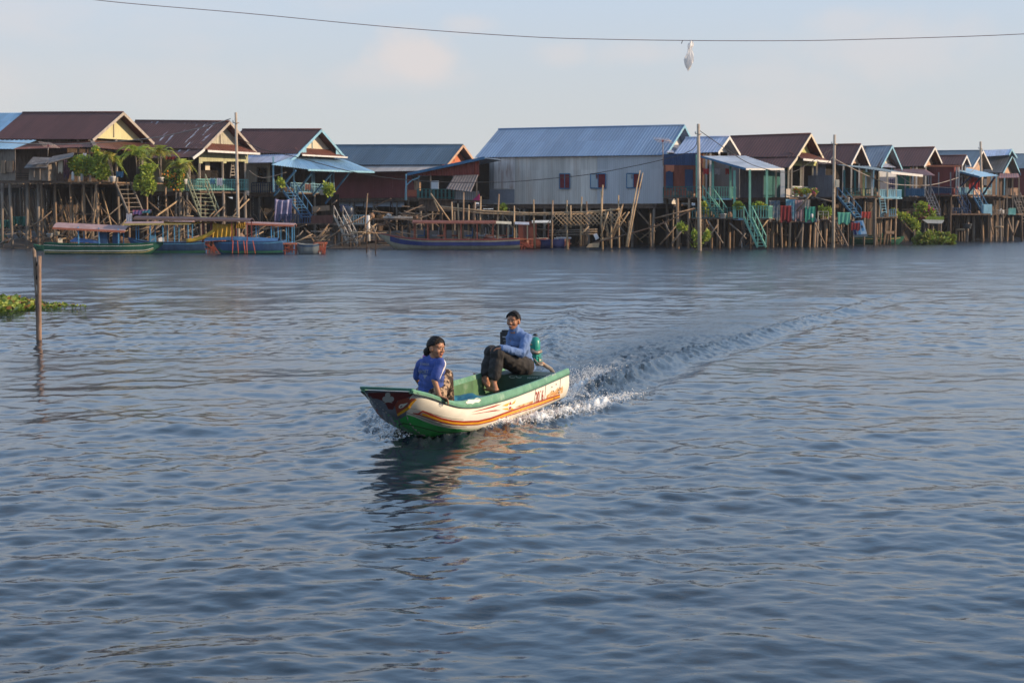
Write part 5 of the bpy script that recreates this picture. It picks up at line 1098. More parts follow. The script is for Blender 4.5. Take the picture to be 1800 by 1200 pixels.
slats(h12.root, [at(1672, 377.5, 145.2), at(1700, 377.5, 145.6)], .6, PNT['blued'], gap=.2); panel(h12.root, [at(1726, 378, 146), at(1744, 378, 146.2), at(1744, 359, 146.2), at(1726, 359, 146)], PNT['sky'], 'panel'); slats(h12.root, [at(1773, 378, 146.6), at(1785, 378, 146.8)], .6, PNT['turq'], gap=.14, solid=True); slats(h12.root, [at(1738, 377.5, 146.2), at(1772, 377.5, 146.6)], .45, WOOD['grey'], gap=.3)
for px in (1668, 1674, 1682, 1694, 1702, 1712, 1726, 1741, 1749, 1758, 1772, 1779, 1795): p = at(px, 378, 146+U(0, 4)); c = MB(); c.tube([V(p.x+U(-.2, .2), p.y, -1), p], U(.09, .15), 7); c.build('stilt', WOOD[rr.choice(['warm', 'grey', 'dark', 'grey'])], h12.root)
for x0, y0, x1, y1 in ((1772, 386, 1782, 414), (1790, 388, 1782, 412), (1747, 400, 1764, 399), (1741, 385, 1746, 412), (1680, 404, 1696, 403)): h12.brace(at(x0, y0, 146), at(x1, y1, 145.8), .08)
h14 = House('stilt_house', 'two-tier grey roofed house with wooden gable near the right edge', 172, (1763, 303.5), (1779.5, 273), (1728, 273.5), (1775, 345), 'grey', 'tan', 'dark', 'sky', gw_mat=WOOD['plank'], vd=1)
P = h14.pt; b = MB(); b.ribbed(at(1722, 276, 172), at(1774, 272.5, 170), at(1778.5, 262.5, 173), at(1726, 264.5, 175), .03); b.ribbed(at(1788, 278, 177), at(1726, 278, 181), at(1726, 264.5, 175), at(1778.5, 262.5, 173), .03); b.build('upper_roof', ROOF['tin'], h14.root); b = MB(); b.beam(at(1774, 273, 170), at(1778.5, 263, 173), .05, .22); b.beam(at(1788, 278, 177), at(1778.5, 263, 173), .05, .22); b.build('bargeboard', PNT['sky'], h14.root)
b = MB(); b.ribbed(at(1755, 313, 160), at(1792, 312, 160), at(1790, 305, 168), at(1757, 305, 168), .03); b.build('awning', ROOF['red'], h14.root)
slats(h14.root, [at(1768.5, 344.5, 162), at(1791, 344.5, 162.6)], .78, PNT['tan'], gap=.2, solid=True); b = MB(); b.prism([at(1752, 346, 161.5), at(1795, 346, 162.5), at(1800, 346, 175), at(1752, 346, 175)], (0, 0, .14)); b.build('deck', WOOD['plank'], h14.root)
for px in (1757, 1770, 1780, 1791): b = MB(); b.beam(at(px, 378, 162), at(px, 312, 162), .13); b.build('veranda_post', WOOD['grey'], h14.root)
stairs(h14.root, at(1783, 352, 160), at(1797, 392, 158), at(1793, 352, 161)-at(1783, 352, 160), WOOD['grey'], 8, True, .8)
h15 = House('stilt_house', 'house at the right picture edge with grey-blue roof and maroon wall', 178, (1830, 296), (1850, 271), (1783, 271.5), (1795, 345), 'slate', 'tan', 'maroon', 'sky', na=4)

# --- dark backdrops added behind the stilts to block bright sky gaps
def add_backdrop(label, x0, x1, ytop, Y, m, rm):
    p0, p1 = at(x0, YH, Y), at(x1, YH, Y); p0.z = p1.z = -.8; zt = at(x0, ytop, Y).z; k = V(0, 3.5, 0); z = V(0, 0, 1); r = empty('backdrop', p0.lerp(p1, .5), label, 'backdrop', 'added dark backdrops behind the first row')
    b = MB(); l = (p1-p0); n = max(3, int(l.length/.5))
    for i in range(n): a, c = p0+l*(i/n), p0+l*((i+.985)/n); o = V(0, U(-.05, .05), 0); b.slab(a+o, c+o, V(c.x, c.y, zt-U(0, .12))+o, V(a.x, a.y, zt-U(0, .12))+o, .04, rr.choice((0, 0, 1)))
    b.slab(p1, p1+k, V(p1.x, p1.y, zt)+k, V(p1.x, p1.y, zt), .05); b.slab(p0, p0+k, V(p0.x, p0.y, zt)+k, V(p0.x, p0.y, zt), .05); b.build('wall', m, r)
    b = MB(); e = V(.4, 0, 0); b.ribbed(V(p0.x, p0.y-.5, zt)-e, V(p1.x, p1.y-.5, zt)+e, V(p1.x, p1.y, zt+.5)+k+e, V(p0.x, p0.y, zt+.5)+k-e, .03); b.build('roof', ROOF[rm], r)
wm = [WOOD['black'], wd('wood_shade_black', (.032, .026, .022))]  # wall tones blackened to stand in for deep shade under the floors
add_backdrop('dark board storehouse added behind the stilts at the left edge', -60, 214, 326, 140, wm, 'brown')
add_backdrop('dark board storehouse added behind the stilts left of the sage veranda', 215, 300, 338, 136, wm, 'brown'); add_backdrop('dark board storehouse added behind the stilts under the blue awning house', 425, 560, 345, 141, wm, 'slate'); add_backdrop('low dark storehouse added behind the tour boat and the bamboo walkway', 590, 960, 366, 152, wm, 'tan'); add_backdrop('low dark storehouse added under the right half of the tin house', 955, 1240, 366, 150, wm, 'tan'); add_backdrop('dark board storehouse added behind the stilts of the washing deck', 1240, 1475, 352, 150, wm, 'brown'); add_backdrop('dark storehouse added under the far houses on the right', 1480, 1840, 356, 186, wm, 'slate')

# ------------------------------------------------------------------ mud bank under the left-hand houses
def bank():
    b = MB(); nx, ny = 90, 26; g = np.random.default_rng(4); X = np.linspace(-62, 10, nx); T = np.linspace(0, 1, ny); vs = []
    for x in X:
        for t in T:
            d = 110 + t*42 + 3*math.sin(x*.23); k = (900 + x/d*FPX); f = 1 - max(0, min(1, (k-820)/140))
            z = -.5 + f*(1.5*min(1, t*2.0)**.8) + .16*math.sin(x*1.3+t*19)*math.sin(t*33+x*.7)*f + float(g.normal(0, .05))
            vs.append(V(x, d, z))
    b.add(vs, [(i*ny+j, i*ny+j+1, i*ny+ny+j+1, i*ny+ny+j) for i in range(nx-1) for j in range(ny-1)], 0, True)
    b.build('mud_bank', mat('mud', (.05, .036, .027), .9, .4, 2.5, (.085, .06, .042), bump=.6, bscale=9), None, kind='structure', org=(0, 120, 0))
bank()
for i in range(90):
    px = U(-5, 660); py = U(400, 434); Y = U(112, 118); p = at(px, py, Y); a = U(-1, 1); l = U(.6, 2.2); b = MB(); q = p + V(l*math.cos(a), U(-.6, .6), U(-.5, 1.4))
    b.tube([p, p.lerp(q, .5)+V(0, 0, U(-.08, .08)), q], [.05*U(.8, 1.5), .05, .035], 6) if i % 3 else b.beam(p, q, U(.12, .22), .04)
    b.build('driftwood', WOOD[rr.choice(['warm', 'grey', 'warm', 'bamboo'])], None, 'weathered stick or board lying loose on the mud '+('under the yellow gabled house' if px < 240 else 'below the turquoise railed veranda' if px < 440 else 'below the blue awning house' if px < 580 else 'by the pale river landing'), 'driftwood', 'driftwood on the mud under the houses')

# ------------------------------------------------------------------ moored boats
def moored(label, xb, xs, yw, ytop, hullm, stripes=(), width=1.3, bow_rise=.35, yaw=0.0, deck=None, group='boats moored in front of the houses', name='moored_boat', stern_rise=.08, inside=None):
    """bow at photo column xb, stern at xs; yw waterline row, ytop gunwale row amidships"""
    Y = water_y(yw); A, B = at(xb, YH, Y-math.sin(yaw)), at(xs, YH, Y+math.sin(yaw)); A.z = B.z = 0; L = (B-A).length; d = (B-A)/L; s = V(-d.y, d.x, 0)
    if s.y > 0: s = -s                                      # towards the camera
    top = HCAM - (ytop-YH)*Y/FPX; root = empty(name, A.lerp(B, .5), label, 'boat', group); n = 26
    hw = lambda t: width/2*min(1, (t/.32)**.7*1.0 if t < .32 else 1)*(1-.18*max(0, (t-.75)/.25)); gz_ = lambda t: top + bow_rise*max(0, 1-t/.35)**1.7 + stern_rise*max(0, (t-.8)/.2)
    kz_ = lambda t: -.12 + (top+bow_rise+.02)*max(0, 1-t/.16)**1.6
    P = lambda t, v, z: A + d*(L*t) - s*v + V(0, 0, z)
    vs = []; m = []
    for i in range(n+1):
        t = i/n; w, g, k = hw(t), gz_(t), kz_(t); w = max(w, .03)
        row = [(w, g), (w*.99, g-.10*(g-k)), (w*.93, k+.50*(g-k)), (w*.80, k+.22*(g-k)), (w*.45, k), (0, k-.03)]
        vs += [P(t, -x, z) for x, z in row] + [P(t, x, z) for x, z in row[-2::-1]]
    h = MB(); W_ = 11; h.add(vs, [(i*W_+j, i*W_+j+1, i*W_+W_+j+1, i*W_+W_+j) for i in range(n) for j in range(W_-1)], 0, True); h.add(vs[-W_:], [tuple(range(W_))]); ho = h.build('hull', hullm, root)
    for zf_, hh, mm in stripes:
        b = MB(); st = []
        for i in range(2, n+1):
            t = i/n; g, k = gz_(t), kz_(t); z = k+zf_*(g-k); w = max(hw(t), .03)*(.99 if zf_ > .85 else .93 + (zf_-.5)*.14 if zf_ > .5 else .80+(zf_-.22)/.28*.13)+.012
            for sg in (-1, 1): st += [P(t, sg*w, z-hh/2), P(t, sg*w, z+hh/2)]
        b.add(st, [(i*4+q, i*4+q+1, i*4+5+q, i*4+4+q) for i in range(n-2) for q in (0, 2)]); b.build('painted_line', mm, ho)
    b = MB()
    for sg in (-1, 1): b.tube([P(i/n, sg*max(hw(i/n), .02), gz_(i/n)+.01) for i in range(n+1)], .035, 6)
    b.build('gunwale', deck or hullm, root)
    b = MB(); fl = []
    for i in range(1, n+1): t = i/n; fl += [P(t, -hw(t)+.04, gz_(t)-(.18 if .15 < t < .9 else .02)), P(t, hw(t)-.04, gz_(t)-(.18 if .15 < t < .9 else .02))]
    b.add(fl, [(2*i, 2*i+1, 2*i+3, 2*i+2) for i in range(n-1)]); b.build('deck', inside or WOOD['plank'], root)
    for t in (.35, .55, .75): b = MB(); b.beam(P(t, -hw(t)+.05, gz_(t)-.06), P(t, hw(t)-.05, gz_(t)-.06), .22, .04); b.build('thwart', inside or WOOD['plank'], root)
    root['n'] = 0
    return root, P, Y, (lambda px: (at(px, YH, Y)-A).dot(d)/L), hw, gz_
def canopy(bt_, x0, x1, y0, y1, m, pm, posts, edge=None, w=None, thick=.05, arch=.14, droop=0.0):
    root, P, Y, T, hw, gz_ = bt_; z0, z1 = (HCAM-(y-YH)*Y/FPX for y in (y0, y1)); t0, t1 = T(x0), T(x1); w = w or .75; b = MB(); vs = []; n = 8
    for i in range(n+1):
        t = t0+(t1-t0)*i/n; z = z0+(z1-z0)*i/n
        for j in range(7): q = -1+j/3; vs.append(P(t, q*w, z+arch*(1-q*q)+droop*q))
    for i in range(n+1):
        t = t0+(t1-t0)*i/n; z = z0+(z1-z0)*i/n
        for j in range(7): q = -1+j/3; vs.append(P(t, q*w, z-thick+arch*(1-q*q)+droop*q))
    o = (n+1)*7; fs = []
    for i in range(n):
        for j in range(6): a = i*7+j; fs += [(a, a+1, a+8, a+7), (o+a, o+a+7, o+a+8, o+a+1)]
        for j in (0, 6): a = i*7+j; fs.append((a, a+7, o+a+7, o+a))
    for i in (0, n):
        for j in range(6): a = i*7+j; fs.append((a, a+1, o+a+1, o+a))
    b.add(vs, fs); c = b.build('canopy', m, root)
    if edge:
        b = MB()
        for q in (-1, 1): b.beam(P(t0, q*(w+.01), z0-.03+droop*q), P(t1, q*(w+.01), z1-.03+droop*q), .03, .12)
        b.build('canopy_edge', edge, c)
    for px in posts:
        t = T(px)
        for q in (-1, 1): v = min(w-.05, hw(max(.03, min(1, t)))-.03)*q; b = MB(); b.beam(P(t, v, gz_(max(0, min(1, t)))-.05), P(t, v*1.02, z0+(z1-z0)*(t-t0)/(t1-t0)-.02+arch*.1), .06); b.build('canopy_post', pm, root)
def stern_rack(bt_, x0, x1, m, m2, y0=424, y1=446):
    """the timber rack that carries motor and rudder behind the stern"""
    root, P, Y, T, hw, gz_ = bt_; Z = lambda y: HCAM-(y-YH)*Y/FPX; q = lambda px, py, v: P(T(px), v, Z(py)); b = MB()
    b.beam(q(x0, y0, -.45), q(x1, y0, -.45), .16, .10); b.beam(q(x0, y0, .45), q(x1, y0, .45), .16, .10); b.beam(q(x0, y0+1, -.5), q(x0, y0+1, .5), .3, .08); b.beam(q((x0+x1)/2, y0, -.5), q((x0+x1)/2, y0, .5), .4, .06); b.build('motor_platform', m, root)
    b = MB(); w = x1-x0
    for k in range(5):
        for v in (-.42, .3): b.beam(q(x0+w*(.1+.2*k), y0+1, v), q(x0+w*(.05+.2*k+U(-.1, .1)), y1-U(0, 4), v), .06)
    for k in range(4): b.beam(q(x0+w*U(0, .5), y0+U(2, 8), -.45), q(x0+w*U(.5, 1), y1-U(2, 9), -.44), .055)
    b.beam(q(x0, (y0+y1)/2+3, -.43), q(x1, (y0+y1)/2+1, -.43), .06); b.build('rudder_frame', m2, root)
    b = MB(); p = q(x0+w*.45, y0+5, 0); b.lathe((p.x, p.y, p.z-.2), [(.1, 0), (.2, .04), (.2, .3), (.12, .36)], 10); b.build('motor', mat('rust_motor', (.16, .075, .05), .7, .5, 12), root)
bp = lambda n, c, v=.2: wd('boat_'+n, c, v, sc=3)
OR = bp('orange', (.46, .15, .085)); ORR = bp('rust_red', (.36, .085, .05)); BB = bp('blue', (.035, .085, .18), .3); BG = bp('deep_green', (.018, .095, .062)); YL = bp('line_yellow', (.55, .42, .16)); WH = bp('line_white', (.55, .53, .46)); PK = bp('canopy_pink', (.36, .24, .235)); BS = bp('post_blue', (.10, .30, .50)); GY = bp('grey', (.20, .22, .22)); NV = bp('navy', (.022, .035, .13)); KH = bp('khaki', (.30, .27, .20))
b1 = moored('dark green wooden boat with thin pale lines and a pink canopy', 286, 80, 446, 429, BG, ((.86, .03, WH), (.45, .045, WH), (.30, .03, YL)), 1.3, .12, inside=BB, deck=BG)
canopy(b1, 98, 224, 396, 402, PK, BS, (142, 178, 212), OR, droop=.14)
r_, P_, Y_, T_, _, _ = b1; b = MB(); b.prism([P_(T_(125), -.4, .75), P_(T_(178), -.45, .65), P_(T_(175), .4, .72), P_(T_(128), .4, .95)], (0, 0, .06)); b.build('blue_hatch', [bp('hatch', (.11, .22, .48))], r_); b = MB(); b.box(P_(T_(183), 0, .95), (.45, .6, .75)); b.box(P_(T_(203), .1, .95), (.35, .5, .7)); b.build('seat_back', BB, r_)
b2 = moored('blue boat with pale pink roof moored behind the green boat', 225, 362, 444, 426, BB, ((.9, .05, BS), (.3, .25, BG)), 1.4, .3, deck=BB, inside=BB)
canopy(b2, 222, 340, 393.5, 392, PK, BS, (241, 268, 290, 310, 334), YL); stern_rack(b2, 358, 393, OR, ORR, 423, 446)
b3 = moored('big blue boat under a long dark roof hung with yellow tarpaulins', 375, 499, 446, 425, BB, ((.93, .05, BS), (.35, .22, BG)), 1.7, .0, deck=BB, inside=BB)
canopy(b3, 240, 443, 383.5, 387.5, bp('canopy_slate', (.10, .075, .085)), bp('post_red', (.22, .06, .05)), (356, 371, 411, 438), bp('edge_brown', (.20, .13, .11)), .85); stern_rack(b3, 494, 523, OR, ORR, 428, 447)
r_, P_, Y_, T_, _, _ = b3; b = MB(); vs = []
for i in range(9):
    for j in range(7): q = -1+j/3; vs.append(P_(T_(362+i*16), q*.72, .85 - .10*abs(i-3)/5 + .22*(1-q*q) + U(-.03, .03)))
b.add(vs, [(i*7+j, i*7+j+1, i*7+8+j, i*7+7+j) for i in range(8) for j in range(6)], 0, True); b.build('blue_cover', bp('tarp_blue', (.045, .13, .28), .3), r_)
for i in range(5): b = MB(); x = 408+i*9+U(-2, 2); b.tube([at(x, 423, Y_-1.0), at(x+U(-9, 5), 446, Y_-1.3)], .03, 6); b.build('boat_pole', ORR, r_)
def drape(x0, x1, y0, y1, Y, sag, m, label, name='yellow_tarpaulin', cat='tarpaulin', ripple=.22, group=None, taper=0.0, nrip=5):
    """a cloth hanging from a line, in folds"""
    b = MB(); nu, nv = 26, 10; vs = []
    for i in range(nu+1):
        u = i/nu
        for j in range(nv+1):
            v = j/nv; xc = (x0+x1)/2; x = xc+(x0+(x1-x0)*u-xc)*(1-taper*v); y = y0 + sag*4*u*(1-u) + (y1-y0)*v*(1+.10*math.sin(u*9+1)); p = at(x, y, Y)
            vs.append(p + V(0, -ripple*math.sin(u*nrip*6.28+v*1.5)*(.35+.65*v)*.6, 0))
    b.add(vs, [(i*(nv+1)+j, i*(nv+1)+j+1, (i+1)*(nv+1)+j+1, (i+1)*(nv+1)+j) for i in range(nu) for j in range(nv)], 0, True)
    o = b.build(name, m, None, label, cat, group); sl = o.modifiers.new('s', 'SOLIDIFY'); sl.thickness = .012; return o
YT = mat('tarp_yellow', (.62, .36, .03), .6, .15, 4, bump=.4, bscale=7)
drape(374, 412, 391, 419, 97.5, 3, YT, 'crumpled yellow tarpaulin hanging in folds under the dark boat roof'); drape(416, 432, 390, 400, 97.5, 2, YT, 'short yellow tarpaulin tied beside the tall pole under the roof end'); drape(288, 376, 389, 392, 97.8, 1, YT, 'narrow rolled yellow tarpaulin along the edge of the boat roof', ripple=.05)
b = MB(); n = 12
for s_ in (0, 1): b.tube([at(328+i*4, 422-((i/n)**2)*17+s_*2, 97.2) for i in range(n+1)], .09, 6)
b.build('yellow_sheet', YT, None, 'yellow sheet slung in a curve like a hammock above the boats', 'tarpaulin')
b4 = moored('blue hulled boat with slim pink roof on pale blue posts beside the tarpaulin boat', 430, 516, 441, 428, BB, (), 1.2, .1, deck=BS)
canopy(b4, 432, 519, 392.5, 396, PK, BS, (452, 479, 491, 505, 515), OR, .7)
b5 = moored('worn grey-blue open boat with broken stern rack beside the rickety landing', 521, 562, 446, 430, GY, ((.9, .06, BB),), 1.2, .1, deck=GY); stern_rack(b5, 556, 573, OR, ORR, 427, 447)
b6 = moored('long navy blue and cream tour boat with a long reddish roof', 667, 914, 438, 421, KH, ((.74, .40, NV), (.97, .05, bp('rail_red', (.25, .07, .06)))), 1.8, .42, deck=bp('rail_red', (.25, .07, .06)))
RD = bp('roof_red', (.21, .085, .07)); RP = bp('post_redbrown', (.22, .065, .045))
canopy(b6, 726, 872, 390.5, 391, RD, RP, (729, 753, 783, 811, 839, 867), bp('edge_red', (.30, .12, .09)), .9); canopy(b6, 871, 899, 392, 393, bp('canopy_cream', (.58, .52, .40)), KH, (876, 893), None, .9); canopy(b6, 905, 930, 393, 394, bp('canopy_greyblue', (.40, .43, .50)), KH, (908, 927), None, .9)
r_, P_, Y_, T_, _, _ = b6
for i, x in enumerate((740, 765, 775, 800, 825, 848, 860, 885, 896)):
    b = MB(); c_ = P_(T_(x), U(-.3, .5), .95); b.box(c_, (.5, .5, .10)); b.box(c_+V(.22, 0, .28), (.08, .5, .55)); b.build('seat', [BB, bp('seat_grey', (.3, .3, .33)), OR, RP][i % 4], r_)
stern_rack(b6, 913, 938, OR, ORR, 420, 438)
b7 = moored('tour boat stern with reddish cabin roof, second behind the navy one', 850, 960, 436, 421, RP, (), 1.7, .2, deck=RP); canopy(b7, 935, 968, 391, 390.5, bp('canopy_white', (.62, .60, .55)), RP, (942, 964), None, .8); stern_rack(b7, 941, 965, WH, ORR, 419, 437)
b = MB(); r_, P_, Y_, T_, _, _ = b7; b.box(P_(T_(926), .0, 1.25), (1.2, 1.3, 1.3)); b.build('cabin', RP, r_)
b8 = moored('low boat stern with white motor platform and orange frame near the bamboo lattice', 930, 992, 436, 422, NV, (), 1.5, .2); stern_rack(b8, 978, 1004, bp('platform_white', (.52, .54, .58)), OR, 418, 436)
b9 = moored('long dark green rowing boat lying below the steep stairs', 1590, 1494, 429, 418, BG, ((.9, .04, YL),), 1.1, .10, inside=BG); b10 = moored('second dark green boat, half hidden behind the longer one', 1552, 1500, 427, 414, BG, ((.9, .05, WH),), 1.0, .15, yaw=.4, inside=KH)
b11 = moored('low teal boat lying under the washing deck', 1440, 1350, 428, 414, bp('teal', (.02, .085, .12)), (), 1.2, .1, yaw=.5, inside=NV)
b12 = moored('old brown skiff with blue rail lying behind the bow of the tour boat', 640, 690, 434, 423, WOOD['plank'], ((.95, .05, BB),), 1.1, .2)
b13 = moored('small dark skiff poking out at the left of the green boat', 58, 84, 440, 432, BG, (), 1.0, .1)
# painted boat stood on end to dry, and a planter boat
ub = empty('upturned_boat', at(1510, 414, 124), 'pale blue and white striped boat propped up on end above the green boats', 'boat')
b = MB(); b.slab(at(1500, 413, 123), at(1524, 411, 122.6), at(1517, 387, 124), at(1495, 389, 124.4), .25); b.build('hull', bp('skiff_white', (.55, .62, .66)), ub)
for x in (0, 8.5, 17): b = MB(); b.slab(at(1502+x*.9, 412.5, 122.75), at(1506.5+x*.9, 412, 122.7), at(1500+x*.85, 389, 123.7), at(1496.5+x*.85, 389.5, 123.75), .03); b.build('painted_stripe', BS if x else NV, ub)
for x in (1505, 1514): b = MB(); b.slab(at(x, 400, 122.9), at(x+3, 399.6, 122.85), at(x+2, 396, 123), at(x-1, 396.4, 123.05), .06); b.build('window', glass, ub)
pb = empty('planter_boat', at(1640, 390, 134), 'old white boat hull filled with grass as a planter', 'planter')
b = MB(); b.prism([at(1630, 392.5, 133), at(1656, 393, 133), at(1660, 387, 133), at(1621, 386, 133)], (.3, 1.2, 0)); b.build('hull', PNT['white'], pb); b = MB()
for _ in range(420): p = at(U(1628, 1658), 387, 133+U(.1, 1.1)); b.add([p+V(-.03, 0, 0), p+V(.03, 0, 0), p+V(U(-.15, .15), U(-.1, .1), U(.15, .4))], [(0, 1, 2)])
b.build('grass', LEAF[0], pb)
for px in (1626, 1640, 1654): b = MB(); p = at(px, 391, 133.6); b.tube([V(p.x, p.y, -1), p], .07, 6); b.build('leg', WOOD['grey'], pb)

# ------------------------------------------------------------------ plants
FL_Y = mat('flower_yellow', (.75, .50, .02), .6, .15); FL_O = mat('flower_orange', (.72, .25, .02), .6, .2); FL_P = mat('flower_pink', (.55, .05, .18), .6, .2); FL_R = mat('flower_red', (.55, .05, .03), .6, .2)
def pot(root, p, r, h, m): b = MB(); b.lathe(p, [(r*.7, 0), (r, h*.9), (r*1.08, h*.92), (r*1.08, h), (r*.9, h), (r*.85, h*.88)], 14); b.build('pot', m, root)
def shrub(label, px, py, Y, foli, n, size, potm=None, pr=.2, phh=.35, flowers=None, nfl=0, name='potted_shrub', group='potted plants on the palm house deck', mats=None):
    base = at(px, py, Y); r = empty(name, base, label, 'plant', group)
    if potm: pot(r, base, pr, phh, potm)
    b = MB(); f = MB(); st = MB()
    for (x, y, rx, rz) in foli:
        c = at(x, y, Y); k = Y/FPX
        for _ in range(7):
            q = V(U(-1, 1), U(-1, 1), U(-1, 1)); q = q.normalized()*U(.3, 1.0); f_ = U(.3, .62); leaves(b, c+V(q.x*rx*k, q.y*rx*k*.8, q.z*rz*k), (rx*k*f_*1.15, rx*k*f_*1.15, rz*k*f_*1.15), n//5, size*1.1)
        st.tube([base+V(0, 0, phh*.8 if potm else 0), base.lerp(c, .6)+V(U(-.1, .1), 0, .1), c], [.035, .025, .012], 6)
        for _ in range(nfl): q = c + V(U(-1, 1)*rx*k, -rx*k*.6*U(.2, 1), U(-1, 1)*rz*k); f.ball(q, U(.045, .075), 6, 4)
    b.build('foliage', mats or LEAF[:2], r); st.build('stem', WOOD['dark'], r)
    if flowers: f.build('flowers', flowers, r, kind='stuff')
    return r
def palm(label, px, py, Y, h, n, l, potm, droop=.75, group='potted palms on the palm house deck', pr=.22):
    base = at(px, py, Y); r = empty('potted_palm', base, label, 'palm', group)
    if potm: b = MB(); b.lathe(base, [(pr*.8, 0), (pr, .3), (pr*1.08, .32), (pr*1.08, .38), (pr*.85, .38), (pr*.8, .3)], 4 if potm is PNT['white'] else 14); b.build('pot', potm, r)
    b = MB(); top = base+V(U(-.1, .1), 0, h)
    for q in range(3): b.tube([base+V(U(-.08, .08), U(-.08, .08), .3), top+V(U(-.2, .2), U(-.2, .2), U(-.25, .1))], [.05, .03], 6)
    b.build('trunk', WOOD['grey'], r); b = MB()
    for i in range(int(n*1.5)): a = 6.28*i/n/1.5*1.0+U(-.3, .3); frond(b, top+V(U(-.15, .15), U(-.15, .15), U(-.3, .1)), (math.cos(a), math.sin(a), U(.35, 1.9)), l*U(.7, 1.25), droop*U(.7, 1.25), rr.choice((0, 0, 1, 1, 2)), w=.26)
    b.build('fronds', [LEAF[1], LEAF[0], mat('leaf_yellowing', (.36, .28, .04), .6, .2)], r)
terra = mat('terracotta', (.36, .17, .06), .75, .2)
shrub('potted shrub full of yellow blossoms at the left end of the plant row', 144, 318, 113.2, [(132, 286, 9, 9), (144, 291, 11, 12), (154, 287, 9, 10), (160, 297, 6, 10), (138, 299, 9, 7)], 210, .22, PNT['white'], .13, .5, FL_Y, 14)
shrub('dense upright light green shrub in an orange clay pot', 176, 319, 112.8, [(176, 290, 13, 20), (173, 273, 8, 10), (181, 305, 10, 9)], 430, .22, terra, .24, .55, FL_Y, 3, mats=[LEAF[1], LEAF[0]])
palm('bushy palm in a square white pot next to the clay pot shrub', 198, 319.5, 112.6, 1.7, 15, 1.50, PNT['white'], .95)
palm('tall bright palm reaching the eaves above the round hanging shrub', 243, 320, 114.0, 2.0, 17, 1.80, PNT['white'], .7)
palm('tall palm with yellowing fronds in front of the red cloth', 283, 321, 115.6, 2.1, 14, 1.62, PNT['white'], .8)
palm('low wide palm by the sage veranda post', 324, 324, 117.0, 1.35, 15, 1.62, PNT['white'], .85)
shrub('round green shrub hanging over the deck edge below the tall palm', 256, 320, 113.8, [(256, 311, 13, 15), (262, 325, 11, 14), (246, 322, 10, 10), (260, 299, 12, 10)], 330, .2, PNT['white'], .2, .3)
shrub('shrub with orange blossoms spilling over the deck edge', 302, 323, 116.0, [(297, 314, 12, 14), (308, 322, 11, 13), (316, 311, 8, 11)], 320, .19, PNT['white'], .2, .3, FL_O, 26, mats=[LEAF[0], LEAF[2]])
shrub('small fern in a white bucket under the blue awning', 566, 343, 122.6, [(574, 332, 7, 8), (583, 330, 5, 9), (578, 338, 6, 5)], 120, .2, PNT['white'], .2, .4, name='potted_plant', group=None)
shrub('small green plant beside the sky blue post', 494, 336, 124.2, [(494, 322, 5, 7)], 110, .2, None, name='potted_plant', group=None)
for px, w, lb in ((1298, 7, 'green planter along the left mint railing'), (1335, 12, 'green planter along the right mint railing')): shrub(lb, px, 384, 112.6, [(px+k*w*.5, 362+U(-2, 2), w*.5, 4) for k in (-1, 0, 1)], 110, .18, None, name='planter', group='planters on the mint railings', flowers=FL_R if px > 1310 else None, nfl=1)
for i, (px, c, lb) in enumerate(((1399, FL_R, 'pot of red flowers at the left of the white railing'), (1408, FL_O, 'pot of orange-red flowers in the middle of the white railing'), (1420, FL_Y, 'pot of pale yellow flowers on the white railing'), (1431, FL_P, 'pot of pink flowers at the right end of the white railing'))): shrub(lb, px, 346, 119.8, [(px, 337, 4.5, 5)], 90, .17, terra if i % 2 else PNT['white'], .17, .25, c, 16, name='flower_pot', group='flower pots on the white railing')
shrub('pink blossoming bougainvillea over the dark water landing', 1622, 392, 135, [(1617, 362, 7, 7), (1628, 367, 8, 7), (1636, 372, 5, 5), (1614, 376, 6, 8), (1622, 380, 6, 5)], 120, .26, None, flowers=FL_P, nfl=16, name='bougainvillea', group=None)
shrub('dense yellow-green waterside bush at the right bank', 1642, 431, 129, [(1625, 419, 13, 9), (1645, 416, 13, 10), (1660, 418, 11, 8), (1615, 423, 8, 6), (1670, 421, 7, 6), (1640, 425, 24, 5)], 520, .24, None, name='bush', group=None, mats=[LEAF[0], mat('leaf_olive', (.19, .19, .03), .6, .3, 3, transl=.2)])
shrub('thin creeper with light leaves under the landing by the bougainvillea', 1600, 400, 132, [(1590, 383, 8, 5), (1601, 388, 8, 5), (1608, 396, 6, 6), (1573, 374, 4, 6)], 90, .24, None, name='creeper', group=None)
shrub('straggly water plant around the foot of the second pole', 1222, 438, 108.5, [(1221, 411, 4, 9), (1240, 420, 5, 5), (1243, 412, 3, 5), (1195, 397, 5, 5), (1202, 404, 4, 5), (1225, 430, 10, 5)], 60, .2, None, name='water_plant', group=None)
shrub('grassy clump on the board wall left of the stairs', 1446, 376, 122.5, [(1446, 369, 7, 6), (1457, 373, 5, 5)], 130, .25, None, name='potted_plant', group=None); shrub('yellow flowering plant by the teal deck railing', 1237, 384, 113.5, [(1237, 361, 5, 5), (1241, 373, 6, 6)], 90, .2, None, flowers=FL_Y, nfl=8, name='potted_plant', group=None)
shrub('green growth behind the walkway poles under the tin house', 884, 374, 121, [(884, 366, 6, 6)], 160, .2, None, name='shrub', group=None)

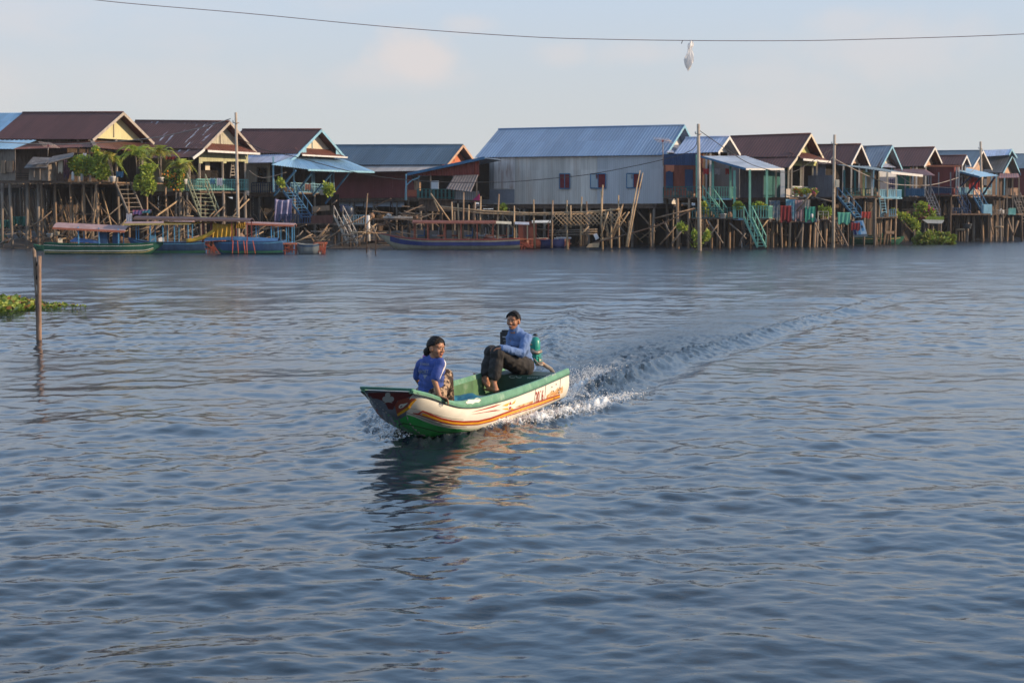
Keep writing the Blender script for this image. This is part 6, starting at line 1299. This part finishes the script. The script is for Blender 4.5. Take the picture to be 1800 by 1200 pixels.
# ------------------------------------------------------------------ poles, wires, aerials
concrete = mat('pole_concrete', (.42, .34, .26), .8, .15, 3, (.30, .24, .19))
def upole(label, x0, y0, x1, Y, r): 
    t, b_ = at(x0, y0, Y), at(x1, 440, Y); b_.z = -1.2; b = MB(); b.tube([b_, b_.lerp(t, .5), t], [r*1.2, r*1.05, r*.85], 12); root = empty('utility_pole', V(b_.x, b_.y, 0), label, 'pole', 'utility poles along the river front'); b.build('shaft', concrete, root); d = (t-b_).normalized()
    b = MB(); b.tube([t-d*.7+V(0,-.12,0), t-d*.7+V(.14, -.1, 0)], .03, 6); b.tube([t-d*.66-V(.22,0,0), t-d*.66+V(.22,0,0)], .025, 6); b.build('bracket', steel, root)
    b = MB(); b.lathe(t-d*.62-V(.2,0,0), [(.03, 0), (.05, .03), (.03, .06), (.05, .09), (.02, .12)], 8); b.build('insulator', PNT['white'], root)
    for k in (.35, .55): b = MB(); q = b_.lerp(t, k); b.tube([q-d*.04, q+d*.04], r*1.15, 10); b.build('strap', steel, root)
    return root
upole('tallest pale pole, rising beside the turquoise railed veranda', 414.5, 198, 420, 104, .095); upole('weathered pole in front of the mint green porch house', 1227.5, 218, 1230.5, 107, .115)
p3 = upole('pole with a white meter box on its side', 1467, 237, 1464.5, 117.5, .105); p4 = upole('thin far pole near the right edge', 1723.5, 249, 1728, 152, .115)
p = at(1471.5, 322.5, 117.2); b = MB(); b.box(p, (.28, .22, .55)); b.box(p+V(.0, -.12, .05), (.2, .03, .3)); b.build('meter_box', PNT['cream'], p3); p = at(1731, 320, 151.5); b = MB(); b.box(p, (.32, .25, .6)); b.build('meter_box', mat('box_grey', (.30, .30, .31), .6), p4)
wire_m = mat('wire_dark', (.03, .028, .03), .6); wire_g = mat('wire_grey', (.30, .25, .21), .6)
def wire(label, pts, r=.018, m=None, name='power_cable'):
    W_ = [at(*p) for p in pts]; out_ = []
    for i in range(len(W_)-1):
        p0, p1, p2, p3_ = W_[max(i-1, 0)], W_[i], W_[i+1], W_[min(i+2, len(W_)-1)]
        for k in range(6): t = k/6; out_.append(.5*((2*p1)+(p2-p0)*t+(2*p0-5*p1+4*p2-p3_)*t*t+(3*p1-p0-3*p2+p3_)*t**3))
    out_.append(W_[-1]); b = MB(); b.tube(out_, r, 6); return b.build(name, m or wire_m, None, label, 'cable')
wire('thin reddish cable crossing the sky above the whole scene', [(-400, -95, 25), (0, -26, 25), (175, 1, 25), (430, 23.5, 25), (700, 49, 25), (930, 65, 25), (1070, 69.5, 25), (1210, 71.5, 25), (1360, 72, 25), (1500, 70, 25), (1800, 60, 25), (2100, 38, 25), (2600, -20, 25)], .0056, mat('wire_red', (.26, .19, .20), .6), 'overhead_cable')
wire('pale cable sagging from the left edge to the tallest pole', [(-30, 247, 110), (0, 250, 110), (117, 253.5, 109), (257, 244, 107), (350, 225.5, 105.5), (405, 209, 104)], .03, wire_g)
wire('long dark cable drooping between the first two poles across the tin house', [(416, 240, 104), (459, 262, 104), (520, 276, 104.5), (613, 300.7, 105), (700, 315, 105.5), (790, 320.5, 106), (850, 320.5, 106.2), (900, 319.6, 106.4), (982, 312.6, 106.6), (1052, 304, 106.8), (1164, 281, 107), (1217, 263, 107), (1226, 240, 107)], .026)
wire('dark cable from the second pole down to the white corner post', [(1229, 229, 107), (1243, 239, 107.5), (1303, 280, 110), (1338, 295, 112), (1376, 303, 114), (1400, 300, 115), (1430, 282, 116), (1464, 261, 117)], .024); wire('short cable loop hanging left of the meter box pole', [(1436, 283, 117), (1451, 288, 117), (1464, 276, 117)], .026, wire_g)
wire('slack cable from the meter box pole to the far pole', [(1468, 280, 117), (1514, 304, 122), (1550, 319, 128), (1577, 324.5, 132), (1632, 325.5, 140), (1673, 316, 146), (1707, 302.4, 150), (1722, 285, 152)], .034, wire_g); wire('thin line crossing below the slack cable near the blue balcony', [(1576, 305, 130), (1604, 323, 134), (1640, 328, 138), (1680, 331, 143)], .02)
wire('cable strung across the cream wall behind the blue struts', [(438, 300, 121), (452, 310, 121), (470, 312, 121), (503, 303, 121)], .02, wire_g); wire('guy line running down from the deck to the water near the second pole', [(1222, 366, 110), (1150, 398, 110), (1040, 428, 110)], .05, WOOD['plank'], 'mooring_rope')
def aerial(label, px, py, Y, x1, y1):
    r = empty('tv_aerial', at(x1, y1, Y), label, 'aerial', 'television aerials'); b = MB(); t = at(px, py, Y); b.tube([at(x1, y1, Y), t+V(0, 0, .1)], .03, 6); b.build('mast', steel, r)
    b = MB(); pl = mat('aerial_rod', (.62, .50, .46), .4, metal=.3); b.tube([t+V(-.6, .2, .1), t+V(.6, -.2, .0)], .02, 6)
    for k in range(-4, 5): q = t+V(.13*k, -.043*k, .05-.012*k); l = .42+.02*k; b.tube([q+V(-l*.5, -l*.6, .18), q+V(l*.5, l*.6, -.18)], .012, 5)
    b.build('rods', pl, r); b = MB(); b.box(t, (.14, .1, .16)); b.build('receiver', mat('aerial_red', (.45, .14, .13), .5), r)
aerial('pale aerial on a short mast above the scrap hut', 85, 256, 110.5, 84, 275); aerial('pinkish aerial on a thin mast at the end of the blue roof', 1165, 248, 114.2, 1165.5, 292)
# plastic bag caught on the overhead cable
b = MB(); n, sg = 18, 18; vs = []
for i in range(n+1):
    t = i/n; p = at(1215.5-8*t**1.3-1.5*math.sin(t*5), 72+51*t, 25); rad = .010 + .055*math.sin(max(0, (t-.30)/.70)*math.pi)**.7*(1 if t > .30 else 0) + (.03*math.sin(t/.36*math.pi) if t < .36 else 0)
    for k in range(sg): a = 6.283*k/sg; w = 1+.3*math.sin(a*3+t*6)+.15*math.sin(a*7+t*11); vs.append(p + V(math.cos(a)*rad*w, math.sin(a)*rad*w*.7, .02*math.sin(a*2+t*9)))
b.add(vs, [(i*sg+k, i*sg+(k+1)%sg, (i+1)*sg+(k+1)%sg, (i+1)*sg+k) for i in range(n) for k in range(sg)], 0, False); b.build('plastic_bag', mat('bag_white', (.9, .88, .86), .4, .05, transl=.5), None, 'torn white plastic bag dangling from the overhead cable', 'bag')
b = MB(); b.tube([at(1199.5, 71.5, 25), at(1199, 74, 25), at(1197.8, 77, 25)], .006, 5); b.build('string', wire_m, None, 'short loose string hanging from the cable left of the bag', 'string')

# ------------------------------------------------------------------ bamboo walkway and poles beside the tin house
wk = empty('bamboo_walkway', at(930, 400, 111), 'rickety bamboo walkway with crossed lattice in front of the tin house', 'walkway')
Pw = lambda x, y, o=0: at(x, y, 111+o)
for o_ in (0, 1.0):
    b = MB(); b.tube([Pw(766, 362.5, o_), Pw(850, 371, o_), Pw(940, 375, o_), Pw(1030, 373, o_), Pw(1090, 367.5, o_)], .065, 7); b.tube([Pw(772, 366, o_), Pw(850, 375, o_), Pw(940, 377.5, o_), Pw(1056, 374, o_)], .05, 7); b.build('runner', WOOD['bamboo'], wk)
for i in range(26): b = MB(); x = 778+i*11.6+U(-2, 2); y = 366+min(10, (x-778)/14) - max(0, (x-980)/18); b.tube([Pw(x, y-1, -.1), Pw(x+U(-2, 2), y-1, 1.2)], .035, 6); b.build('cross_stick', WOOD['bamboo'], wk)
b = MB()
for i in range(17): x = 958+i*7.6; b.tube([Pw(x, 397-(max(0, x-1040)/14), -.08), Pw(x+20, 376-(max(0, x-1020)/20), -.08)], .032, 5)
for i in range(16): x = 972+i*7.4; b.tube([Pw(x, 377-(max(0, x-1020)/20), -.14), Pw(x+18, 395-(max(0, x-1040)/14), -.14)], .030, 5)
b.build('lattice', WOOD['bamboo'], wk)
for x, y0, y1, dx in ((815, 338, 438, -3), (794, 355, 436, 4), (805, 358, 436, 2), (824, 360, 436, 0), (835, 355, 436, -2), (845, 345, 436, -1), (877, 341, 436, -4), (904, 362, 436, 0), (938, 351, 436, 2), (971.5, 352, 436, -2), (996.5, 352, 438, 1), (1003, 361, 400, 0), (1022.5, 346, 430, -2), (1031, 354, 430, 0), (1057, 336, 438, 2), (1059.5, 325, 400, -3), (1073, 366, 436, 1), (1087, 343, 436, 1), (1064, 369, 428, 9), (1095, 358, 428, -22)):
    b = MB(); b.tube([Pw(x+dx*1.0, y1, U(-.3, .3)), Pw(x+dx*.4+U(-1, 1), (y0+y1)/2, U(-.2, .2)), Pw(x, y0, 0)], [.075, .065, .05], 7); b.build('pole', WOOD[rr.choice(['bamboo', 'bamboo', 'warm'])], wk)
b = MB(); b.prism([Pw(1055, 422, 0), Pw(1089, 419, 0), Pw(1089, 419, 1.2), Pw(1055, 422, 1.2)], (0, 0, .12)); b.build('landing_board', WOOD['bamboo'], wk)
for y in (405, 409, 413): b = MB(); b.tube([Pw(965, y+U(-1, 1), .6), Pw(1050, y-2, .6)], .045, 6); b.build('runner', WOOD['grey'], wk)
for x0, y0, x1, y1 in ((1056, 415, 1069, 372), (1075, 412, 1094, 362), (1021, 412, 1035, 398), (1084, 405, 1106, 372), (757, 340, 792, 390), (763, 352, 772, 372)): b = MB(); b.tube([Pw(x0, y0, -.3), Pw(x1, y1, -.3)], .055, 6); b.build('brace', WOOD['bamboo'], wk)
for (x0, y0), (x1, y1), lb in (((1101, 434), (1125, 300), 'long bamboo pole leaning against the tin house, left one of a pair'), ((1103, 434), (1130, 304), 'long bamboo pole leaning against the tin house, right one of a pair')): b = MB(); b.tube([at(x0, y0, 109.5), at((x0+x1)/2-1, (y0+y1)/2, 110.5), at(x1, y1, 111.5)], [.075, .06, .035], 8); b.build('bamboo_pole', WOOD['bamboo'], None, lb, 'pole', 'bamboo poles leaning on the tin house')
b = MB(); b.slab(at(1047, 422, 108), at(1053, 418, 108), at(1049, 410, 108.4), at(1043, 412, 108.4), .04); b.build('signboard', [bp('sign_white', (.5, .45, .42))], None, 'small faded white board with red edge leaning by the bamboo landing', 'board'); b = MB(); b.prism([at(1031, 435, 108), at(1052, 435, 108), at(1054, 427, 108), at(1036, 429, 108)], (0, .8, 0)); b.build('wooden_box', WOOD['bamboo'], None, 'sunlit yellow wooden crate at the waterline by the bamboo landing', 'crate')
# heap of firewood and scrap between the maroon house and the walkway
for i in range(30):
    p = at(U(652, 736), U(362, 412), U(116, 119)); a = U(-.5, .5); l = U(.6, 1.8); b = MB(); q = p+V(l*math.cos(a), U(-.4, .4), l*math.sin(a)); b.beam(p, q, U(.06, .2), .06); b.build('scrap_wood', WOOD[rr.choice(['warm', 'plank', 'grey', 'dark'])], None, 'piece of scrap timber stacked in the heap below the maroon house', 'timber', 'scrap timber below the maroon house')
sc = empty('scrap_shelf', at(690, 385, 118), 'rough timber shelf loaded with pale bricks and pots below the maroon house', 'shelf'); b = MB(); b.prism([at(640, 386, 117.4), at(738, 387, 117.4), at(738, 387, 120), at(640, 386, 120)], (0, 0, .12)); b.build('board', WOOD['plank'], sc)
for i in range(10): b = MB(); p = at(676+i*5.2, 383+U(-1, .5), 117.6); b.box(p, (.20, .3, U(.18, .34))); b.build('block', mat('block_pale', (.36, .33, .30), .8, .3), sc)
for x in (645, 662, 685, 706, 730): b = MB(); p = at(x, 386, 117.8); b.tube([V(p.x, p.y, -.8), p], .08, 6); b.build('leg', WOOD['dark'], sc)
# landing with pale rail and steps beside the blue awning house
ld = empty('river_landing', at(615, 395, 117), 'small landing with pale railing, steps and white corner post', 'landing'); b = MB(); b.prism([at(585, 396, 116.6), at(649, 396, 116), at(652, 396, 120), at(585, 396, 121)], (0, 0, .1)); b.build('deck', WOOD['grey'], ld)
slats(ld, [at(604, 395.5, 116.6), at(648, 395.5, 116.2)], .70, mat('rail_pale', (.34, .46, .48), .8, .2), gap=.18); stairs(ld, at(587, 379, 116), at(612, 428, 114), at(603, 379, 115.6)-at(587, 379, 116), WOOD['pale'], 7, True, .7)
b = MB(); b.tube([at(648, 424, 115.6), at(647, 379, 115.8)], .13, 8); b.build('corner_post', PNT['white'], ld)
for x in (588, 600, 615, 631): b = MB(); p = at(x, 396, 117); b.tube([V(p.x, p.y, -.8), p], .09, 6); b.build('leg', WOOD['dark'], ld)
for x0, y0, x1, y1 in ((560, 440, 606, 425), (598, 428, 655, 407), (652, 396, 668, 422), (640, 425, 646, 340), (625, 436, 641, 407), (655, 420, 662, 399), (612, 402, 623, 432)): b = MB(); b.tube([at(x0, y0, 113.5), at(x1, y1, 114)], .05, 6); b.build('pole', WOOD[rr.choice(['warm', 'grey'])], ld)
p = at(613, 378, 118); b = MB(); b.lathe(p, [(.3, 0), (.36, .1), (.36, .5), (.3, .62), (.2, .64)], 14); b.build('water_barrel', mat('barrel_navy', (.02, .03, .055), .4, .15), None, 'dark blue round barrel standing behind the pale landing rail', 'barrel')
for px, y0, y1, lb in ((644.5, 408, 446, 'thin stake standing in the water left of the tour boat bow'), (660, 412, 448, 'forked thin stake standing in the water by the tour boat bow')): b = MB(); b.tube([at(px, y1, 96), at(px+.6, y0, 96)], .035, 6); b.tube([at(px, y1-8, 96), at(px+5, y1-16, 96)], .02, 5); b.build('water_stake', WOOD['plank'], None, lb, 'stake')

# ------------------------------------------------------------------ cloths, tubs and other things on the decks
def cloth(x0, x1, y0, y1, Y, m, label, name='hanging_cloth', cat='cloth', group=None, **k): return drape(x0, x1, y0, y1, Y, k.pop('sag', .6), m, label, name, cat, k.pop('ripple', .04), group, k.pop('taper', 0), k.pop('nrip', 3))
cm = lambda n, c, v=.2, c2=None: mat('cloth_'+n, c, .85, v, 4, c2, c2lo=.48, c2hi=.52)
cloth(483, 513, 349, 387, 121.6, mat('cloth_lilac', (.19, .17, .30), .5, .4, 3, (.34, .32, .46)), 'big crumpled lilac plastic sheet hanging behind the blue stairs', 'plastic_sheet', 'sheet', ripple=.3, sag=3)
cloth(233, 250, 369, 377, 112, cm('purple', (.15, .09, .24), .5, (.32, .08, .14)), 'purple and red cloth on the line behind the boats'); cloth(250, 266, 368, 374, 112, cm('teal', (.03, .17, .22), .4, (.30, .12, .2)), 'teal printed cloth on the line behind the boats'); cloth(222, 232, 375, 392, 111.8, cm('white', (.42, .42, .48)), 'white conical mosquito cloth hanging near the ladder', sag=0)
cloth(371.5, 392, 360, 388.5, 117.5, PNT['blood'], 'x', 'x') and None
bpy.data.objects.remove(bpy.data.objects['x'])
for x0, x1, y0, y1, m, lb in ((1371.5, 1391, 361, 389, PNT['blood'], 'dark red sheet hanging on the washing deck'), (1381, 1399, 350, 384, cm('skyblue', (.09, .27, .36), .3, (.20, .34, .42)), 'blue patterned sheet on the washing deck'), (1397, 1412, 351, 386, cm('dustypink', (.34, .21, .22), .25, (.24, .15, .16)), 'dusty pink sheet on the washing deck'), (1410, 1424, 351, 366, cm('grey', (.26, .24, .22)), 'grey cloth above the green sheet'), (1415, 1433, 363, 388, cm('emerald', (.03, .27, .20)), 'emerald green sheet at the right of the washing deck'), (1352, 1371, 352, 386, cm('slateblue', (.09, .13, .18), .4, (.18, .19, .18)), 'dark blue-grey tarpaulin closing the left of the washing deck')): cloth(x0, x1, y0, y1, 118.2 if x0 > 1375 else 117.8, m, lb, group='sheets on the washing deck')
cloth(1372, 1436, 384, 391, 118.4, cm('navy', (.03, .05, .10)), 'navy cloth along the foot of the washing deck'); cloth(1472, 1495, 373, 393, 120.4, cm('seagreen', (.09, .36, .26), .15), 'sea green net hung on the landing beside the worn stairs', 'net', 'net', taper=.1)
cloth(1496, 1512, 391, 404, 120, PNT['blood'], 'torn red cloth under the sea green net', sag=1)
for x0, x1, y0, y1, Y, m, lb in ((432, 438, 335, 343, 118.4, 'grey', 'small grey rag over the turquoise railing'), (369, 378, 313, 323, 119.3, 'skyblue', 'faded blue trousers over the turquoise railing'), (381, 391, 313, 326, 119.2, 'white', 'pale shirt drying on the turquoise railing')): cloth(x0, x1, y0, y1, Y, MATS['cloth_'+m], lb, 'drying_clothes', 'clothes', 'clothes on the turquoise railing')
cloth(102, 110, 282, 303, 113, PNT['cream'], 'pale shirt hanging in the doorway beside the scrap hut', 'shirt', 'shirt'); cloth(112, 122, 281, 312, 114, cm('plum', (.09, .05, .11)), 'dark plum cloth hanging beside the pale shirt'); cloth(146, 152, 269, 282, 113.6, MATS['cloth_white'], 'lilac-white cloth hanging above the yellow blossoms'); cloth(291, 308, 275, 280, 116, PNT['blood'], 'bright red cloth under the skirt roof edge'); cloth(204, 217, 301, 311, 113.6, mat('cloth_blue', (.03, .16, .34), .6), 'blue plastic sheet behind the white pots', 'plastic_sheet', 'sheet')
cloth(1540, 1546, 324, 336, 121.2, PNT['orange'], 'x2', 'x2'); bpy.data.objects.remove(bpy.data.objects['x2'])
cloth(536, 546, 323, 333, 124, cm('rust', (.32, .14, .09)), 'rust coloured cloth over the sky blue railing'); cloth(1170, 1185, 290, 301, 116, PNT['orange'], 'orange curtain over the blue door of the porch house', 'curtain', 'curtain'); cloth(1200, 1207, 330, 346, 115.2, cm('coral', (.50, .13, .09)), 'coral towel over the dark teal railing', 'towel', 'towel')
for i, (x, lb) in enumerate(((1236, 'left'), (1256, 'middle'), (1275, 'right'))): cloth(x, x+10, 296, 306, 114.6, cm('lantern_red', (.40, .03, .03)) if i != 1 else cm('lantern_pale', (.36, .30, .30)), 'red-trimmed cloth, %s of the three hung under the porch roof' % lb, 'hung_cloth', 'cloth', 'cloths hung under the porch roof')
cloth(1703, 1722, 309, 330, 149, cm('scarlet', (.42, .025, .03)), 'scarlet cloth hanging behind the blue struts', sag=2); cloth(1735, 1742, 333, 342, 148.8, PNT['cream'], 'cream cloth over the sky blue balcony'); cloth(1552, 1558, 313, 332, 132.5, cm('white', (.4, .4, .4)), 'x3', 'x3'); bpy.data.objects.remove(bpy.data.objects['x3'])
cloth(1562, 1573, 313, 330, 132.6, cm('navy2', (.05, .05, .10), .4, (.16, .14, .2)), 'dark washing on the pale blue balcony'); cloth(1513, 1531, 372, 383, 124.5, cm('red2', (.38, .04, .03)), 'red mat hung over the rail of the far landing', 'mat', 'mat'); cloth(598, 612, 360, 371, 122, cm('dusk', (.05, .05, .1)), 'dark cloth beside the barrel')
green_net = mat('net_green', (.02, .13, .10), .8, .4, 5); cloth(0, 26, 386, 400, 116.5, green_net, 'dark green fishing net hanging low under the left house', 'fishing_net', 'net', ripple=.3); cloth(0, 12, 412, 426, 115, green_net, 'dark green net heaped at the left edge by the mud', 'fishing_net', 'net', ripple=.3); cloth(20, 54, 380, 396, 118, green_net, 'faded green net slung between stilts left of the ladder', 'fishing_net', 'net', ripple=.3)
def tub(label, px, py, Y, r, h, m, name='tub', cat='tub', group=None): b = MB(); b.lathe(at(px, py, Y), [(r*.8, 0), (r, h), (r*1.06, h), (r*1.06, h+.03), (r*.93, h+.03), (r*.75, .06)], 14); return b.build(name, m, None, label, cat, group)
tub('white bucket on the teal railed lower deck', 1271, 384, 112.4, .22, .3, PNT['white'], 'bucket', 'bucket'); tub('white water tank on a post by the blue stairs', 1489, 356, 122, .2, .32, PNT['white'], 'water_tank', 'tank'); tub('white plastic basin on the mud beside the dark skiff', 88, 416, 113, .25, .2, PNT['white']); tub('cream pot on the mud behind the green boat', 101, 414, 113, .16, .22, PNT['cream']); tub('grey round washtub hanging under the far right decks', 1700, 402, 146, .42, .4, mat('tub_grey', (.16, .18, .20), .6))
b = MB(); b.lathe(at(1427, 383, 117.6), [(.06, 0), (.1, .05), (.1, .25), (.06, .3)], 10); b.build('white_jug', PNT['white'], None, 'white jug on the edge of the washing deck', 'jug')
b = MB(); p = at(128, 318, 113); b.lathe(p, [(.10, 0), (.12, .2), (.09, .4), (.11, .5), (.06, .62), (.02, .66)], 10); b.build('ornament', PNT['white'], None, 'small white figure-like ornament left of the yellow blossoms', 'ornament')
for i in range(5): b = MB(); x = 1541+i*6; b.tube([at(x, 430, 129), at(x+U(-6, 6), 385, 129.5)], .07, 6); b.build('leaning_pole', WOOD['warm'], None, 'bare pole leaning under the pale blue balcony landing', 'pole', 'poles leaning under the pale blue balcony')
b = MB(); b.slab(at(1558, 411, 128.6), at(1572, 411, 128.6), at(1572, 406, 129), at(1556, 406, 129), .05); b.build('plank_tray', WOOD['warm'], None, 'small wooden tray on posts beside the green boats', 'tray')

# household things stored on the low decks and in the shade under the floors
def clutter(px, py, Y, k, where):
    p = at(px, py, Y); b = MB(); r = U(.16, .34)
    if k == 0: b.lathe(p, [(r*.6, 0), (r, r*.6), (r*.95, r*1.2), (r*.55, r*1.6), (r*.65, r*1.75)], 12); n, m, c = 'clay_jar', mat('clay_jar', (.22, .12, .07), .6, .3), 'jar'
    elif k == 1: b.lathe(p, [(r*.7, 0), (r, r*.9), (r*1.05, r*.9), (r*.9, r*.8), (r*.65, .05)], 12); n, m, c = 'basket', WOOD['bamboo'], 'basket'
    elif k == 2: b.box(p+V(0, 0, r*.7), (r*1.5, r*1.1, r*1.4), U(-.4, .4)); b.box(p+V(0, 0, r*1.5), (r*.5, r*.3, r*.3)); n, m, c = 'jerrycan', [PNT['white'], PNT['blue'], PNT['cream'], OR][rr.randrange(4)], 'jerrycan'
    else:
        b.box(p+V(0, 0, .04), (r*2.6, r*1.6, .06))
        for z in (.16, .30): b.beam(p+V(-r*1.3, -r*.8, z), p+V(r*1.3, -r*.8, z), .03, .09); b.beam(p+V(-r*1.3, r*.8, z), p+V(r*1.3, r*.8, z), .03, .09); b.beam(p+V(-r*1.3, -r*.8, z), p+V(-r*1.3, r*.8, z), .03, .09); b.beam(p+V(r*1.3, -r*.8, z), p+V(r*1.3, r*.8, z), .03, .09)
        n, m, c = 'crate', WOOD['warm'], 'crate'
    b.build(n, m, None, {'jar': 'brown clay water jar kept '+where, 'basket': 'woven bamboo basket kept '+where, 'jerrycan': 'plastic jerrycan kept '+where, 'crate': 'slatted wooden crate kept '+where}[c], c, c+'s '+where)
for x0, x1, y, Y0, Y1, n, wh_ in ((0, 320, 427, 113.5, 118, 16, 'on the mud under the yellow gabled house'), (330, 480, 424, 113, 119, 9, 'on the mud below the turquoise railed veranda'), (490, 584, 394, 121.5, 125, 8, 'on the dark landing under the blue awning'), (590, 648, 395, 116.8, 119, 4, 'on the pale railed river landing'), (642, 736, 385, 117.8, 119.5, 6, 'on the scrap shelf below the maroon house'), (1218, 1288, 384.5, 113.4, 117, 7, 'on the lower deck of the mint porch house'), (1355, 1436, 390, 119, 124, 7, 'behind the sheets on the washing deck'), (1440, 1495, 388, 121.6, 125, 5, 'on the landing by the sea green net'), (1545, 1575, 383, 129.2, 132, 3, 'on the landing under the pale blue balcony'), (1674, 1788, 377, 147, 156, 9, 'on the lower deck near the far pole'), (1170, 1222, 348, 116, 118, 4, 'on the red-brown porch beside the tin house'), (1486, 1540, 345.5, 126.5, 130, 5, 'on the veranda under the long grey awning'), (486, 516, 337, 126.5, 128, 3, 'on the sky-blue railed veranda')):
    for _ in range(n): clutter(U(x0, x1), y, U(Y0, Y1), rr.randrange(4), wh_)
# ------------------------------------------------------------------ near stakes and floating plants at the left
st = empty('mooring_stakes', on_z(67, 598, 0), 'pair of old grey stakes tied together standing in open water', 'stake'); Yp = st['w'][1]
b = MB(); q = lambda x, y, o=0: at(x, y, Yp+o); b.tube([q(67, 600)-V(0, 0, .6), q(66.5, 560), q(64.5, 510), q(62.5, 480), q(61, 455), q(60, 441), q(57, 436.5)], [.036, .036, .036, .036, .034, .034, .028], 10); b.build('stake', wd('stake_grey', (.22, .16, .12), .45, (.10, .075, .055), sc=9, bump=.8, bscale=30), st)
b = MB(); b.tube([q(68.5, 600, -.05)-V(0, 0, .6), q(69, 560, -.05), q(69, 500, -.05), q(69, 470, -.05), q(69.5, 450, -.05)], [.042, .042, .038, .038, .036], 10); b.build('stake', wd('stake_warm', (.25, .165, .12), .4, (.11, .075, .055), sc=9, bump=.8, bscale=30), st)
b = MB(); b.tube([q(65.5, 519, -.03), q(66.5, 501, -.03)], .032, 8); b.build('wedge', WOOD['pale'], st); b = MB()
for y in (484, 487, 463): b.tube([q(65.5, y, -.02), q(66.5, y+.3, -.02)], .052, 10)
b.build('binding', WOOD['black'], st)
b = MB()
def hy(px, py, s):
    p = on_z(px, py, .0)
    for k in range(4):
        a = U(0, 6.28); d = V(math.cos(a), math.sin(a), U(.5, 1.6)).normalized(); l = U(.10, .20)*s; t = p+V(U(-.06, .06), U(-.06, .06), .02)+d*l; w = d.cross(V(0, 0, 1)).normalized()*l*.42; u = (d+V(0, 0, .3)).normalized()*l*.5
        b.add([p, p+V(.01, 0, 0), t], [(0, 1, 2)], 0); b.add([t-u*.5, t-u*.2+w, t+u*.4+w*.7, t+u*.7, t+u*.4-w*.7, t-u*.2-w], [(0, 1, 2, 3, 4, 5)], rr.choice((0, 0, 1, 1, 2)))
for _ in range(480): x = U(-60, 66); k = max(0, 1-max(0, x-20)/60); hy(x, 541+U(-1, 1)*(14-.10*max(0, x))*k+.02*x, .9)
for _ in range(70): x = 66+abs(rr.gauss(0, 32)); hy(x, 542+U(-5, 5)*max(.2, 1-(x-66)/90), .55)
b.build('water_hyacinth', [mat('hyacinth_green', (.16, .24, .03), .5, .3, 4, transl=.3), mat('hyacinth_light', (.30, .35, .06), .5, .25, 4, transl=.3), mat('hyacinth_brown', (.16, .09, .03), .7, .3)], None, kind='stuff', org=on_z(30, 541, 0))

# ------------------------------------------------------------------ the moist evening air
b = MB(); b.box((0, 3900, 6.0), (8300, 8500, 17.0))
hm = bpy.data.materials.new('haze'); hm.use_nodes = True; hn = hm.node_tree; hn.nodes.clear()
ho_ = hn.nodes.new('ShaderNodeOutputMaterial'); pv = hn.nodes.new('ShaderNodeVolumePrincipled'); pv.inputs['Color'].default_value = (.86, .90, .96, 1); pv.inputs['Density'].default_value = .0002
hn.links.new(pv.outputs[0], ho_.inputs['Volume'])
b.build('haze', hm, None, kind='stuff', org=(0, 0, 0))
